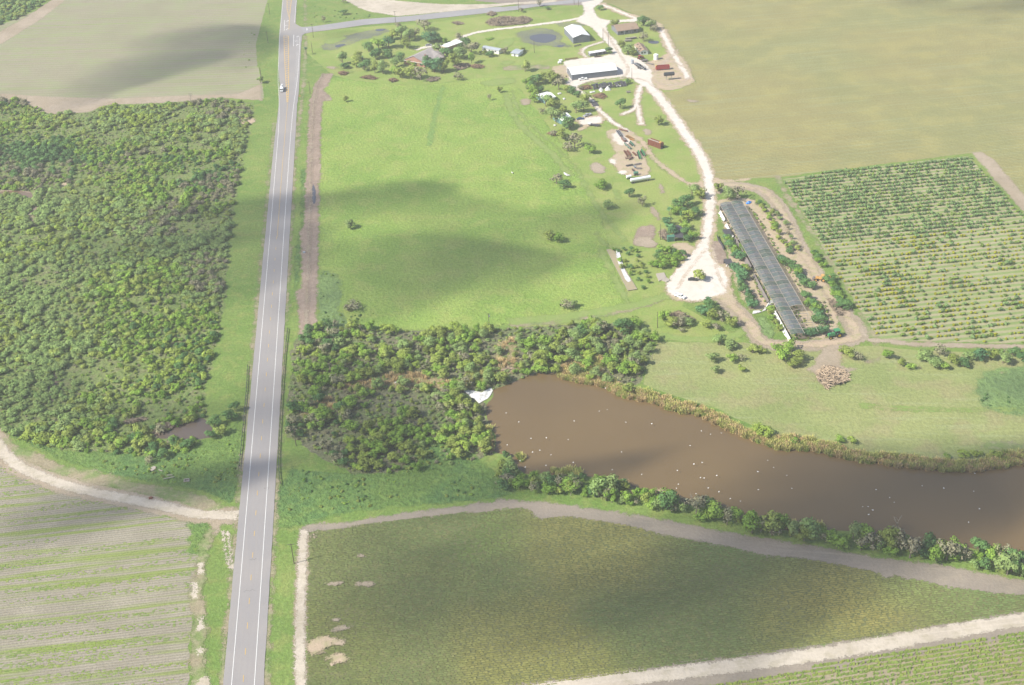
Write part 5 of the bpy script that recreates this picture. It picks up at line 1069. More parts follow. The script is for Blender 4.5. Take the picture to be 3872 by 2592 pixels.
world_mesh('wall', [(-64., 882., 0), (-49.4, 873., 0), (-49.4, 873., 3.), (-57.2, 882., 4.9), (-64., 882., 3.), (-40, 884.2, 0), (-40, 884.2, 3.), (-46, 904.8, 0), (-46, 904.8, 3.)], [(0, 1, 2, 3, 4), (1, 5, 6, 2), (5, 7, 8, 6), (7, 0, 4, 8)], M_brick, H0)
for k in (.25, .55, .8):
    x, y = -64+14.6*k, 882-9*k; MB().box((x+64., y-878.5-.1, 1.7), (1.5, .15, 1.2), math.atan2(-9, 14.6)).obj('window', M_glass, H0)
MB().box((33, 33, 2.9), (16, 7, .2), .75).obj('carport_roof', M_wroof, H0)
MB().box((29, 29, 1.4), (.2, .2, 2.8)).obj('carport_post', M_wwall, H0); MB().box((38, 37, 1.4), (.2, .2, 2.8)).obj('carport_post', M_wwall, H0)
MB().box((15.0, 2.6, 3.2), (1.1, 1.1, 6.4)).obj('chimney', M_brick, H0)
world_mesh('fascia', [(-65., 882.3, 2.75), (-48.8, 872.1, 2.75), (-48.8, 872.1, 3.0), (-65., 882.3, 3.0)], [(0, 1, 2, 3)], M_wwall, H0)
# collapsed hoop store
a, b_ = (61.9, 812.5), (83.6, 815.6); L, rz = along_frame(a, b_); t = empty('collapsed_hoop_shed', a[0], a[1], 0, rz, 'collapsed dark hoop shed with torn cover below the long shed', 'shed')
m = MB(); n = 12
prof = [(math.cos(math.pi*i/8), math.sin(math.pi*i/8)) for i in range(9)]
for j in range(n):
    if j in (7,): continue
    x0, x1 = L*j/n, L*(j+1)/n
    s0 = .95+.2*math.sin(j*2.1)
    q = MB(); v = []
    for x in (x0, x1): v += [(x+.1, 3.6-c_*3.4, max(.1, s_*2.6*s0+rnd.uniform(-.15, .15))) for c_, s_ in prof]
    q.add(v, [(i, i+1, i+10, i+9) for i in range(8) if not (j % 4 == 1 and i in (1, 2))]); q.obj('cover_panel', M_char if j % 3 else M_tankb, t)
for j in range(n+1):
    q = MB(); x = L*j/n
    for i in range(8): q.tube((x, 3.6-prof[i][0]*3.5, prof[i][1]*2.7), (x, 3.6-prof[i+1][0]*3.5, prof[i+1][1]*2.7), .06, n=4)
    q.obj('hoop', M_steel, t)
for j in range(26): MB().box((rnd.uniform(1, L-1), rnd.uniform(-.5, 5), rnd.uniform(.3, 1.6)), (rnd.uniform(.3, 1.3), rnd.uniform(.3, .9), rnd.uniform(.2, .8)), rnd.uniform(0, 3)).obj('debris', rnd.choice((M_junk, M_wwall, M_wood, M_junk)), t)
for i, (x, y, s) in enumerate(((4.6, -1.6, 1.6), (8.9, -2.1, 2.1), (4.1, -4.2, .9))):
    X_ = a[0]+x*math.cos(rz)-y*math.sin(rz); Y_ = a[1]+x*math.sin(rz)+y*math.cos(rz); m = MB(); m.v = [(X_, Y_, s*1.35)]+[(X_+s*1.05*math.cos(k*.785)*(1+.15*math.sin(k*3)), Y_+s*.9*math.sin(k*.785), 0.02) for k in range(8)]
    m.f = [(0, k+1, (k+1) % 8+1) for k in range(8)]; tag(m.obj('heap', M_plas), ['white heap nearest the shed left end', 'largest white heap in front of the collapsed shed', 'smallest white heap on the grass by the shed'][i], 'heap', 'white heaps by the collapsed shed')

# ------------------------------------------------------------------ vehicles
def wheels(t, pts, r, w_=.28):
    for x, y in pts:
        o = MB().tube((x, y-w_/2, r), (x, y+w_/2, r), r, n=12).obj('wheel', M_blk, t); MB().tube((x, y-w_/2-.01, r), (x, y+w_/2+.01, r), r*.5, n=8).obj('rim', M_steel, o)
def pickup(x, y, rz, mat, label, tool=False):
    t = empty('pickup_truck', x, y, 0, rz, label, 'pickup')   # front towards +x
    MB().box((0, 0, .72), (5.6, 1.9, .5)).box((1.9, 0, 1.05), (1.7, 1.8, .3), taper=(.92, .95)).obj('body', mat, t)
    MB().box((.25, 0, 1.45), (1.9, 1.7, .85), taper=(.66, .84)).obj('cab', mat, t)
    MB().box((.25, 0, 1.42), (1.75, 1.74, .4), taper=(.8, .9)).box((.25, 0, 1.42), (1.98, 1.5, .42), taper=(.78, .9)).obj('window', M_glass, t)
    MB().box((-1.75, .9, 1.12), (2.1, .1, .4)).box((-1.75, -.9, 1.12), (2.1, .1, .4)).box((-2.75, 0, 1.12), (.1, 1.8, .4)).obj('bed', mat, t)
    for s in (-.65, .65): MB().box((2.78, s, .85), (.08, .35, .2)).obj('headlight', M_wwall, t)
    wheels(t, [(1.75, .9), (1.75, -.9), (-1.75, .9), (-1.75, -.9)], .4); return t
def car(x, y, rz, mat, label, cat='car', name='parked_car'):
    t = empty(name, x, y, 0, rz, label, cat); MB().box((0, 0, .62), (4.6, 1.8, .55), taper=(.97, .95)).obj('body', mat, t)
    MB().box((-.25, 0, 1.15), (2.6, 1.6, .55), taper=(.66, .82)).obj('roof', mat, t); MB().box((-.25, 0, 1.1), (2.45, 1.64, .34), taper=(.76, .9)).box((-.25, 0, 1.1), (2.66, 1.4, .34), taper=(.76, .9)).obj('window', M_glass, t)
    wheels(t, [(1.45, .85), (1.45, -.85), (-1.45, .85), (-1.45, -.85)], .33); return t
def ang(r, x0, y0, x1, y1): a, b_ = P(r, x0, y0), P(r, x1, y1); return math.atan2(b_[1]-a[1], b_[0]-a[0])
x, y = P('S', 1190, 345); pickup(x, y, math.pi+.12, M_wcar, 'white pickup parked in front of the long shed')
x, y = P('S', 1270, 985); pickup(x, y, math.pi+ang('S', 1190, 1010, 1345, 960), M_silver, 'silver pickup parked by the white gravel apron')
x, y = P('S', 1145, 1045); car(x, y, .12, M_blue, 'dark blue car parked under the tree edge')
x, y = P('U', 415, 1370); pickup(x, y, ang('U', 340, 1340, 500, 1400), M_wcar, 'white pickup at the near edge of the white turning area')
x, y = P('U', 625, 1080); car(x, y, -.2, M_dcar, 'dark utility vehicle parked under the lone tree on white gravel', 'utility vehicle', 'utility_vehicle')
x, y = P('Y', 565, 440); car(x, y, .25, M_silver, 'grey car parked behind the ranch house', 'car')
# bucket truck driving on the highway
x, y = RD(-3.9, 538.5); t = empty('service_truck', x, y, 0, math.pi/2+YAW*-1*-1+math.pi, 'white service truck with raised boom driving on the highway', 'truck')
t.rotation_euler[2] = math.atan2(-DR[1], -DR[0])
MB().box((2.3, 0, 1.6), (2.0, 2.2, 1.9), taper=(.75, .9)).box((3.5, 0, 1.15), (1.2, 2., 1.)).obj('cab', M_wcar, t); MB().box((2.75, 0, 1.95), (1.5, 2.24, .6), taper=(.86, .95)).obj('window', M_glass, t)
MB().box((-1.6, 0, 1.25), (5.4, 2.3, 1.2)).obj('body', M_wcar, t); MB().tube((-3.6, .1, 2.2), (1.2, .1, 3.4), .34, .26).obj('boom', M_wcar, t); MB().box((-4.3, .3, 2.3), (1., 1., 1.1)).obj('bucket', M_wcar, t)
MB().box((-4.5, -.7, 1.), (.2, .5, .3)).obj('tail_light', M_red, t); wheels(t, [(2.9, 1.0), (2.9, -1.0), (-2.2, 1.), (-2.2, -1.)], .5, .35)
def tractor(x, y, rz, mat, label, cab=True, hub=M_yelp, name='tractor'):
    t = empty(name, x, y, 0, rz, label, 'tractor'); MB().box((1.2, 0, 1.3), (2.6, 1., .9), taper=(.95, .8)).box((-.6, 0, 1.1), (1.4, 1., .6)).obj('body', mat, t)
    if cab: MB().box((-.5, 0, 2.05), (1.5, 1.5, 1.1)).obj('cab', M_glass, t)
    MB().box((-.5, 0, 2.7), (1.9, 1.8, .18)).obj('roof', mat, t)
    for s in (-.95, .95): MB().box((-.9, s*.92, 1.75), (1.5, .4, .12)).obj('fender', mat, t)
    for px_, r in ((-.9, .95), (2.1, .6)):
        for s in (-1.05, 1.05):
            o = MB().tube((px_, s-.24, r), (px_, s+.24, r), r, n=16).obj('wheel', M_blk, t); MB().tube((px_, s-.26, r), (px_, s+.26, r), r*.5, n=10).obj('rim', hub, o)
    MB().tube((1.6, .35, 1.7), (1.6, .35, 2.6), .06).obj('exhaust', M_blk, t); return t
x, y = P('V', 715, 350); tractor(x, y, .6, M_red, 'red tractor parked by the damaged house')
x, y = P('O', 880, 1420); t = tractor(x, y, math.pi+.25, M_grn, 'green tractor with yellow wheels at the net house end'); t.scale = (1.4, 1.4, 1.25)
t = None
x, y = P('O', 600, 240); t = tractor(x, y, 2.7, M_orng, 'orange backhoe loader between the two hedges', False, M_orng, 'backhoe_loader'); t['category'] = 'backhoe'; t.scale = (1.15, 1.15, 1.15)
MB().tube((-1.8, 0, 1.2), (-3., 0, 3.2), .16).tube((-3., 0, 3.2), (-3.9, 0, 1.6), .13).obj('boom', M_orng, t); MB().box((3.4, 0, .7), (.8, 2.1, .8)).obj('bucket', M_junk, t); MB().tube((1.5, .8, 1.4), (3.2, .8, .8), .1).tube((1.5, -.8, 1.4), (3.2, -.8, .8), .1).obj('loader_arm', M_orng, t)
x, y = P('V', 840, 420); t = empty('flat_trailer', x, y, 0, .1, 'grey low trailer parked behind the red tractor', 'trailer'); MB().box((0, 0, .9), (4.6, 2.1, .25)).box((.3, 0, 1.25), (3., 1.8, .5)).obj('deck', M_junk, t); wheels(t, [(-1, 1.), (-1, -1.), (1, 1.), (1, -1.)], .45)
# tanks
x, y = P('T', 1782, 778); t = empty('white_tank', x, y, 0, 0, 'upright white tank with domed top on the grass', 'tank')
MB().tube((0, 0, 0), (0, 0, 3.6), 1.65, n=24, caps=False).obj('shell', M_wtank, t, smooth=True); MB().tube((0, 0, 3.6), (0, 0, 4.1), 1.65, .5, 24).obj('dome', M_wtank, t); MB().box((1.2, -1.2, 1.9), (.3, .1, 3.6), .78).obj('ladder', M_steel, t)
x, y = P('V', 1560, 960); t = empty('black_tank', x, y, 0, .12, 'black cylindrical tank raised on legs over pale dirt', 'tank')
MB().tank((-3.2, 0, 4.1), (3.2, 0, 4.1), 1.25, 20).obj('shell', M_tankb, t, smooth=True)
for sx in (-1.8, 1.6):
    for sy in (-.8, .8): MB().box((sx, sy, 1.6), (.16, .16, 3.2)).obj('leg', M_steel, t)
    MB().box((sx, 0, 2.9), (.3, 2., .3)).obj('saddle', M_steel, t)
x, y = P('V', 475, 490); t = empty('small_silo', x, y, 0, 0, 'small grey upright tank at the head of the spray rig', 'tank'); MB().tube((0, 0, .5), (0, 0, 2.9), 1.1, n=16).obj('shell', M_broof, t); MB().box((0, 0, .25), (1.8, 1.8, .5)).obj('stand', M_steel, t)
a = P('V', 560, 560); b_ = P('V', 850, 690); L, rz = along_frame(a, b_); t = empty('spray_rig', a[0], a[1], 0, rz, 'long dark folded spray rig on the white yard', 'farm machine')
MB().box((L/2, 0, 1.4), (L, 1.4, .6)).box((L*.3, .2, 2.), (3., 1.8, 1.2)).obj('frame', M_char, t); MB().tank((L*.25, 0, 2.1), (L*.55, 0, 2.1), .9, 12).obj('tank', M_tankb, t)
for k in range(6): MB().box((L*(.08+.17*k), 1.15, 1.7), (.25, .5, 1.6), .3).obj('boom_section', M_char, t)
MB().tube((0, -.8, 2.4), (L, -.8, 1.5), .14, n=5).tube((0, .9, 2.2), (L, .9, 2.2), .14, n=5).obj('boom', M_steel, t); wheels(t, [(L*.45, 1.2), (L*.45, -1.2), (L*.62, 1.2), (L*.62, -1.2)], .75, .4)
# red grain trailer, rusty ribbed module builder
a = P('V', 1180, 695); b_ = P('V', 1580, 665); L, rz = along_frame(a, b_); t = empty('red_farm_trailer', a[0], a[1], 0, rz, 'dark red box trailer with yellow hitch on pale dirt', 'trailer')
q = MB(); D = 2.6
q.box((L/2, .06, 1.9), (L, .12, 2.3)).box((L/2, D-.06, 1.9), (L, .12, 2.3)).box((.06, D/2, 1.9), (.12, D-.24, 2.3)).box((L-.06, D/2, 1.9), (.12, D-.24, 2.3)).box((L/2, D/2, .85), (L-.24, D-.24, .15)).obj('box', M_red, t)
for k in range(8): MB().box((L*(k+.5)/8, -.05, 1.9), (.15, .12, 2.2)).obj('rib', M_red, t)
MB().tube((-1.6, D/2, .7), (0, D/2, .9), .12).obj('hitch', M_red, t); MB().box((.2, D*.4, 3.2), (.7, .7, .5), .5).obj('motor', M_yelp, t); wheels(t, [(L*.5, .2), (L*.5, D-.2), (L*.68, .2), (L*.68, D-.2)], .45)
a = P('M', 1300, 440); b_ = P('M', 1620, 555); L, rz = along_frame(a, b_); t = empty('rusty_hopper', a[0], a[1], 0, rz, 'rusty ribbed steel hopper standing on the green grass', 'farm machine'); D = 2.6
MB().box((L/2, .06, 1.75), (L, .12, 3.5)).box((L/2, D-.06, 1.75), (L, .12, 3.5)).obj('side_wall', M_rust, t); MB().box((L-.06, D/2, 2.6), (.12, D-.24, 1.5)).obj('end_wall', M_rust, t)
for k in range(8): MB().box((L*(k+.5)/8, -.12, 1.75), (.28, .24, 3.5)).obj('rib', M_rust, t)
MB().box((L/2, .4, 3.6), (L*.95, .5, .15)).box((L*.45, 1.1, 3.3), (L*.8, .7, .12)).obj('walkway', M_conc, t); MB().box((L-.7, .6, 4.), (1., 1.2, .7)).obj('control_box', M_orng, t)
for s in (.3, D-.3): MB().tube((L+.1, s-.2, .5), (L+.1, s+.2, .5), .5, n=12).obj('wheel', M_blk, t)
# pipe stacks behind the brown house
for i, (x0, y0, x1, y1, mt, lb) in enumerate(((1240, 430, 1440, 405, M_char, 'long grey pipe trailer behind the damaged house'), (1225, 465, 1355, 455, M_junk, 'short pale flatbed behind the damaged house'))):
    a, b_ = P('T', x0, y0), P('T', x1, y1); L, rz = along_frame(a, b_); t = empty('flatbed', a[0], a[1], 0, rz, lb, 'trailer'); MB().box((L/2, 0, .9), (L, 1.8, .3)).obj('deck', mt, t); MB().tube((.3, .4, 1.25), (L-.3, .4, 1.25), .22, n=6).tube((.3, -.3, 1.25), (L-.3, -.3, 1.25), .22, n=6).obj('pipe', M_conc, t); wheels(t, [(L*.7, .8), (L*.7, -.8)], .4)
a, b_ = P('S', 1285, 1150), P('S', 1490, 1165); L, rz = along_frame(a, b_); t = empty('gooseneck_trailer', a[0], a[1], 0, rz, 'pale flatbed trailer below the white gravel apron', 'trailer'); MB().box((L/2, 0, .95), (L, 2.2, .25)).obj('deck', M_char, t); MB().box((.9, 0, 1.5), (1.6, 2., .5)).obj('front_box', M_wwall, t); wheels(t, [(L*.65, 1), (L*.65, -1), (L*.78, 1), (L*.78, -1)], .42)
# tankers in the scrap yard
a, b_ = P('M', 885, 1420), P('M', 1385, 1330); L, rz = along_frame(a, b_); t = empty('white_tanker_trailer', a[0], a[1], 0, rz, 'long white tanker trailer parked on the grass', 'trailer')
MB().tank((.4, .9, 2.0), (L-.3, .9, 2.0), 1.05, 18).obj('tank', M_wtank, t, smooth=True); MB().box((L/2, .9, .95), (L*.9, .9, .25)).obj('frame', M_steel, t); MB().box((L/2, .9, 3.08), (L*.8, .4, .06)).obj('catwalk', M_steel, t); wheels(t, [(.9, .1), (.9, 1.7), (2.1, .1), (2.1, 1.7)], .48); MB().box((L*.85, .9, .5), (.3, 1.2, 1.)).obj('landing_leg', M_steel, t)
for x0, y0, x1, y1, mt, lb, r in ((770, 1300, 900, 1275, M_wtank, 'short white nurse tank left of the long tanker', .8), (950, 1205, 1070, 1190, M_dgrn, 'pale green nurse tank above the long tanker', .8)):
    a, b_ = P('M', x0, y0), P('M', x1, y1); L, rz = along_frame(a, b_); t = empty('nurse_tank', a[0], a[1], 0, rz, lb, 'tank'); MB().tank((.3, 0, 1.5), (L-.3, 0, 1.5), r, 14).obj('shell', mt, t); MB().box((L/2, 0, .7), (L, .8, .15)).obj('frame', M_steel, t); wheels(t, [(L*.25, .7), (L*.25, -.7), (L*.75, .7), (L*.75, -.7)], .38)
# implements in the scrap yard
def implement(r, x0, y0, x1, y1, mat, label, kind, wd_=1.3, name='farm_implement'):
    a, b_ = P(r, x0, y0), P(r, x1, y1); L, rz = along_frame(a, b_); t = empty(name, a[0], a[1], 0, rz, label, 'farm implement')
    if kind == 'bars':
        for k in range(3): MB().box((L/2, (k-1)*wd_*.45, .7+.1*k), (L, .14, .16)).obj('bar', mat, t)
        for k in range(int(L/1.1)+1): MB().box((k*1.1+.3, 0, .45), (.12, wd_, .5)).obj('shank', M_char, t)
    elif kind == 'planter':
        MB().box((L/2, 0, .8), (L, .25, .25)).obj('toolbar', mat, t)
        for k in range(int(L/1.2)): MB().box((k*1.2+.7, .1, 1.15), (.75, .8, .7), taper=(.8, .8)).obj('hopper', mat, t); MB().box((k*1.2+.7, -.5, .4), (.2, .8, .5)).obj('row_unit', M_char, t)
    elif kind == 'box':
        MB().box((L/2, 0, .9), (L, wd_, .6)).obj('bed', mat, t); MB().box((L/2, 0, 1.3), (L*.92, wd_*.8, .25)).obj('load', M_junk, t); wheels(t, [(L*.3, wd_/2), (L*.7, wd_/2), (L*.3, -wd_/2), (L*.7, -wd_/2)], .35)
    elif kind == 'discs':
        MB().box((L/2, 0, .9), (L, .2, .2)).obj('toolbar', mat, t)
        for k in range(int(L/.7)): MB().tube((k*.7+.3, -.1, .45), (k*.7+.42, .1, .45), .45, n=10).obj('disc', mat, t)
        MB().box((L/2, .5, .8), (L*.8, .15, .15)).box((L/2, -.5, .8), (L*.8, .15, .15)).obj('frame', M_rust, t)
    elif kind == 'logs':
        for k in range(4): MB().tube((rnd.uniform(0, L*.15), (k-1.5)*.35, .3+.25*(k % 2)), (L*rnd.uniform(.8, 1), (k-1.5)*.4, .3+.3*(k % 2)), .22, n=7).obj('pipe', mat, t)
    return t
for q in (('M', 550, 110, 650, 245, M_broof, 'pale grey bar implement at the top of the scrap yard', 'bars', 2.2), ('M', 670, 290, 750, 390, M_rust, 'small rusty cart below the pale bar implement', 'box', 1.8), ('M', 600, 85, 800, 130, M_rust, 'thin rusty frame along the scrap yard top edge', 'bars', 1.),
          ('M', 770, 240, 930, 330, M_orng, 'orange cultivator frame in the upper scrap yard', 'bars', 2.4), ('M', 850, 330, 980, 350, M_orng, 'short orange implement right of the cultivator', 'discs', 1.), ('M', 730, 435, 875, 575, M_dgrn, 'long narrow green beam in mid scrap yard', 'box', .8), ('M', 860, 400, 965, 510, M_dgrn, 'green seeder with dark end in mid scrap yard', 'planter', 1.),
          ('M', 720, 610, 810, 750, M_rust, 'left one of two rusty parallel implements', 'bars', 1.), ('M', 790, 600, 880, 740, M_rust, 'right one of two rusty parallel implements', 'discs', 1.), ('M', 745, 800, 930, 785, M_rust, 'rusty plough crossing below the parallel implements', 'bars', 1.8), ('M', 850, 840, 940, 770, M_char, 'dark wheeled frame at the plough end', 'discs', 1.2),
          ('M', 1060, 630, 1125, 820, M_grn, 'long green planter on the scrap yard right side', 'planter', 1.2), ('M', 1140, 600, 1225, 745, M_grn, 'short green planter nearest the grass', 'planter', 1.2), ('M', 930, 650, 1020, 735, M_rust, 'low rusty frame left of the long green planter', 'bars', .8), ('M', 760, 985, 960, 955, M_char, 'dark log-like heap of pipes in the lower scrap yard', 'logs', 1.),
          ('M', 960, 960, 1160, 925, M_junk, 'grey pipes lying right of the dark pipes', 'logs', 1.), ('M', 960, 990, 1000, 1040, M_broof, 'small grey rack in the lower scrap yard', 'bars', 1.), ('M', 1010, 1050, 1180, 1045, M_junk, 'pale pipes with white end in the lower scrap yard', 'logs', 1.), ('M', 920, 1060, 950, 1120, M_char, 'small dark frame above the green nurse tank', 'discs', .9),
          ('T', 690, 745, 825, 730, M_char, 'dark implement parked in front of the office trailer', 'discs', 1.2), ('T', 170, 790, 400, 765, M_rust, 'long rusty rack behind the long shed', 'bars', 1.4), ('T', 330, 555, 455, 525, M_junk, 'small grey rack on the grass below the barn', 'bars', .8), ('T', 1600, 845, 1750, 880, M_junk, 'thin pipe rail lying between tractor and red trailer', 'logs', .8), ('S', 1960, 575, 2035, 570, M_conc, 'pale trough lying on the bright grass', 'box', .9)): implement(*q)
for (x, y), lb in ((P('T', 95, 815), 'white round-topped tank behind the long shed left end'), (P('T', 75, 850), 'small white box beside the round-topped tank')):
    t = empty('storage_tank', x, y, 0, .2, lb, 'tank'); MB().tank((-1., 0, .9), (1., 0, .9), .8, 12).obj('shell', M_wtank, t); MB().box((0, 0, .15), (2.2, 1.2, .3)).obj('stand', M_steel, t)
# green container, and a dark slab on posts added in place of a shadow
x, y = P('U', 260, 425); t = empty('green_bin', x, y, 0, .08, 'green steel water bin beside the dark slab standing for a shadow', 'container'); MB().box((0, 1.2, 1.3), (3.6, 2.4, 2.6)).obj('body', M_dgrn, t); MB().box((0, 1.2, 2.7), (3.8, 2.6, .15)).obj('lid', M_dgrn, t)
for k in range(5): MB().box((-1.4+.7*k, -.05, 1.3), (.12, .1, 2.5)).obj('rib', M_dgrn, t)
M_neta = NB('shadow_sheet'); M_net = M_neta.out(T(104, 110, 124), .9, None, .80, .05)
a, b_ = P('U', 305, 428), P('U', 470, 425); L, rz = along_frame(a, b_); t = empty('shadow_stand_in', a[0], a[1], 0, rz, 'dark slab standing in for a shadow right of the green bin', 'shelter'); D = 14.; hh = 2.4
MB().box((L/2, D/2, hh), (L, D, .12)).obj('shadow_sheet', M_char, t)
for X_ in (.2, L-.2):
    for Y_ in (.2, D/2, D-.2): MB().box((X_, Y_, hh/2), (.12, .12, hh)).obj('post', M_steel, t)
a, b_ = P('U', 1185, 880), P('U', 1300, 870); L, rz = along_frame(a, b_); t = empty('tool_shed', a[0], a[1], 0, rz, 'small dark open shed beside the white turning area', 'shed'); D = 5.
MB().box((L/2, D/2, 2.5), (L+.3, D+.3, .12)).obj('roof', M_char, t); MB().box((L/2, D, 1.2), (L, .12, 2.4)).obj('wall', M_char, t)
for X_ in (.1, L-.1): MB().box((X_, .1, 1.2), (.14, .14, 2.4)).obj('post', M_wood, t)
for k in range(5): MB().box((rnd.uniform(.5, L-.5), rnd.uniform(.5, D-1), .4), (.7, .6, .8), k).obj('crate', M_wwall if k % 2 else M_junk, t)
a, b_ = P('U', 1160, 360), P('U', 1290, 350); L, rz = along_frame(a, b_); t = empty('netted_pen', a[0], a[1], 0, rz, 'small dark netted pen left of the net house', 'shelter'); MB().box((L/2, 2.8, 2.), (L, 5.6, .1)).obj('roof', M_char, t)
for X_ in (.1, L-.1):
    for Y_ in (.1, 5.5): MB().box((X_, Y_, 1.), (.12, .12, 2.)).obj('post', M_steel, t)
m = MB(); pts = PP('U', (1035, 345), (1060, 420), (1110, 490), (1150, 570))
t = empty('screen_fence', pts[0][0], pts[0][1], 0, 0, 'sagging dark mesh fence left of the netted pen', 'fence')
for i in range(3):
    a, b_ = pts[i], pts[i+1]; L, rz = along_frame(a, b_); q = MB().box(((a[0]+b_[0])/2-pts[0][0], (a[1]+b_[1])/2-pts[0][1], .8), (L, .08, 1.5), rz); q.obj('mesh_panel', M_char, t); MB().box((a[0]-pts[0][0], a[1]-pts[0][1], .9), (.14, .14, 1.8)).obj('post', M_wood, t)
# concrete slabs
for r, pts, lb, mt in (('U', [(0, 975), (140, 955), (178, 1040), (50, 1102)], 'pale concrete slab beside the grove', M_conc), ('U', [(95, 1085), (175, 1035), (240, 1085), (180, 1115)], 'small tilted slab against the large pale slab', M_conc), ('C0', [(780, 910), (830, 905), (855, 940), (805, 948)], 'dark tar patch crossing the yard track', M_char)):
    p = PP(r, *pts); v = [(x, y, 0) for x, y in p]+[(x, y, .38) for x, y in p]; tag(mesh('slab', v, [(4, 5, 6, 7), (0, 1, 5, 4), (1, 2, 6, 5), (2, 3, 7, 6), (3, 0, 4, 7)], mt), lb, 'slab')

# ------------------------------------------------------------------ net house
NA, NB_, NC = (113.4, 626.6), (119.5, 628.4), (125.6, 629.2); FA, FB, FC = (122.9, 492.4), (129.0, 492.6), (135.3, 493.4)
t = empty('net_house', NA[0], NA[1], 0, 0, 'long twin-bay net house with grey shade cloth between hedges', 'greenhouse')
M_cloth = []
for k, cc in enumerate(((142, 146, 154), (122, 132, 130), (152, 152, 158))):
    nb = NB('grey_shade_net'); p = nb.pos(); col = nb.mix(nb.mr(nb.noise(p, .25, 4), .35, .65), T(*cc), T(cc[0]-16, cc[1]-4, cc[2]-14)); M_cloth.append(nb.out(col, .9, None, .72, .05))
NR = 34; hs = 3.9; rdg = .55
def bay(A, B, C, D_, nm, skip=()):
    for i in range(NR):
        u0, u1 = i/NR, (i+1)/NR
        def q(s, u): return (A[0]+(C[0]-A[0])*u+((B[0]+(D_[0]-B[0])*u)-(A[0]+(C[0]-A[0])*u))*s-NA[0], A[1]+(C[1]-A[1])*u+((B[1]+(D_[1]-B[1])*u)-(A[1]+(C[1]-A[1])*u))*s-NA[1])
        zm = hs+rdg*.35
        if i not in skip:
            v = []
            for u in (u0, (u0+u1)/2, u1):
                sag = -.28 if u == (u0+u1)/2 else 0
                for s, z in ((0, hs), (.5, hs+rdg), (1, hs)): x, y = q(s, u); v.append((x, y, z+sag+rnd.uniform(-.05, .05)))
            mesh('net_panel', v, [(0, 1, 4, 3), (1, 2, 5, 4), (3, 4, 7, 6), (4, 5, 8, 7)], M_cloth[rnd.randrange(3)], t)
        r_ = MB()
        a0, a1, a2 = q(0, u0), q(.5, u0), q(1, u0)
        r_.tube((a0[0], a0[1], hs+.1), (a1[0], a1[1], hs+rdg+.12), .12, n=4).tube((a1[0], a1[1], hs+rdg+.12), (a2[0], a2[1], hs+.1), .12, n=4); r_.obj('rafter', M_conc, t)
        if i % 2 == 0:
            for p_ in (a0, a2): MB().tube((p_[0], p_[1], 0), (p_[0], p_[1], hs), .07, n=5).obj('post', M_steel, t)
bay(NA, NB_, FA, FB, 'left'); bay(NB_, NC, FB, FC, 'right', skip=(29, 30, 31, 32, 33, 28))
for A, C in ((NA, FA), (NB_, FB), (NC, FC)): MB().tube((A[0]-NA[0], A[1]-NA[1], hs+.14), (C[0]-NA[0], C[1]-NA[1], hs+.14), .10, n=4).obj('gutter', M_conc, t)
def sidesheet(u0, u1, off_, mat, hgt):
    n = 10; v, f = [], []
    for i in range(n+1):
        u = u0+(u1-u0)*i/n; x = NA[0]+(FA[0]-NA[0])*u-NA[0]; y = (FA[1]-NA[1])*u; w_ = .35*math.sin(i*1.9)
        v += [(x-off_-.8-w_, y, .1), (x-off_-.2, y, hgt*.6+w_*.4), (x-off_+.2, y, hgt)]
    for i in range(n): f += [(3*i, 3*i+3, 3*i+4, 3*i+1), (3*i+1, 3*i+4, 3*i+5, 3*i+2)]
    mesh('side_sheet', v, f, mat, t)
sidesheet(.02, .10, .3, M_plas, 1.6); sidesheet(.13, .24, .5, M_plas, 1.2); sidesheet(.26, .5, .4, M_junk, 2.6); sidesheet(.54, .74, .4, M_junk, 1.4); sidesheet(.80, .995, .0, M_plas, 1.5)
MB().box((12.4-6, .6, 1.8), (12.6, .1, 3.2), .17).obj('end_net', M_cloth[0], t)
# loose sheeting and tarps
def crumple(name, r, pts, mat, label, cat, h=.8, z0=.35):
    p = PP(r, *pts); cx = sum(a[0] for a in p)/len(p); cy = sum(a[1] for a in p)/len(p); v, f = [(0, 0, h)], []
    n = len(p)
    for k, s in enumerate((.35, .7, 1.)):
        for i, (x, y) in enumerate(p): v.append(((x-cx)*s, (y-cy)*s, max(.02, h*(1-s)*rnd.uniform(.4, 1.6)+(.05 if s < 1 else 0))))
    for i in range(n): f.append((0, 1+i, 1+(i+1) % n))
    for k in range(2):
        for i in range(n): a = 1+k*n+i; b2 = 1+k*n+(i+1) % n; f.append((a, a+n, b2+n, b2))
    o = mesh(name, v, f, mat); o.location = (cx, cy, z0); return tag(o, label, cat)
crumple('blue_tarp', 'N', [(365, 185), (385, 168), (418, 165), (420, 180), (400, 192), (372, 195)], M_btarp, 'crumpled blue tarp beside the far end of the net house', 'tarp')
crumple('plastic_sheet', 'N', [(600, 1150), (640, 1140), (635, 1185), (600, 1200), (560, 1245), (520, 1260), (560, 1215)], M_plas, 'torn pale plastic sheet hanging off the net house side', 'plastic sheet')
crumple('plastic_sheet', 'N', [(440, 1250), (500, 1245), (520, 1262), (470, 1275), (430, 1280)], M_plas, 'small pale plastic scraps on the track edge', 'plastic sheet', .4)
crumple('foam_sheet', 'K', [(50, 620), (320, 590), (700, 620), (1150, 720), (1400, 560), (1680, 440), (1780, 600), (1620, 900), (1480, 1080), (1150, 1250), (960, 1370), (850, 1250), (720, 1130), (400, 960), (300, 820)], M_plas, 'large white sheet stranded at the left tip of the pond', 'sheet', .5, .2)
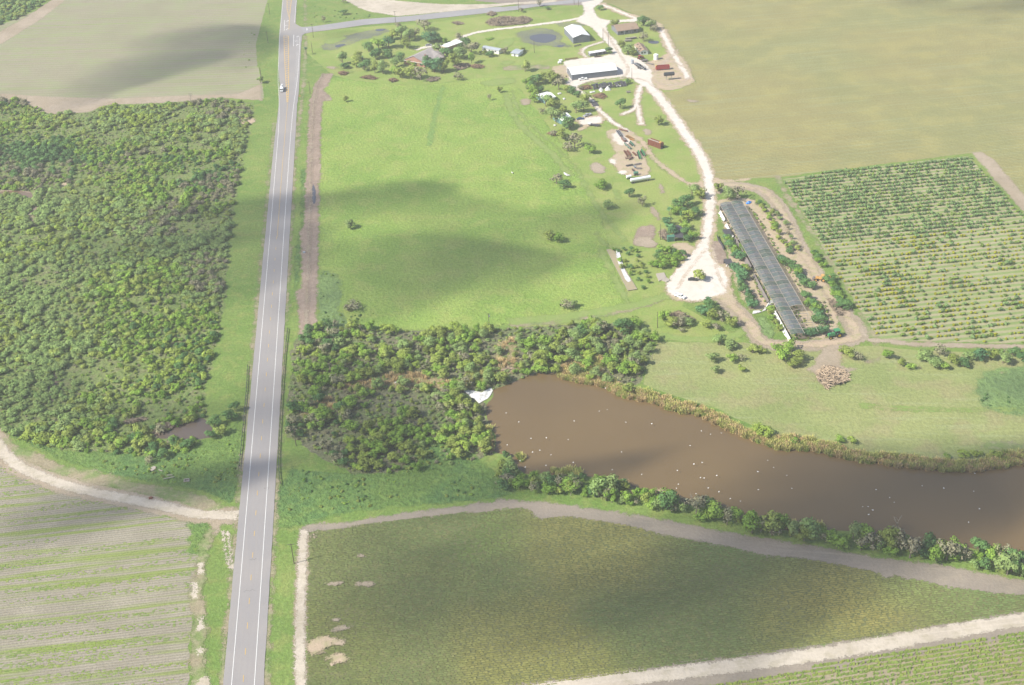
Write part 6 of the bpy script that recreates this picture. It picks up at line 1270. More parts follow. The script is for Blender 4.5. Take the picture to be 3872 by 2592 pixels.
for pts, lb in (([(1255, 395), (1300, 385), (1310, 395), (1265, 410)], 'white scrap in the dry canes'), ([(1500, 425), (1530, 420), (1530, 435), (1500, 437)], 'white scrap by the dark creek pool'), ([(1650, 520), (1700, 518), (1698, 535), (1655, 535)], 'white scrap in the thicket left of the white sheet'), ([(1805, 395), (1830, 392), (1832, 412), (1808, 418)], 'white scrap above the large white sheet')):
    crumple('foam_scrap', 'B2', pts, M_plas, lb, 'scrap', .4)
for r, pts, lb in (('S', [(830, 675), (870, 665), (885, 690), (850, 705)], 'white board lying on the cottage lawn'), ('S', [(735, 585), (800, 570), (815, 595), (750, 610)], 'pale debris by the teal cottage'), ('S', [(1305, 560), (1400, 545), (1410, 565), (1320, 585)], 'pale junk at the yard track bend'), ('C1', [(540, 30), (600, 60), (570, 65), (545, 50)], 'pale fallen branch on the pasture edge'), ('C1', [(75, 30), (98, 38), (90, 46)], 'white scrap in the pasture'), ('S', [(670, 1145), (715, 1140), (715, 1165), (675, 1168)], 'pale box under the lower yard trees')):
    crumple('debris', r, pts, M_plas, lb, 'debris', .5)
# culvert frames and concrete pad by the highway
for r, cx, cy, w_, d_, lb in (('J', 1980, 845, 1.9, 1.35, 'white square culvert frame in the bright weeds'), ('A2', 1826, 133, 1.5, 1.3, 'pale square culvert frame at the thicket edge')):
    x, y = P(r, cx, cy); t = empty('culvert_frame', x, y, 0, .09, lb, 'culvert frame')
    for s in (-1, 1): MB().box((0, s*d_*.5, .35), (w_+.35, .3, .5)).obj('rim_bar', M_conc, t); MB().box((s*w_*.5, 0, .35), (.3, d_-.3, .5)).obj('rim_bar', M_conc, t)
    MB().box((0, 0, .12), (w_-.3, d_-.3, .1)).obj('dark_well', M_blk, t)
p = smooth_pts(PP('J', (500, 370), (600, 300), (690, 270), (755, 310), (730, 380), (620, 460), (540, 460)), 2, True); v = [(x, y, .05) for x, y in p]+[(x, y, .4) for x, y in p]; n = len(p)
tag(mesh('pad', v, [tuple(range(n, 2*n))]+[(i, (i+1) % n, n+(i+1) % n, n+i) for i in range(n)], M_conc), 'round concrete pad in the weeds below the left pool', 'concrete pad')
for a, b_, lb in (((1040, 800), (1490, 710), 'longer white pole lying in the weeds'), ((1190, 650), (1420, 640), 'shorter pale plank lying in the weeds'), ((860, 430), (1010, 480), 'white broken board by the concrete pad')):
    A, B = P('J', *a), P('J', *b_); L, rz = along_frame(A, B); o = MB().box((0, 0, 0), (L, .35, .16), rz).obj('board', M_conc); o.location = ((A[0]+B[0])/2, (A[1]+B[1])/2, .45); tag(o, lb, 'board')
x, y = P('A2', 1335, 1418); o = MB().box((0, 0, .3), (1.6, 1., .6), .3, (.7, .7)).obj('rock_heap', M_rust); o.location = (x, y, .1); tag(o, 'small brown rock heap on the curving dirt track', 'rock heap')

# ------------------------------------------------------------------ guardrails, poles, sign
def guardrail(r, pts, label):
    p = PP(r, *pts); p = smooth_pts(p, 1); L0 = p[0]; t = empty('guardrail', L0[0], L0[1], 0, 0, label, 'guardrail'); q = [(x-L0[0], y-L0[1]) for x, y in p]
    v, f = [], []
    for x, y in q: v += [(x-.04, y, .95), (x+.04, y, .88), (x-.0, y, .78), (x+.04, y, .68), (x-.04, y, .60)]
    for i in range(len(q)-1): f += [(5*i+j, 5*i+5+j, 5*i+6+j, 5*i+1+j) for j in range(4)]
    v2 = [(x+.09, y, z) for x, y, z in v]; k = len(v); v += v2; f += [tuple(a+k for a in ff[::-1]) for ff in f]
    mesh('rail', v, f, M_rail, t)
    for x, y, nx_, ny_ in along(q, 2.6): MB().box((x+.1, y, .48), (.18, .22, .96)).obj('post', M_wood, t)
M_rail = plain('weathered_rail', T(136, 152, 152), .5, .15, .6, metal=.3)
guardrail('A2', [(2190, 248), (2185, 420), (2165, 640), (2145, 860), (2128, 1040), (2115, 1160)], 'left guardrail of the highway above the brown pool')
guardrail('B2', [(325, -80), (312, 20), (298, 150), (280, 380), (268, 560), (256, 780), (246, 960), (243, 1100), (248, 1220), (262, 1312)], 'right guardrail of the highway along the thicket')
def pole(r, bx, by, h, label, arm=2.4, extra=False, azi=None):
    x, y = P(r, bx, by); t = empty('utility_pole', x, y, 0, (azi if azi is not None else YAW*-1), label, 'utility pole', 'utility poles')
    MB().tube((0, 0, 0), (0, 0, h), .17, .11, 8).obj('pole', M_wood, t)
    if arm: MB().box((0, .12, h-.5), (arm, .12, .14)).obj('crossarm', M_wood, t)
    if arm:
        for s in (-.45, 0, .45): MB().tube((arm*s, .12, h-.43), (arm*s, .12, h-.2), .06, n=6).obj('insulator', M_grwall, t)
    if extra: MB().tube((.35, 0, h-2.), (.35, 0, h-1.1), .28, n=10).obj('transformer', M_steel, t)
    return t
for q in (('B3', 380, 492, 9.3, 'utility pole with crossarm leaning beside the pale field path'), ('B2', 398, 950, 8.6, 'utility pole rising from the thicket by the guardrail'), ('B2', 440, 190, 8.6, 'utility pole at the thicket corner near the guardrail start'), ('B1', 2106, 1402, 7.6, 'utility pole with transformer at the bottom of the pasture', 1.6, True),
          ('C1', 1372, 1405, 8.4, 'thin dark pole between the lower bushes and the slab', 0), ('C1', 1398, 625, 8.8, 'light pole left of the green bin', 0), ('B0', 522, 830, 8.4, 'utility pole beside the graded strip'), ('G', 570, 560, 10.5, 'double crossarm pole at the side road corner', 3.2), ('G', 555, 785, 8.2, 'bare pole below the side road corner', 0),
          ('B0', 1278, 205, 9.2, 'utility pole on the near side of the side road'), ('A0', 2372, 385, 9., 'utility pole left of the highway beyond the field corner', 2.), ('B0', 165, 130, 9., 'utility pole left of the highway at the frame top', 2.), ('B0', 90, 690, 7., 'thin pole behind the lone roadside bush', 0), ('C0', 143, 105, 8.6, 'utility pole right of the brush piles by the side road', 1.6), ('C0', 634, 42, 8., 'left pole of the pair at the drive entrance', 1.6), ('C0', 673, 58, 8., 'right pole of the pair at the drive entrance', 1.6),
          ('C0', 282, 470, 9., 'light pole on the grass below the wet hollow', 0), ('C0', 937, 410, 10., 'utility pole in the middle of the white farm drive', 2.2), ('C0', 890, 365, 9., 'thin pole right of the white barn', 0), ('C0', 1145, 708, 8., 'thin pole in front of the long shed', 0), ('A0', 2310, 690, 7.5, 'thin pole at the stubble field corner', 0), ('C0', 1196, 250, 6., 'short pole at the brown house', 0), ('C1', 1490, 445, 5., 'short pole among the grove trees', 0)): pole(*q)
# turning lane sign, trough
x, y = P('G', 372, 1470); t = empty('warning_sign', x, y, 0, .09, 'orange diamond warning sign on the right highway verge', 'sign'); MB().box((0, 0, 1.), (.1, .1, 2.)).obj('post', M_steel, t)
mesh('sign_plate', [(-.85, -.06, 2.2), (0, -.06, 1.35), (.85, -.06, 2.2), (0, -.06, 3.05), (-.85, 0, 2.2), (0, 0, 1.35), (.85, 0, 2.2), (0, 0, 3.05)], [(0, 1, 2, 3), (7, 6, 5, 4), (0, 4, 5, 1), (1, 5, 6, 2), (2, 6, 7, 3), (3, 7, 4, 0)], M_orng, t)
x, y = P('B1', 468, 742); o = MB().box((0, 0, .35), (1.2, .8, .7)).obj('meter_box', M_broof); o.location = (x, y, 0); tag(o, 'small pale box on the graded strip by the highway', 'box')
# garden plot frame
t0 = P('C1', 920, 715); t = empty('garden_bed', t0[0], t0[1], 0, 0, 'long garden bed with pale gravel strip left of the grove', 'garden bed')
q = PP('C1', (920, 718), (975, 712), (1190, 1068), (1108, 1080)); 
mesh('bed_soil', [(x-t0[0], y-t0[1], .33) for x, y in q], [(0, 3, 2, 1)], plain('bed_soil', T(196, 182, 150), .95, .15, 1.), t)
g = smooth_pts(PP('C1', (1003, 715), (1030, 720), (1060, 830), (1090, 920), (1145, 995), (1098, 1008), (1050, 900), (1010, 800)), 1, True); mesh('gravel_strip', [(x-t0[0], y-t0[1], .37) for x, y in g], [tuple(range(len(g)))[::-1]], plain('white_gravel', (.6, .6, .62), .9, .2, 1.5, dirt=(T(150, 160, 130), .5, .5, .6)), t)
for i in range(4): strip('kerb_board', [(q[i][0]-t0[0], q[i][1]-t0[1]), (q[(i+1) % 4][0]-t0[0], q[(i+1) % 4][1]-t0[1])], .18, .42, M_conc, t)

# ------------------------------------------------------------------ birds on and over the pond
bm = MB(); bm.v = [(.55, 0, .05), (.15, .12, .1), (-.3, .08, .08), (-.5, 0, .06), (-.3, -.08, .08), (.15, -.12, .1), (.1, .55, .2), (-.15, .5, .18), (.1, -.55, .2), (-.15, -.5, .18), (0, 0, -.06), (0, 0, .2)]
bm.f = [(0, 1, 11), (1, 2, 11), (2, 3, 11), (3, 4, 11), (4, 5, 11), (5, 0, 11), (1, 0, 10), (2, 1, 10), (3, 2, 10), (4, 3, 10), (5, 4, 10), (0, 5, 10), (1, 6, 7, 2), (5, 4, 9, 8)]
bme = bpy.data.meshes.new('bird'); bme.from_pydata(bm.v, [], bm.f); bme.materials.append(plain('white_feathers', (.85, .85, .83), .6, .03))
BL = [('C2', p) for p in ((32, 661), (144, 741), (252, 887), (387, 882), (581, 897), (41, 944), (331, 992), (266, 1008), (429, 1032), (633, 733), (856, 645), (926, 631), (1092, 743), (1320, 757), (1053, 1007), (626, 1099), (384, 1125), (201, 1140), (367, 1186), (155, 1084), (970, 1164), (1231, 1205), (1548, 1170), (1692, 1114), (1767, 1100), (1660, 949), (1760, 821), (1842, 850), (1937, 839), (1895, 1215), (1752, 1234), (1784, 1238), (1555, 1292), (1538, 1328), (1820, 1325), (1914, 1359), (1712, 1376), (2260, 1181), (2263, 1340), (2105, 1441), (2015, 1420), (911, 442))]
BL += [('D2', p) for p in ((72, 1081), (125, 1144), (241, 1213), (285, 1329), (1031, 1340), (1151, 1410), (1191, 1452), (1002, 1520), (912, 1492), (960, 1490), (1439, 1306), (1631, 1327), (1895, 1354), (1946, 1510), (1905, 1196), (965, 1560))]+[('D3', (1849, 126))]
for r, (x, y) in BL:
    X_, Y_ = P(r, x, y, 1.2); o = link('bird', bme); o.location = (X_, Y_, 1.2); o.rotation_euler = (0, 0, rnd.uniform(0, 6.28)); s = rnd.uniform(.42, .7); o.scale = (s, s, s)
    fx = (REG[r][0]+x/2.34)/1.6533; w_ = 'the left end of the pond' if fx < 1300 else 'the sunlit middle of the pond' if fx < 1650 else 'the shaded middle of the pond' if fx < 1950 else 'the right end of the pond'
    tag(o, f'small white bird flying low over {w_}', 'bird', 'white birds over the pond')
# ================================================================== TREES AND BUSHES AROUND THE FARM
def FT(r, x, y, rad, h, kk, label, group='trees around the farm'):
    X_, Y_ = P(r, x, y); k = 1.8 if r == 'B0' and 780 < x < 2050 and 200 < y < 720 else 1.42 if r == 'C0' else 1.32 if r[0] in 'BC' and r[1] in '01' and group != 'bushes of the garden bed' else 1.1; return tree(X_, Y_, rad*k, h*(1+(k-1)*.5), kk, label, group)
def palm(r, x, y, h, label):
    X_, Y_ = P(r, x, y); t = empty('palm_tree', X_, Y_, 0, rnd.uniform(0, 6), label, 'palm', 'palms')
    MB().tube((0, 0, 0), (.15, 0, h), .2, .15, 7).obj('trunk', M_bark, t); V = []
    for k in range(16):
        a = k*2*math.pi/16*1.01+rnd.uniform(-.1, .1); el = rnd.uniform(-.3, .9); L = 1.7
        for j in range(3):
            r0, r1 = L*j/3, L*(j+1)/3; z0 = math.sin(el)*r0-.28*r0*r0; z1 = math.sin(el)*r1-.28*r1*r1; w0, w1 = (.12, .36, .32)[j], (.36, .32, .05)[j]
            c, s = math.cos(a), math.sin(a); V += [(c*r0-s*w0, s*r0+c*w0, h+z0), (c*r0+s*w0, s*r0-c*w0, h+z0), (c*r1+s*w1, s*r1-c*w1, h+z1), (c*r1-s*w1, s*r1+c*w1, h+z1)]
    CN[0] = None; me = quads_mesh('fronds', np.array(V), np.random.rand(len(V)//4), LM['blue-green']); link('fronds', me, None, t)
    MB().tube((0.1, 0, h-1.3), (.15, 0, h-.1), .55, .4, 8).obj('dry_skirt', plain('dry_fronds', T(120, 108, 92), .9), t); return t
palm('B0', 488, 490, 5.5, 'small palm with brown skirt beside the highway corner')
palm('C1', 1475, 405, 4., 'small palm among the grove trees left of the drive'); palm('C1', 1820, 1215, 4.5, 'short palm below the white turning area'); palm('B0', 985, 560, 4.5, 'small palm in the ranch house grove')
for q in [  # ranch house grove
    ('B0', 810, 575, 2.6, 6.5, 'grey-green', 'lone tree at the left tip of the ranch grove'), ('B0', 830, 610, 2.2, 3, 'dark green', 'low dark bush under the left tip tree'), ('B0', 1040, 460, 2.8, 5.5, 'dark green', 'round dark tree at the upper left of the ranch grove'), ('B0', 1130, 440, 3.2, 6, 'bright green', 'bright round tree in the upper ranch grove'), ('B0', 1220, 430, 3.4, 6.5, 'blue-green', 'dark blue-green tree in the upper ranch grove'),
    ('B0', 1100, 520, 3.2, 6, 'dark green', 'dark tree in the middle left of the ranch grove'), ('B0', 1200, 520, 3.2, 5, 'dark green', 'dark tree left of the ranch house gable'), ('B0', 930, 590, 3.0, 6, 'olive', 'olive tree in the left ranch grove'), ('B0', 1000, 620, 3., 5, 'dark green', 'dark tree in the lower left ranch grove'), ('B0', 960, 540, 2.6, 5, 'olive', 'small olive tree in the left ranch grove'),
    ('B0', 1095, 650, 2.2, 6.5, 'olive', 'slim tree with pale trunk on the ranch lawn'), ('B0', 1165, 655, 2.8, 7, 'grey-green', 'grey tree with white trunk on the ranch lawn'), ('B0', 1275, 590, 3., 5, 'grey-green', 'grey-green tree on the ranch lawn'), ('B0', 1310, 540, 2.6, 4.5, 'dark green', 'dark bush at the ranch house gable'), ('B0', 1330, 350, 3.6, 7, 'grey-green', 'sparse grey tree behind the ranch house'),
    ('B0', 1400, 370, 3.4, 6.5, 'grey-green', 'tall sparse tree behind the ranch house'), ('B0', 1450, 340, 3., 6, 'brownish', 'bare brownish tree behind the ranch house'), ('B0', 1380, 430, 2.8, 6, 'olive', 'olive tree at the back of the ranch house'), ('B0', 1250, 360, 3.2, 6, 'olive', 'olive tree above the ranch grove'), ('B0', 1580, 370, 4.2, 5.5, 'blue-green', 'large dark banana-like clump behind the ranch house'), ('B0', 1640, 375, 3., 4.5, 'dark green', 'dark clump right of the large banana-like clump'),
    ('B0', 1530, 270, 4., 6.5, 'brownish', 'bare brown tree near the side road'), ('B0', 1310, 270, 2.6, 5, 'brownish', 'thin bare tree beside the side road'), ('B0', 1280, 660, 2.4, 5, 'bright green', 'small bright tree at the lawn bottom'), ('B0', 1320, 690, 3., 5.5, 'olive', 'olive tree in the lower ranch grove'), ('B0', 1415, 700, 3.2, 6.5, 'olive', 'tall olive tree in the lower ranch grove'), ('B0', 1500, 710, 3.6, 6.5, 'brownish', 'brownish round tree in the lower ranch grove'),
    ('B0', 1620, 640, 4.4, 8, 'blue-green', 'large dark tree in front of the ranch house'), ('B0', 1570, 600, 3., 6, 'dark green', 'dark tree left of the large dark tree'), ('B0', 1700, 640, 3., 6, 'olive', 'olive tree right of the large dark tree'), ('B0', 1800, 590, 3.4, 7, 'olive', 'olive tree right of the ranch house'), ('B0', 1740, 520, 3.4, 6, 'dark green', 'dark tree at the ranch house side'), ('B0', 1850, 520, 3.6, 6.5, 'grey-green', 'grey tree between ranch house and mobile home'), ('B0', 1950, 480, 4., 6.5, 'brownish', 'large bare tree left of the mobile home'),
    ('B0', 1890, 430, 3., 5.5, 'dark green', 'dark tree at the forecourt edge'), ('B0', 1850, 380, 2.4, 6, 'brownish', 'thin bare tree on the house drive'), ('B0', 1660, 470, 2.4, 5.5, 'grey-green', 'grey tree growing over the ranch roof'), ('B0', 1950, 560, 2., 6, 'bright green', 'narrow bright column tree by the brush'), ('B0', 2110, 500, 3.2, 4, 'dark green', 'dark bushes in front of the mobile home'), ('B0', 2060, 490, 2.4, 3.2, 'olive', 'olive bush in front of the mobile home'), ('B0', 2240, 480, 2.6, 4.5, 'brownish', 'bare bush right of the mobile home'),
    ('B0', 1830, 710, 2.6, 4, 'brownish', 'round brown bush below the ranch grove'), ('B0', 1710, 380, 1.6, 2.6, 'bright green', 'small shrub behind the ranch drive'), ('B0', 2110, 350, 2.6, 1.2, 'bright green', 'low green bed on the lawn by the drive'),
    ('B0', 1360, 560, 2., 2.4, 'dark green', 'low dark bush under the ranch house gable'), ('B0', 1410, 572, 2., 2.4, 'olive', 'low olive bush at the ranch house front'), ('B0', 1460, 580, 2., 2.2, 'bright green', 'low bright bush at the ranch house front corner'),
    # roadside and pasture
    ('B0', 85, 740, 2.6, 4.5, 'grey-green', 'lone bush left of the highway at the field corner'), ('B0', 645, 200, 1.6, 5, 'brownish', 'thin bare tree above the side road'), ('B0', 820, 130, 3., 3.5, 'dark green', 'dark bush above the side road'), ('B0', 820, 30, 2., 3, 'brownish', 'brown bush at the frame top'), ('B0', 840, 905, 1.8, 3.6, 'olive', 'small lone tree in the upper left pasture'), ('B1', 880, 525, 2.6, 4.6, 'grey-green', 'lone tree with forked trunk in the left pasture'),
    ('B1', 905, 1240, 4., 3.6, 'brownish', 'wide brown bush in the lower left pasture'), ('B1', 860, 1250, 2.4, 3., 'brownish', 'small brown bush beside the wide brown bush'), ('B0', 2200, 820, 2., 3.6, 'olive', 'left of two small trees at the pasture top right'), ('B0', 2110, 890, 1.6, 4., 'brownish', 'thin bare tree at the pasture top right'), ('B0', 2250, 470, 2., 3.5, 'brownish', 'bare shrub near the small open shed'), ('C1', 480, 130, 3.8, 5, 'brownish', 'wide bare tree in the right pasture'), ('C1', 545, 170, 3., 3.6, 'dark green', 'dark bush beside the wide bare tree'),
    ('C1', 410, 625, 3.2, 5, 'olive', 'left half of the double tree in the right pasture'), ('C1', 500, 640, 3.2, 5, 'bright green', 'right half of the double tree in the right pasture'), ('C1', 570, 1235, 3.4, 3.8, 'brownish', 'brown bush in the lower right pasture'), ('C1', 630, 1230, 2.4, 3., 'grey-green', 'low bush beside the brown bush in the lower pasture'),
    # cottages
    ('C0', 200, 635, 3.2, 6.5, 'olive', 'lone olive tree left of the long shed'), ('C0', 230, 780, 3., 6, 'bright green', 'bright tree at the top of the cottage grove'), ('C0', 300, 745, 3.6, 6.5, 'dark green', 'dark tree behind the teal cottage'), ('C0', 360, 730, 3.4, 6, 'olive', 'olive tree behind the teal cottage'), ('C0', 450, 740, 4., 7, 'olive', 'tall olive tree above the teal cottage'), ('C0', 500, 800, 4., 7.5, 'brownish', 'large bare tree right of the teal cottage'),
    ('C0', 520, 740, 3.2, 5, 'brownish', 'bare tree by the long shed corner'), ('C0', 265, 850, 2.8, 6.5, 'bright green', 'narrow bright hedge tree left of the teal cottage'), ('C0', 285, 910, 2.6, 6, 'bright green', 'lower bright hedge tree left of the teal cottage'), ('C0', 250, 810, 2.6, 6, 'dark green', 'dark hedge tree left of the teal cottage'), ('C0', 330, 820, 2.2, 4, 'dark green', 'dark bush at the teal cottage corner'), ('C0', 385, 945, 4., 6.5, 'grey-green', 'grey-green tree below the teal cottage'), ('C0', 440, 960, 3.4, 6, 'olive', 'olive tree between the two cottages'),
    ('C0', 600, 830, 3., 4, 'dark green', 'dark bush beside the yard track'), ('C0', 660, 855, 2.6, 3.6, 'dark green', 'second dark bush beside the yard track'), ('C0', 575, 820, 2.6, 4, 'olive', 'olive bush right of the teal cottage'), ('C0', 735, 910, 3., 5.5, 'olive', 'tree at the yard track bend'), ('C0', 470, 1080, 4., 7, 'grey-green', 'grey-green tree left of the pale cottage'), ('C0', 430, 1040, 3.4, 6, 'grey-green', 'small grey tree left of the pale cottage'), ('C0', 650, 1000, 3.8, 6, 'grey-green', 'wide grey-green tree behind the silver pickup'), ('C0', 720, 985, 4., 6, 'grey-green', 'large grey-green tree above the silver pickup'), ('C0', 530, 1000, 2.6, 4, 'olive', 'bush above the pale cottage'),
    ('C0', 560, 1140, 4., 6.5, 'dark green', 'dark tree below the pale cottage'), ('C0', 600, 1130, 3.4, 5, 'olive', 'olive tree below the pale cottage'), ('C0', 540, 1230, 3.6, 6, 'olive', 'olive tree in the lower cottage grove'), ('C0', 640, 1310, 4.2, 7.5, 'brownish', 'large brownish tree at the cottage grove bottom'), ('C0', 580, 1340, 3., 4.5, 'brownish', 'brown bush at the cottage grove bottom'), ('C0', 770, 1360, 3., 4.5, 'bright green', 'bright round tree right of the brownish tree'), ('C0', 350, 1010, 2., 3.5, 'brownish', 'small brown bush by the fence line'), ('C0', 445, 1200, 2.6, 2.4, 'brownish', 'low brown bush on the pasture edge'),
    ('C0', 1040, 960, 3., 5.5, 'dark green', 'lone dark tree on the bright grass'), ('C0', 1385, 1110, 2.6, 5, 'olive', 'lone thin tree right of the branch track'), ('C0', 990, 250, 3.4, 5.5, 'olive', 'tree at the left corner of the brown-roofed house'), ('C0', 1250, 230, 4., 7.5, 'dark green', 'large dark tree right of the brown-roofed house'), ('C0', 1310, 270, 4., 6, 'grey-green', 'fallen-looking grey tree by the field lane'), ('C0', 1340, 280, 3., 4, 'brownish', 'bare bush by the field lane'), ('C0', 1250, 370, 3.2, 6, 'brownish', 'bare tree between the two houses'), ('C0', 1110, 480, 3.8, 6, 'grey-green', 'grey tree left of the damaged house'), ('C0', 1150, 490, 3., 4.5, 'olive', 'olive bush left of the damaged house'), ('C0', 1055, 420, 2.4, 4, 'olive', 'small tree at the white drive edge'),
    ('C0', 945, 480, 2.4, 4, 'dark green', 'dark bush at the office trailer end'), ('C0', 860, 90, 2.4, 3, 'dark green', 'bush on the grass island at the drive entrance'), ('C0', 700, 790, 2.4, 1.8, 'brownish', 'brown brush left of the collapsed shed'), ('C0', 1110, 745, 1.8, 3, 'dark green', 'round dark bush at the collapsed shed end'), ('C0', 180, 460, 2.2, 3, 'olive', 'bush in front of the small open shed'),
    ('C0', 170, 110, 2.2, 3.4, 'brownish', 'bare bush by the side road'), ('C0', 330, 60, 2., 5, 'brownish', 'thin bare tree by the side road'), ('C0', 400, 85, 2.2, 2, 'dark green', 'low dark bush by the side road'),
    # below the scrap yard
    ('C1', 870, 170, 3.8, 4, 'bright green', 'wide pale green tree left of the white tanker'), ('C1', 1120, 245, 2.8, 4.5, 'dark green', 'lone dark tree below the white tanker'), ('C1', 930, 350, 3., 4, 'grey-green', 'low grey tree left of the lone bare tree'), ('C1', 1235, 330, 2.6, 5.5, 'brownish', 'lone bare tree right of the low grey tree'), ('C1', 1680, 240, 3.8, 6, 'grey-green', 'grey tree at the drive crossing'), ('C1', 1750, 260, 3.2, 5, 'olive', 'olive tree at the drive crossing'), ('C1', 1910, 200, 2.8, 4.5, 'olive', 'olive tree at the top of the net house'), ('C1', 2000, 270, 4., 6.5, 'grey-green', 'grey tree over the net house end'), ('C1', 2080, 270, 4.2, 6.5, 'brownish', 'large bare tree over the net house end'),
    ('C1', 1560, 340, 3.6, 6, 'dark green', 'dark tree at the top of the drive grove'), ('C1', 1640, 330, 3.4, 5.5, 'dark green', 'second dark tree at the top of the drive grove'), ('C1', 1540, 400, 3., 5, 'bright green', 'bright tree in the drive grove'), ('C1', 1640, 450, 2.8, 5, 'yellow-green', 'yellow tree in the drive grove'), ('C1', 1600, 420, 2.6, 4.5, 'dark green', 'dark tree left of the yellow tree'), ('C1', 1720, 410, 3., 4, 'dark green', 'dark tree beside the drive'), ('C1', 1580, 480, 2.4, 3.5, 'olive', 'small olive tree below the yellow tree'),
    ('C1', 1450, 500, 2.4, 4.5, 'blue-green', 'upper dark round tree beside the green bin'), ('C1', 1490, 560, 2.6, 5, 'blue-green', 'middle dark round tree beside the green bin'), ('C1', 1505, 600, 2.6, 5, 'blue-green', 'lower dark round tree behind the green bin'), ('C1', 1620, 540, 2.8, 5, 'bright green', 'bright tree right of the dark shadow slab'), ('C1', 1630, 600, 2.8, 4.5, 'dark green', 'dark tree right of the dark shadow slab'), ('C1', 1690, 620, 2.4, 4.5, 'bright green', 'thin tree by the drive bend'), ('C1', 1650, 640, 2.4, 3.5, 'dark green', 'bush by the drive bend'),
    ('C1', 1745, 975, 3.4, 5, 'olive', 'lone tree standing on the white turning area'),
    ('C1', 1810, 1270, 3.2, 5.5, 'dark green', 'dark tree below the white turning area'), ('C1', 1760, 1290, 3., 4.5, 'blue-green', 'dark bush below the white turning area'), ('C1', 1860, 1330, 3., 4.5, 'olive', 'olive bush in the lower clump'), ('C1', 1950, 1350, 3.2, 4.5, 'brownish', 'brownish bush in the lower clump'), ('C1', 2030, 1390, 3., 4., 'olive', 'right end bush of the lower clump'), ('C1', 1800, 1400, 2.6, 3., 'olive', 'low bush at the lower clump'), ('C1', 1900, 1420, 2.6, 3., 'brownish', 'low brown bush at the lower clump'),
    ('C1', 1420, 1330, 2.8, 4.5, 'bright green', 'bright bush at the left of the debris clump'), ('C1', 1490, 1390, 3.2, 4.5, 'olive', 'olive bush in the debris clump'), ('C1', 1560, 1400, 3., 4., 'brownish', 'brown bush in the debris clump'), ('C1', 1590, 1340, 2.4, 3., 'brownish', 'low brown brush in the debris clump'), ('C1', 1640, 1380, 2.6, 3., 'grey-green', 'grey bush at the right of the debris clump'), ('C1', 1580, 1440, 1.6, 1.8, 'brownish', 'small rusty bush below the debris clump'),
    ('C1', 720, 1440, 2.6, 5.5, 'bright green', 'bright tree at the end of the pasture path'), ('C1', 680, 1480, 3., 5, 'dark green', 'dark tree at the end of the pasture path'), ('C1', 1070, 1460, 3.6, 6.5, 'dark green', 'large dark tree above the pond thicket'), ('C1', 880, 1450, 3., 5.5, 'brownish', 'brown tree above the pond thicket'), ('C1', 1250, 1500, 2.8, 4.5, 'grey-green', 'grey bush right of the large dark tree'),
    # meadow
    ('C2', 1850, 210, 3., 4.5, 'grey-green', 'upper grey bush of the left meadow trio'), ('C2', 1880, 310, 2.4, 3.5, 'grey-green', 'lower grey bush of the left meadow trio'), ('C2', 1920, 60, 3.6, 4.5, 'grey-green', 'grey-green bush at the meadow top'), ('C2', 2020, 90, 3.4, 4., 'grey-green', 'wide grey bush at the meadow top'), ('C2', 2030, 210, 2.4, 4., 'bright green', 'bright bush in the meadow'), ('C2', 2110, 290, 2.2, 3., 'yellow-green', 'small yellow-green bush in the meadow'), ('C2', 2210, 130, 3.2, 4., 'olive', 'olive bush near the perimeter track'), ('C2', 2120, 200, 2., 3., 'brownish', 'bare bush in the meadow'), ('C2', 2280, 120, 2.8, 3., 'olive', 'dark bush touching the perimeter track'),
    ('D2', 200, 190, 4.2, 6, 'bright green', 'large bright tree left of the brush pile'), ('D2', 260, 120, 3.6, 6, 'bright green', 'upper bright tree left of the brush pile'), ('D2', 330, 200, 3.6, 5, 'olive', 'olive tree left of the brush pile'), ('D2', 150, 130, 3., 4.5, 'bright green', 'small bright tree left of the brush pile'), ('D2', 300, 250, 3., 4., 'olive', 'lower olive tree left of the brush pile'),
    ('D2', 800, 160, 3.4, 4., 'olive', 'olive bush right of the brush pile'), ('D2', 870, 190, 2.8, 3.5, 'brownish', 'brown bush right of the brush pile'), ('D2', 740, 130, 2.8, 3., 'olive', 'low olive bush right of the brush pile'), ('D2', 1140, 180, 2.8, 4.5, 'bright green', 'lone round bright bush below the orchard track'),
    ('D2', 1240, 240, 2.6, 3.5, 'olive', 'first bush of the hedge below the orchard'), ('D2', 1330, 270, 2.4, 3., 'bright green', 'low bright bush of the hedge below the orchard'), ('D2', 1460, 200, 3.8, 5, 'grey-green', 'grey-green bush of the hedge below the orchard'), ('D2', 1540, 250, 3.6, 4.5, 'grey-green', 'lower grey-green bush of the hedge below the orchard'), ('D2', 1590, 150, 3.4, 5, 'brownish', 'brownish bush of the hedge below the orchard'), ('D2', 1640, 270, 2.6, 3., 'bright green', 'small bright bush of the hedge below the orchard'),
    ('D2', 1730, 220, 3.6, 4.5, 'olive', 'olive bush of the hedge below the orchard'), ('D2', 1800, 250, 3.2, 4., 'dark green', 'dark bush of the hedge below the orchard'), ('D2', 1850, 190, 3., 4., 'grey-green', 'small grey bush of the hedge below the orchard'), ('D2', 1960, 190, 3.8, 5, 'blue-green', 'dark tree of the hedge below the orchard'), ('D2', 2050, 180, 3.4, 4.5, 'olive', 'olive tree of the hedge below the orchard'), ('D2', 2150, 220, 3.6, 5, 'grey-green', 'grey tree at the right end of the hedge'), ('D2', 2240, 150, 3., 4., 'dark green', 'dark tree at the right end of the hedge'), ('D2', 2330, 210, 3., 4., 'dark green', 'last dark tree of the hedge at the frame edge'),
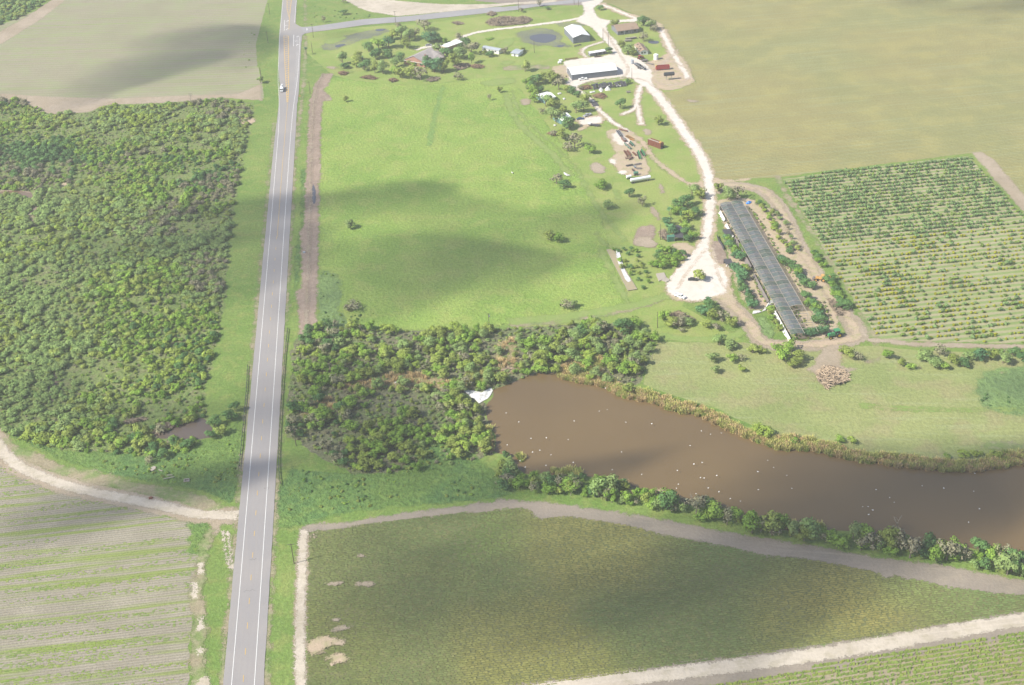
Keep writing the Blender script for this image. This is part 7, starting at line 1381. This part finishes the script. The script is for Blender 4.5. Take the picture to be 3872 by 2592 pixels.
    ('D2', 310, 925, 2., 2.4, 'bright green', 'left bush on the far pond bank'), ('D2', 710, 910, 2.4, 2.8, 'bright green', 'bright round bush on the far pond bank'), ('D2', 810, 930, 2.2, 2.8, 'yellow-green', 'yellow-green bush beside the bright bank bush'), ('D2', 1800, 1050, 2.6, 2.6, 'yellow-green', 'wide yellow-green bush on the right bank'), ('D2', 1920, 1040, 2.4, 2.8, 'yellow-green', 'round yellow-green bush on the right bank'), ('D2', 2080, 1050, 2.8, 3., 'yellow-green', 'large yellow-green bush on the right bank'), ('D2', 1650, 1060, 1.6, 2., 'bright green', 'small bush on the right bank'), ('D2', 40, 870, 3.4, 4.5, 'yellow-green', 'yellow-green tree at the bend of the far bank'), ('C2', 2270, 840, 3.2, 4.5, 'yellow-green', 'second yellow-green tree at the bend of the far bank'),
    ('C2', 940, 390, 3., 3.5, 'grey-green', 'grey-green bush on the bank left of the reeds'), ('C2', 1110, 480, 3., 4., 'olive', 'olive bush on the bank among the reeds'), ('C2', 1070, 330, 3.2, 6, 'bright green', 'tall bright tree above the pond bank'), ('C2', 1160, 270, 3.4, 5, 'brownish', 'brown tree above the pond bank'), ('C2', 950, 250, 3.6, 6, 'bright green', 'bright tree in the pond-side clump'), ('C2', 850, 1400, 4., 8.5, 'grey-green', 'tall grey-green tree at the lower bank'), ('C2', 950, 1380, 4., 8.5, 'grey-green', 'second tall grey-green tree at the lower bank'), ('C2', 600, 1340, 4., 5, 'bright green', 'bright spreading tree at the lower bank'),
    # bottom left weeds and pool
    ('A2', 1900, 780, 3.4, 5, 'dark green', 'dark tree right of the brown pool'), ('A2', 2050, 720, 3.4, 5, 'dark green', 'dark tree between pool and guardrail'), ('A2', 1960, 850, 3., 4., 'olive', 'olive bush right of the brown pool'), ('A2', 1870, 880, 2.6, 3.6, 'dark green', 'low dark bush at the pool corner'), ('A2', 2080, 640, 2.6, 4.5, 'dark green', 'dark bush beside the guardrail'), ('A2', 1320, 1110, 2.6, 3., 'brownish', 'brown bush above the concrete pad'), ('A2', 1430, 1060, 3., 4., 'dark green', 'dark bush above the concrete pad'), ('A2', 1350, 1010, 3., 4., 'dark green', 'dark tree at the bottom of the left thicket'), ('A2', 1660, 960, 3., 3.5, 'dark green', 'dark bush below the brown pool'), ('A2', 1240, 980, 3., 4.5, 'olive', 'olive tree at the bottom of the left thicket'), ('A2', 1550, 950, 3., 4., 'dark green', 'dark tree below the brown pool')]:
    FT(*q)
# grove of bright citrus, individually
GR = PP('C1', (1320, 780), (1370, 720), (1450, 715), (1520, 740), (1600, 750), (1640, 790), (1570, 860), (1500, 890), (1450, 920), (1400, 880), (1310, 885)); k_ = 0
for x, y in fill_points(GR, 3.7, [], 61): k_ += 1; tree(x, y, rnd.uniform(2.1, 2.8), rnd.uniform(3.2, 4.2), rnd.choice(('bright green', 'bright green', 'dark green')), 'bright fruit tree in the grove left of the white turning area', 'trees of the fruit grove', 'fruit_tree')
# garden bed bushes
for i, (x, y) in enumerate(((990, 720), (1030, 735), (1075, 720), (1110, 760), (1140, 730), (1180, 740), (1085, 820), (1100, 870), (1130, 880), (1140, 910), (1060, 880), (1035, 820), (1190, 820), (1230, 850), (1180, 870), (1240, 880), (1270, 920), (1280, 960), (1200, 990), (1240, 1060), (1130, 940), (1210, 930), (1290, 1010), (1200, 780))):
    FT('C1', x, y, rnd.uniform(1., 1.8), rnd.uniform(1.6, 2.6), rnd.choice(('dark green', 'olive', 'bright green')), 'small bush planted in or beside the garden bed', 'bushes of the garden bed')
# hedges beside the net house
ORD = 'first second third fourth fifth sixth seventh eighth ninth tenth eleventh twelfth thirteenth fourteenth fifteenth sixteenth seventeenth eighteenth nineteenth twentieth'.split()
def hedge_trees(r, pts, spacing, rr, hh_, kinds, label, group, width=2.):
    p = PP(r, *pts)
    for i, (x, y, nx_, ny_) in enumerate(along(smooth_pts(p, 1), spacing*.85)):
        d = rnd.uniform(-width/2, width/2); tree(x+nx_*d, y+ny_*d, 1.2*rnd.uniform(*rr), rnd.uniform(*hh_), rnd.choice(kinds), f"{ORD[i] if i < 20 else 'later'} {label}", group, 'hedge_tree')
hedge_trees('N', [(180, 560), (230, 640), (260, 700), (310, 760)], 3.2, (2.1, 2.9), (4., 5.), ('dark green', 'blue-green', 'blue-green', 'bright green'), 'dark tree from the far end, upper row left of the net house', 'row left of the net house', 3.)
hedge_trees('N', [(340, 650), (370, 730)], 4, (1.8, 2.4), (3.5, 4.5), ('bright green', 'dark green'), 'bright tree from the far end against the net house left side', 'row left of the net house', 1.)
hedge_trees('N', [(270, 850), (310, 920), (340, 1000), (370, 1090), (420, 1190), (440, 1230)], 3., (2.2, 3.), (4., 5.), ('dark green', 'blue-green', 'blue-green'), 'dark tree from the far end, lower row left of the net house', 'row left of the net house', 3.)
hedge_trees('N', [(330, 840), (400, 880)], 3.5, (1.8, 2.3), (3.5, 4.2), ('bright green', 'olive'), 'bright tree from the far end, beside the tool shed', 'row left of the net house', 1.5)
hedge_trees('N', [(740, 760), (800, 810), (860, 880), (900, 940), (950, 1010), (1010, 1040)], 3., (2.2, 3.), (3.8, 4.8), ('dark green', 'blue-green', 'dark green', 'bright green'), 'dark tree from the far end, middle row right of the net house', 'row right of the net house', 3.)
hedge_trees('N', [(960, 1130), (1010, 1200), (1050, 1270), (1060, 1340), (1110, 1400)], 3., (2.2, 3.), (3.8, 4.8), ('dark green', 'blue-green', 'dark green', 'bright green'), 'dark tree from the far end, lower row right of the net house', 'row right of the net house', 3.)
hedge_trees('N', [(960, 1490), (1020, 1475), (1100, 1465), (1160, 1460)], 2.6, (2., 2.5), (3.2, 3.8), ('dark green', 'blue-green'), 'dark bush from the left in the hedge at the net house end', 'hedge at the net house end', 1.)
hedge_trees('N', [(480, 190), (530, 240), (580, 330), (620, 400), (670, 470), (720, 560), (770, 640), (800, 690)], 3.4, (1.5, 2.2), (2.4, 3.4), ('bright green', 'yellow-green', 'dark green', 'olive'), 'loose tree from the far end, upper row right of the net house', 'row right of the net house', 3.)
hedge_trees('N', [(620, 260), (700, 320), (760, 420), (800, 520), (860, 610), (890, 660)], 5., (1.2, 1.8), (2., 3.), ('olive', 'grey-green', 'brownish'), 'small windblown tree from the far end beside the perimeter track', 'loose trees by the perimeter track', 2.)
hedge_trees('N', [(1040, 700), (1080, 760), (1130, 830)], 2.6, (1.9, 2.3), (3.4, 4.), ('dark green', 'bright green'), 'tree from the far end in the short clipped hedge', 'short clipped hedge', 1.5)
hedge_trees('N', [(1185, 950), (1220, 1010), (1260, 1080), (1300, 1150), (1340, 1210), (1370, 1240)], 2.1, (2.1, 2.7), (3.8, 4.4), ('dark green', 'dark green', 'bright green'), 'tree from the far end in the long clipped hedge', 'long clipped hedge', 2.2)
hedge_trees('N', [(1290, 1200), (1340, 1240)], 2.1, (2., 2.5), (3.8, 4.4), ('dark green', 'dark green'), 'outer tree at the near end of the long clipped hedge', 'long clipped hedge', 2.)
hedge_trees('N', [(600, 1230), (620, 1300), (680, 1400), (720, 1450)], 4., (1.4, 2.), (2., 3.), ('olive', 'bright green'), 'low bush from the far end, left of the net house end', 'low bushes left of the net house', 2.)
# potted plants under and beside the net house
nat = [(x, y, .3, rnd.uniform(.25, .4), rnd.uniform(0, 6), six[SHR[rnd.choice(('olive', 'bright green', 'dark green', 'brownish'))][0].name]) for poly in ([NA, NB_, FB, FA], [NB_, NC, FC, FB]) for x, y in fill_points(poly, 2.1, [], 71)]
nat += [(x, y, .1, rnd.uniform(.2, .5), rnd.uniform(0, 6), six[SHR[rnd.choice(('olive', 'bright green', 'brownish', 'grey-green'))][0].name]) for poly in (PP('N', (370, 200), (440, 240), (590, 450), (640, 560), (700, 640), (800, 800), (960, 1090), (900, 1060), (720, 760), (540, 480), (420, 290)), PP('N', (1060, 1150), (1150, 1160), (1220, 1300), (1240, 1400), (1160, 1440), (1100, 1300)), PP('N', (560, 1230), (640, 1230), (800, 1490), (740, 1480)), PP('N', (400, 800), (520, 960), (640, 1130), (560, 1200), (480, 1100), (420, 950))) for x, y in fill_points(poly, 1.7, [], 72)]
scatter_stuff('nursery_plants', nat, srcs)

# ------------------------------------------------------------------ brush piles
def brush(r, pts, hgt, mat, label, seed=1, n=260, leaf=0):
    p = PP(r, *pts); cx = sum(a[0] for a in p)/len(p); cy = sum(a[1] for a in p)/len(p); rr = np.random.RandomState(seed)
    xs = [a[0] for a in p]; ys = [a[1] for a in p]; Q = []; pts_ = []
    while len(pts_) < n:
        x, y = rr.uniform(min(xs), max(xs)), rr.uniform(min(ys), max(ys))
        if pin(x, y, p): pts_.append((x, y))
    for x, y in pts_:
        e = max(.15, 1-math.hypot((x-cx)/(np.ptp(xs)/2+.1), (y-cy)/(np.ptp(ys)/2+.1))**2); z = hgt*e*rr.uniform(.3, 1); a = rr.uniform(0, 3.14); el = rr.normal()*.35; L = rr.uniform(.5, 1.6); w_ = rr.uniform(.06, .16)
        dx, dy, dz = math.cos(a)*L, math.sin(a)*L, math.sin(el)*L*.5; sx, sy = -math.sin(a)*w_, math.cos(a)*w_
        Q += [(x-dx-sx-cx, y-dy-sy-cy, max(.05, z-dz)), (x+dx-sx-cx, y+dy-sy-cy, max(.05, z+dz)), (x+dx-cx, y+dy-cy, max(.05, z+dz)+w_*2), (x-dx-cx, y-dy-cy, max(.05, z-dz)+w_*2),
              (x-dx-cx, y-dy-cy, max(.05, z-dz)+w_*2), (x+dx-cx, y+dy-cy, max(.05, z+dz)+w_*2), (x+dx+sx-cx, y+dy+sy-cy, max(.05, z+dz)), (x-dx+sx-cx, y-dy+sy-cy, max(.05, z-dz))]
    t = empty('brush_pile', cx, cy, .3, 0, label, 'brush pile'); me = quads_mesh('branches', np.array(Q), rr.rand(len(Q)//4), mat); link('branches', me, None, t)
    k = len(p); v = [(0, 0, hgt*.6)]+[((x-cx)*.9, (y-cy)*.9, .0) for x, y in p]; mesh('mound', v, [(0, 1+i, 1+(i+1) % k) for i in range(k)], M_mound, t)
M_mound = plain('mound_soil', T(150, 136, 118), .95, .2, 1.5)
B_gr = leafm('brush_grey', T(168, 152, 132, 1.2), T(150, 138, 122, 1.2), .05); B_or = leafm('brush_pale', T(216, 194, 168, 1.15), T(190, 174, 152, 1.15), .05); B_br = leafm('brush_brown', T(160, 132, 108, 1.2), T(138, 118, 98, 1.2), .05)
for q in (('D2', [(510, 300), (600, 250), (720, 280), (790, 330), (780, 380), (700, 420), (620, 410), (610, 455), (575, 450), (570, 400), (510, 370)], 2.2, B_or, 'large pale brush pile at the end of the dirt spur', 3, 900),
          ('B0', [(2065, 205), (2120, 170), (2250, 150), (2340, 160), (2400, 180), (2360, 220), (2250, 235), (2120, 235)], 2.4, B_gr, 'long grey brush pile above the house drive', 4, 800),
          ('C0', [(100, 180), (180, 150), (270, 175), (220, 215), (120, 225)], 2.2, B_gr, 'right end grey brush pile above the house drive', 5, 400), ('B0', [(2085, 135), (2120, 110), (2170, 130), (2130, 150)], 1.6, B_gr, 'small grey brush pile by the side road', 6, 160),
          ('B0', [(770, 650), (810, 638), (860, 650), (830, 668), (785, 668)], 1., B_br, 'small brown brush pile left below the ranch grove', 7, 160), ('B0', [(970, 690), (1040, 675), (1125, 700), (1080, 710), (990, 700)], 1., B_br, 'long brown brush pile below the ranch grove', 8, 220), ('B0', [(1210, 715), (1260, 700), (1300, 720), (1250, 732)], 1., B_br, 'short brown brush pile below the ranch grove', 9, 140),
          ('B0', [(1560, 715), (1620, 690), (1670, 695), (1640, 720), (1580, 730)], 1.2, B_gr, 'grey brush pile at the pasture edge', 10, 200), ('B0', [(1790, 600), (1830, 575), (1900, 570), (1950, 580), (1890, 615), (1830, 625)], 1.6, B_gr, 'grey brush mound right of the ranch house', 11, 260), ('B0', [(1940, 590), (2000, 575), (2060, 590), (2040, 610), (1960, 608)], 1., B_br, 'low brown brush mound right of the grey mound', 12, 200),
          ('B0', [(1775, 205), (1830, 200), (1880, 215), (1820, 225)], 1.2, B_gr, 'grey fallen branches above the house', 13, 120), ('C0', [(800, 850), (880, 830), (930, 860), (880, 880), (820, 870)], 1., B_br, 'low brown brush patch on the bright grass', 14, 220), ('C0', [(680, 780), (760, 760), (790, 790), (700, 800)], 1.2, B_br, 'brown brush heap left of the collapsed shed', 15, 200),
          ('C0', [(400, 1190), (450, 1170), (500, 1190), (450, 1205)], .9, B_br, 'brown brush heap at the pasture edge below the cottages', 16, 140), ('C2', [(1370, 1350), (1440, 1370), (1430, 1390), (1380, 1380)], .8, B_or, 'pale driftwood on the lower bank', 17, 90), ('C2', [(1085, 1350), (1150, 1350), (1150, 1365), (1090, 1368)], .5, B_or, 'pale plank pile on the lower bank', 18, 60),
          ('B2', [(2220, 270), (2330, 270), (2330, 300), (2230, 300)], .6, B_or, 'pale debris at the creek mouth', 19, 120), ('A2', [(1330, 820), (1400, 770), (1560, 750), (1740, 700), (1740, 720), (1560, 780), (1420, 850), (1380, 860)], .7, B_gr, 'grey driftwood along the pool bank', 20, 320), ('A2', [(1100, 740), (1250, 710), (1300, 720), (1150, 760)], .8, B_gr, 'grey driftwood in the lower thicket', 21, 140),
          ('D1', [(600, 1150), (680, 1180), (760, 1290), (700, 1300), (640, 1240)], .6, B_gr, 'grey litter between net house row and track', 22, 200), ('C1', [(1440, 1290), (1560, 1260), (1700, 1330), (1660, 1390), (1500, 1380)], .7, B_gr, 'grey litter around the debris clump', 23, 260), ('C1', [(1385, 560), (1430, 540), (1470, 600), (1470, 640), (1410, 620)], .7, B_gr, 'pale litter left of the green bin', 24, 200)): brush(*q)
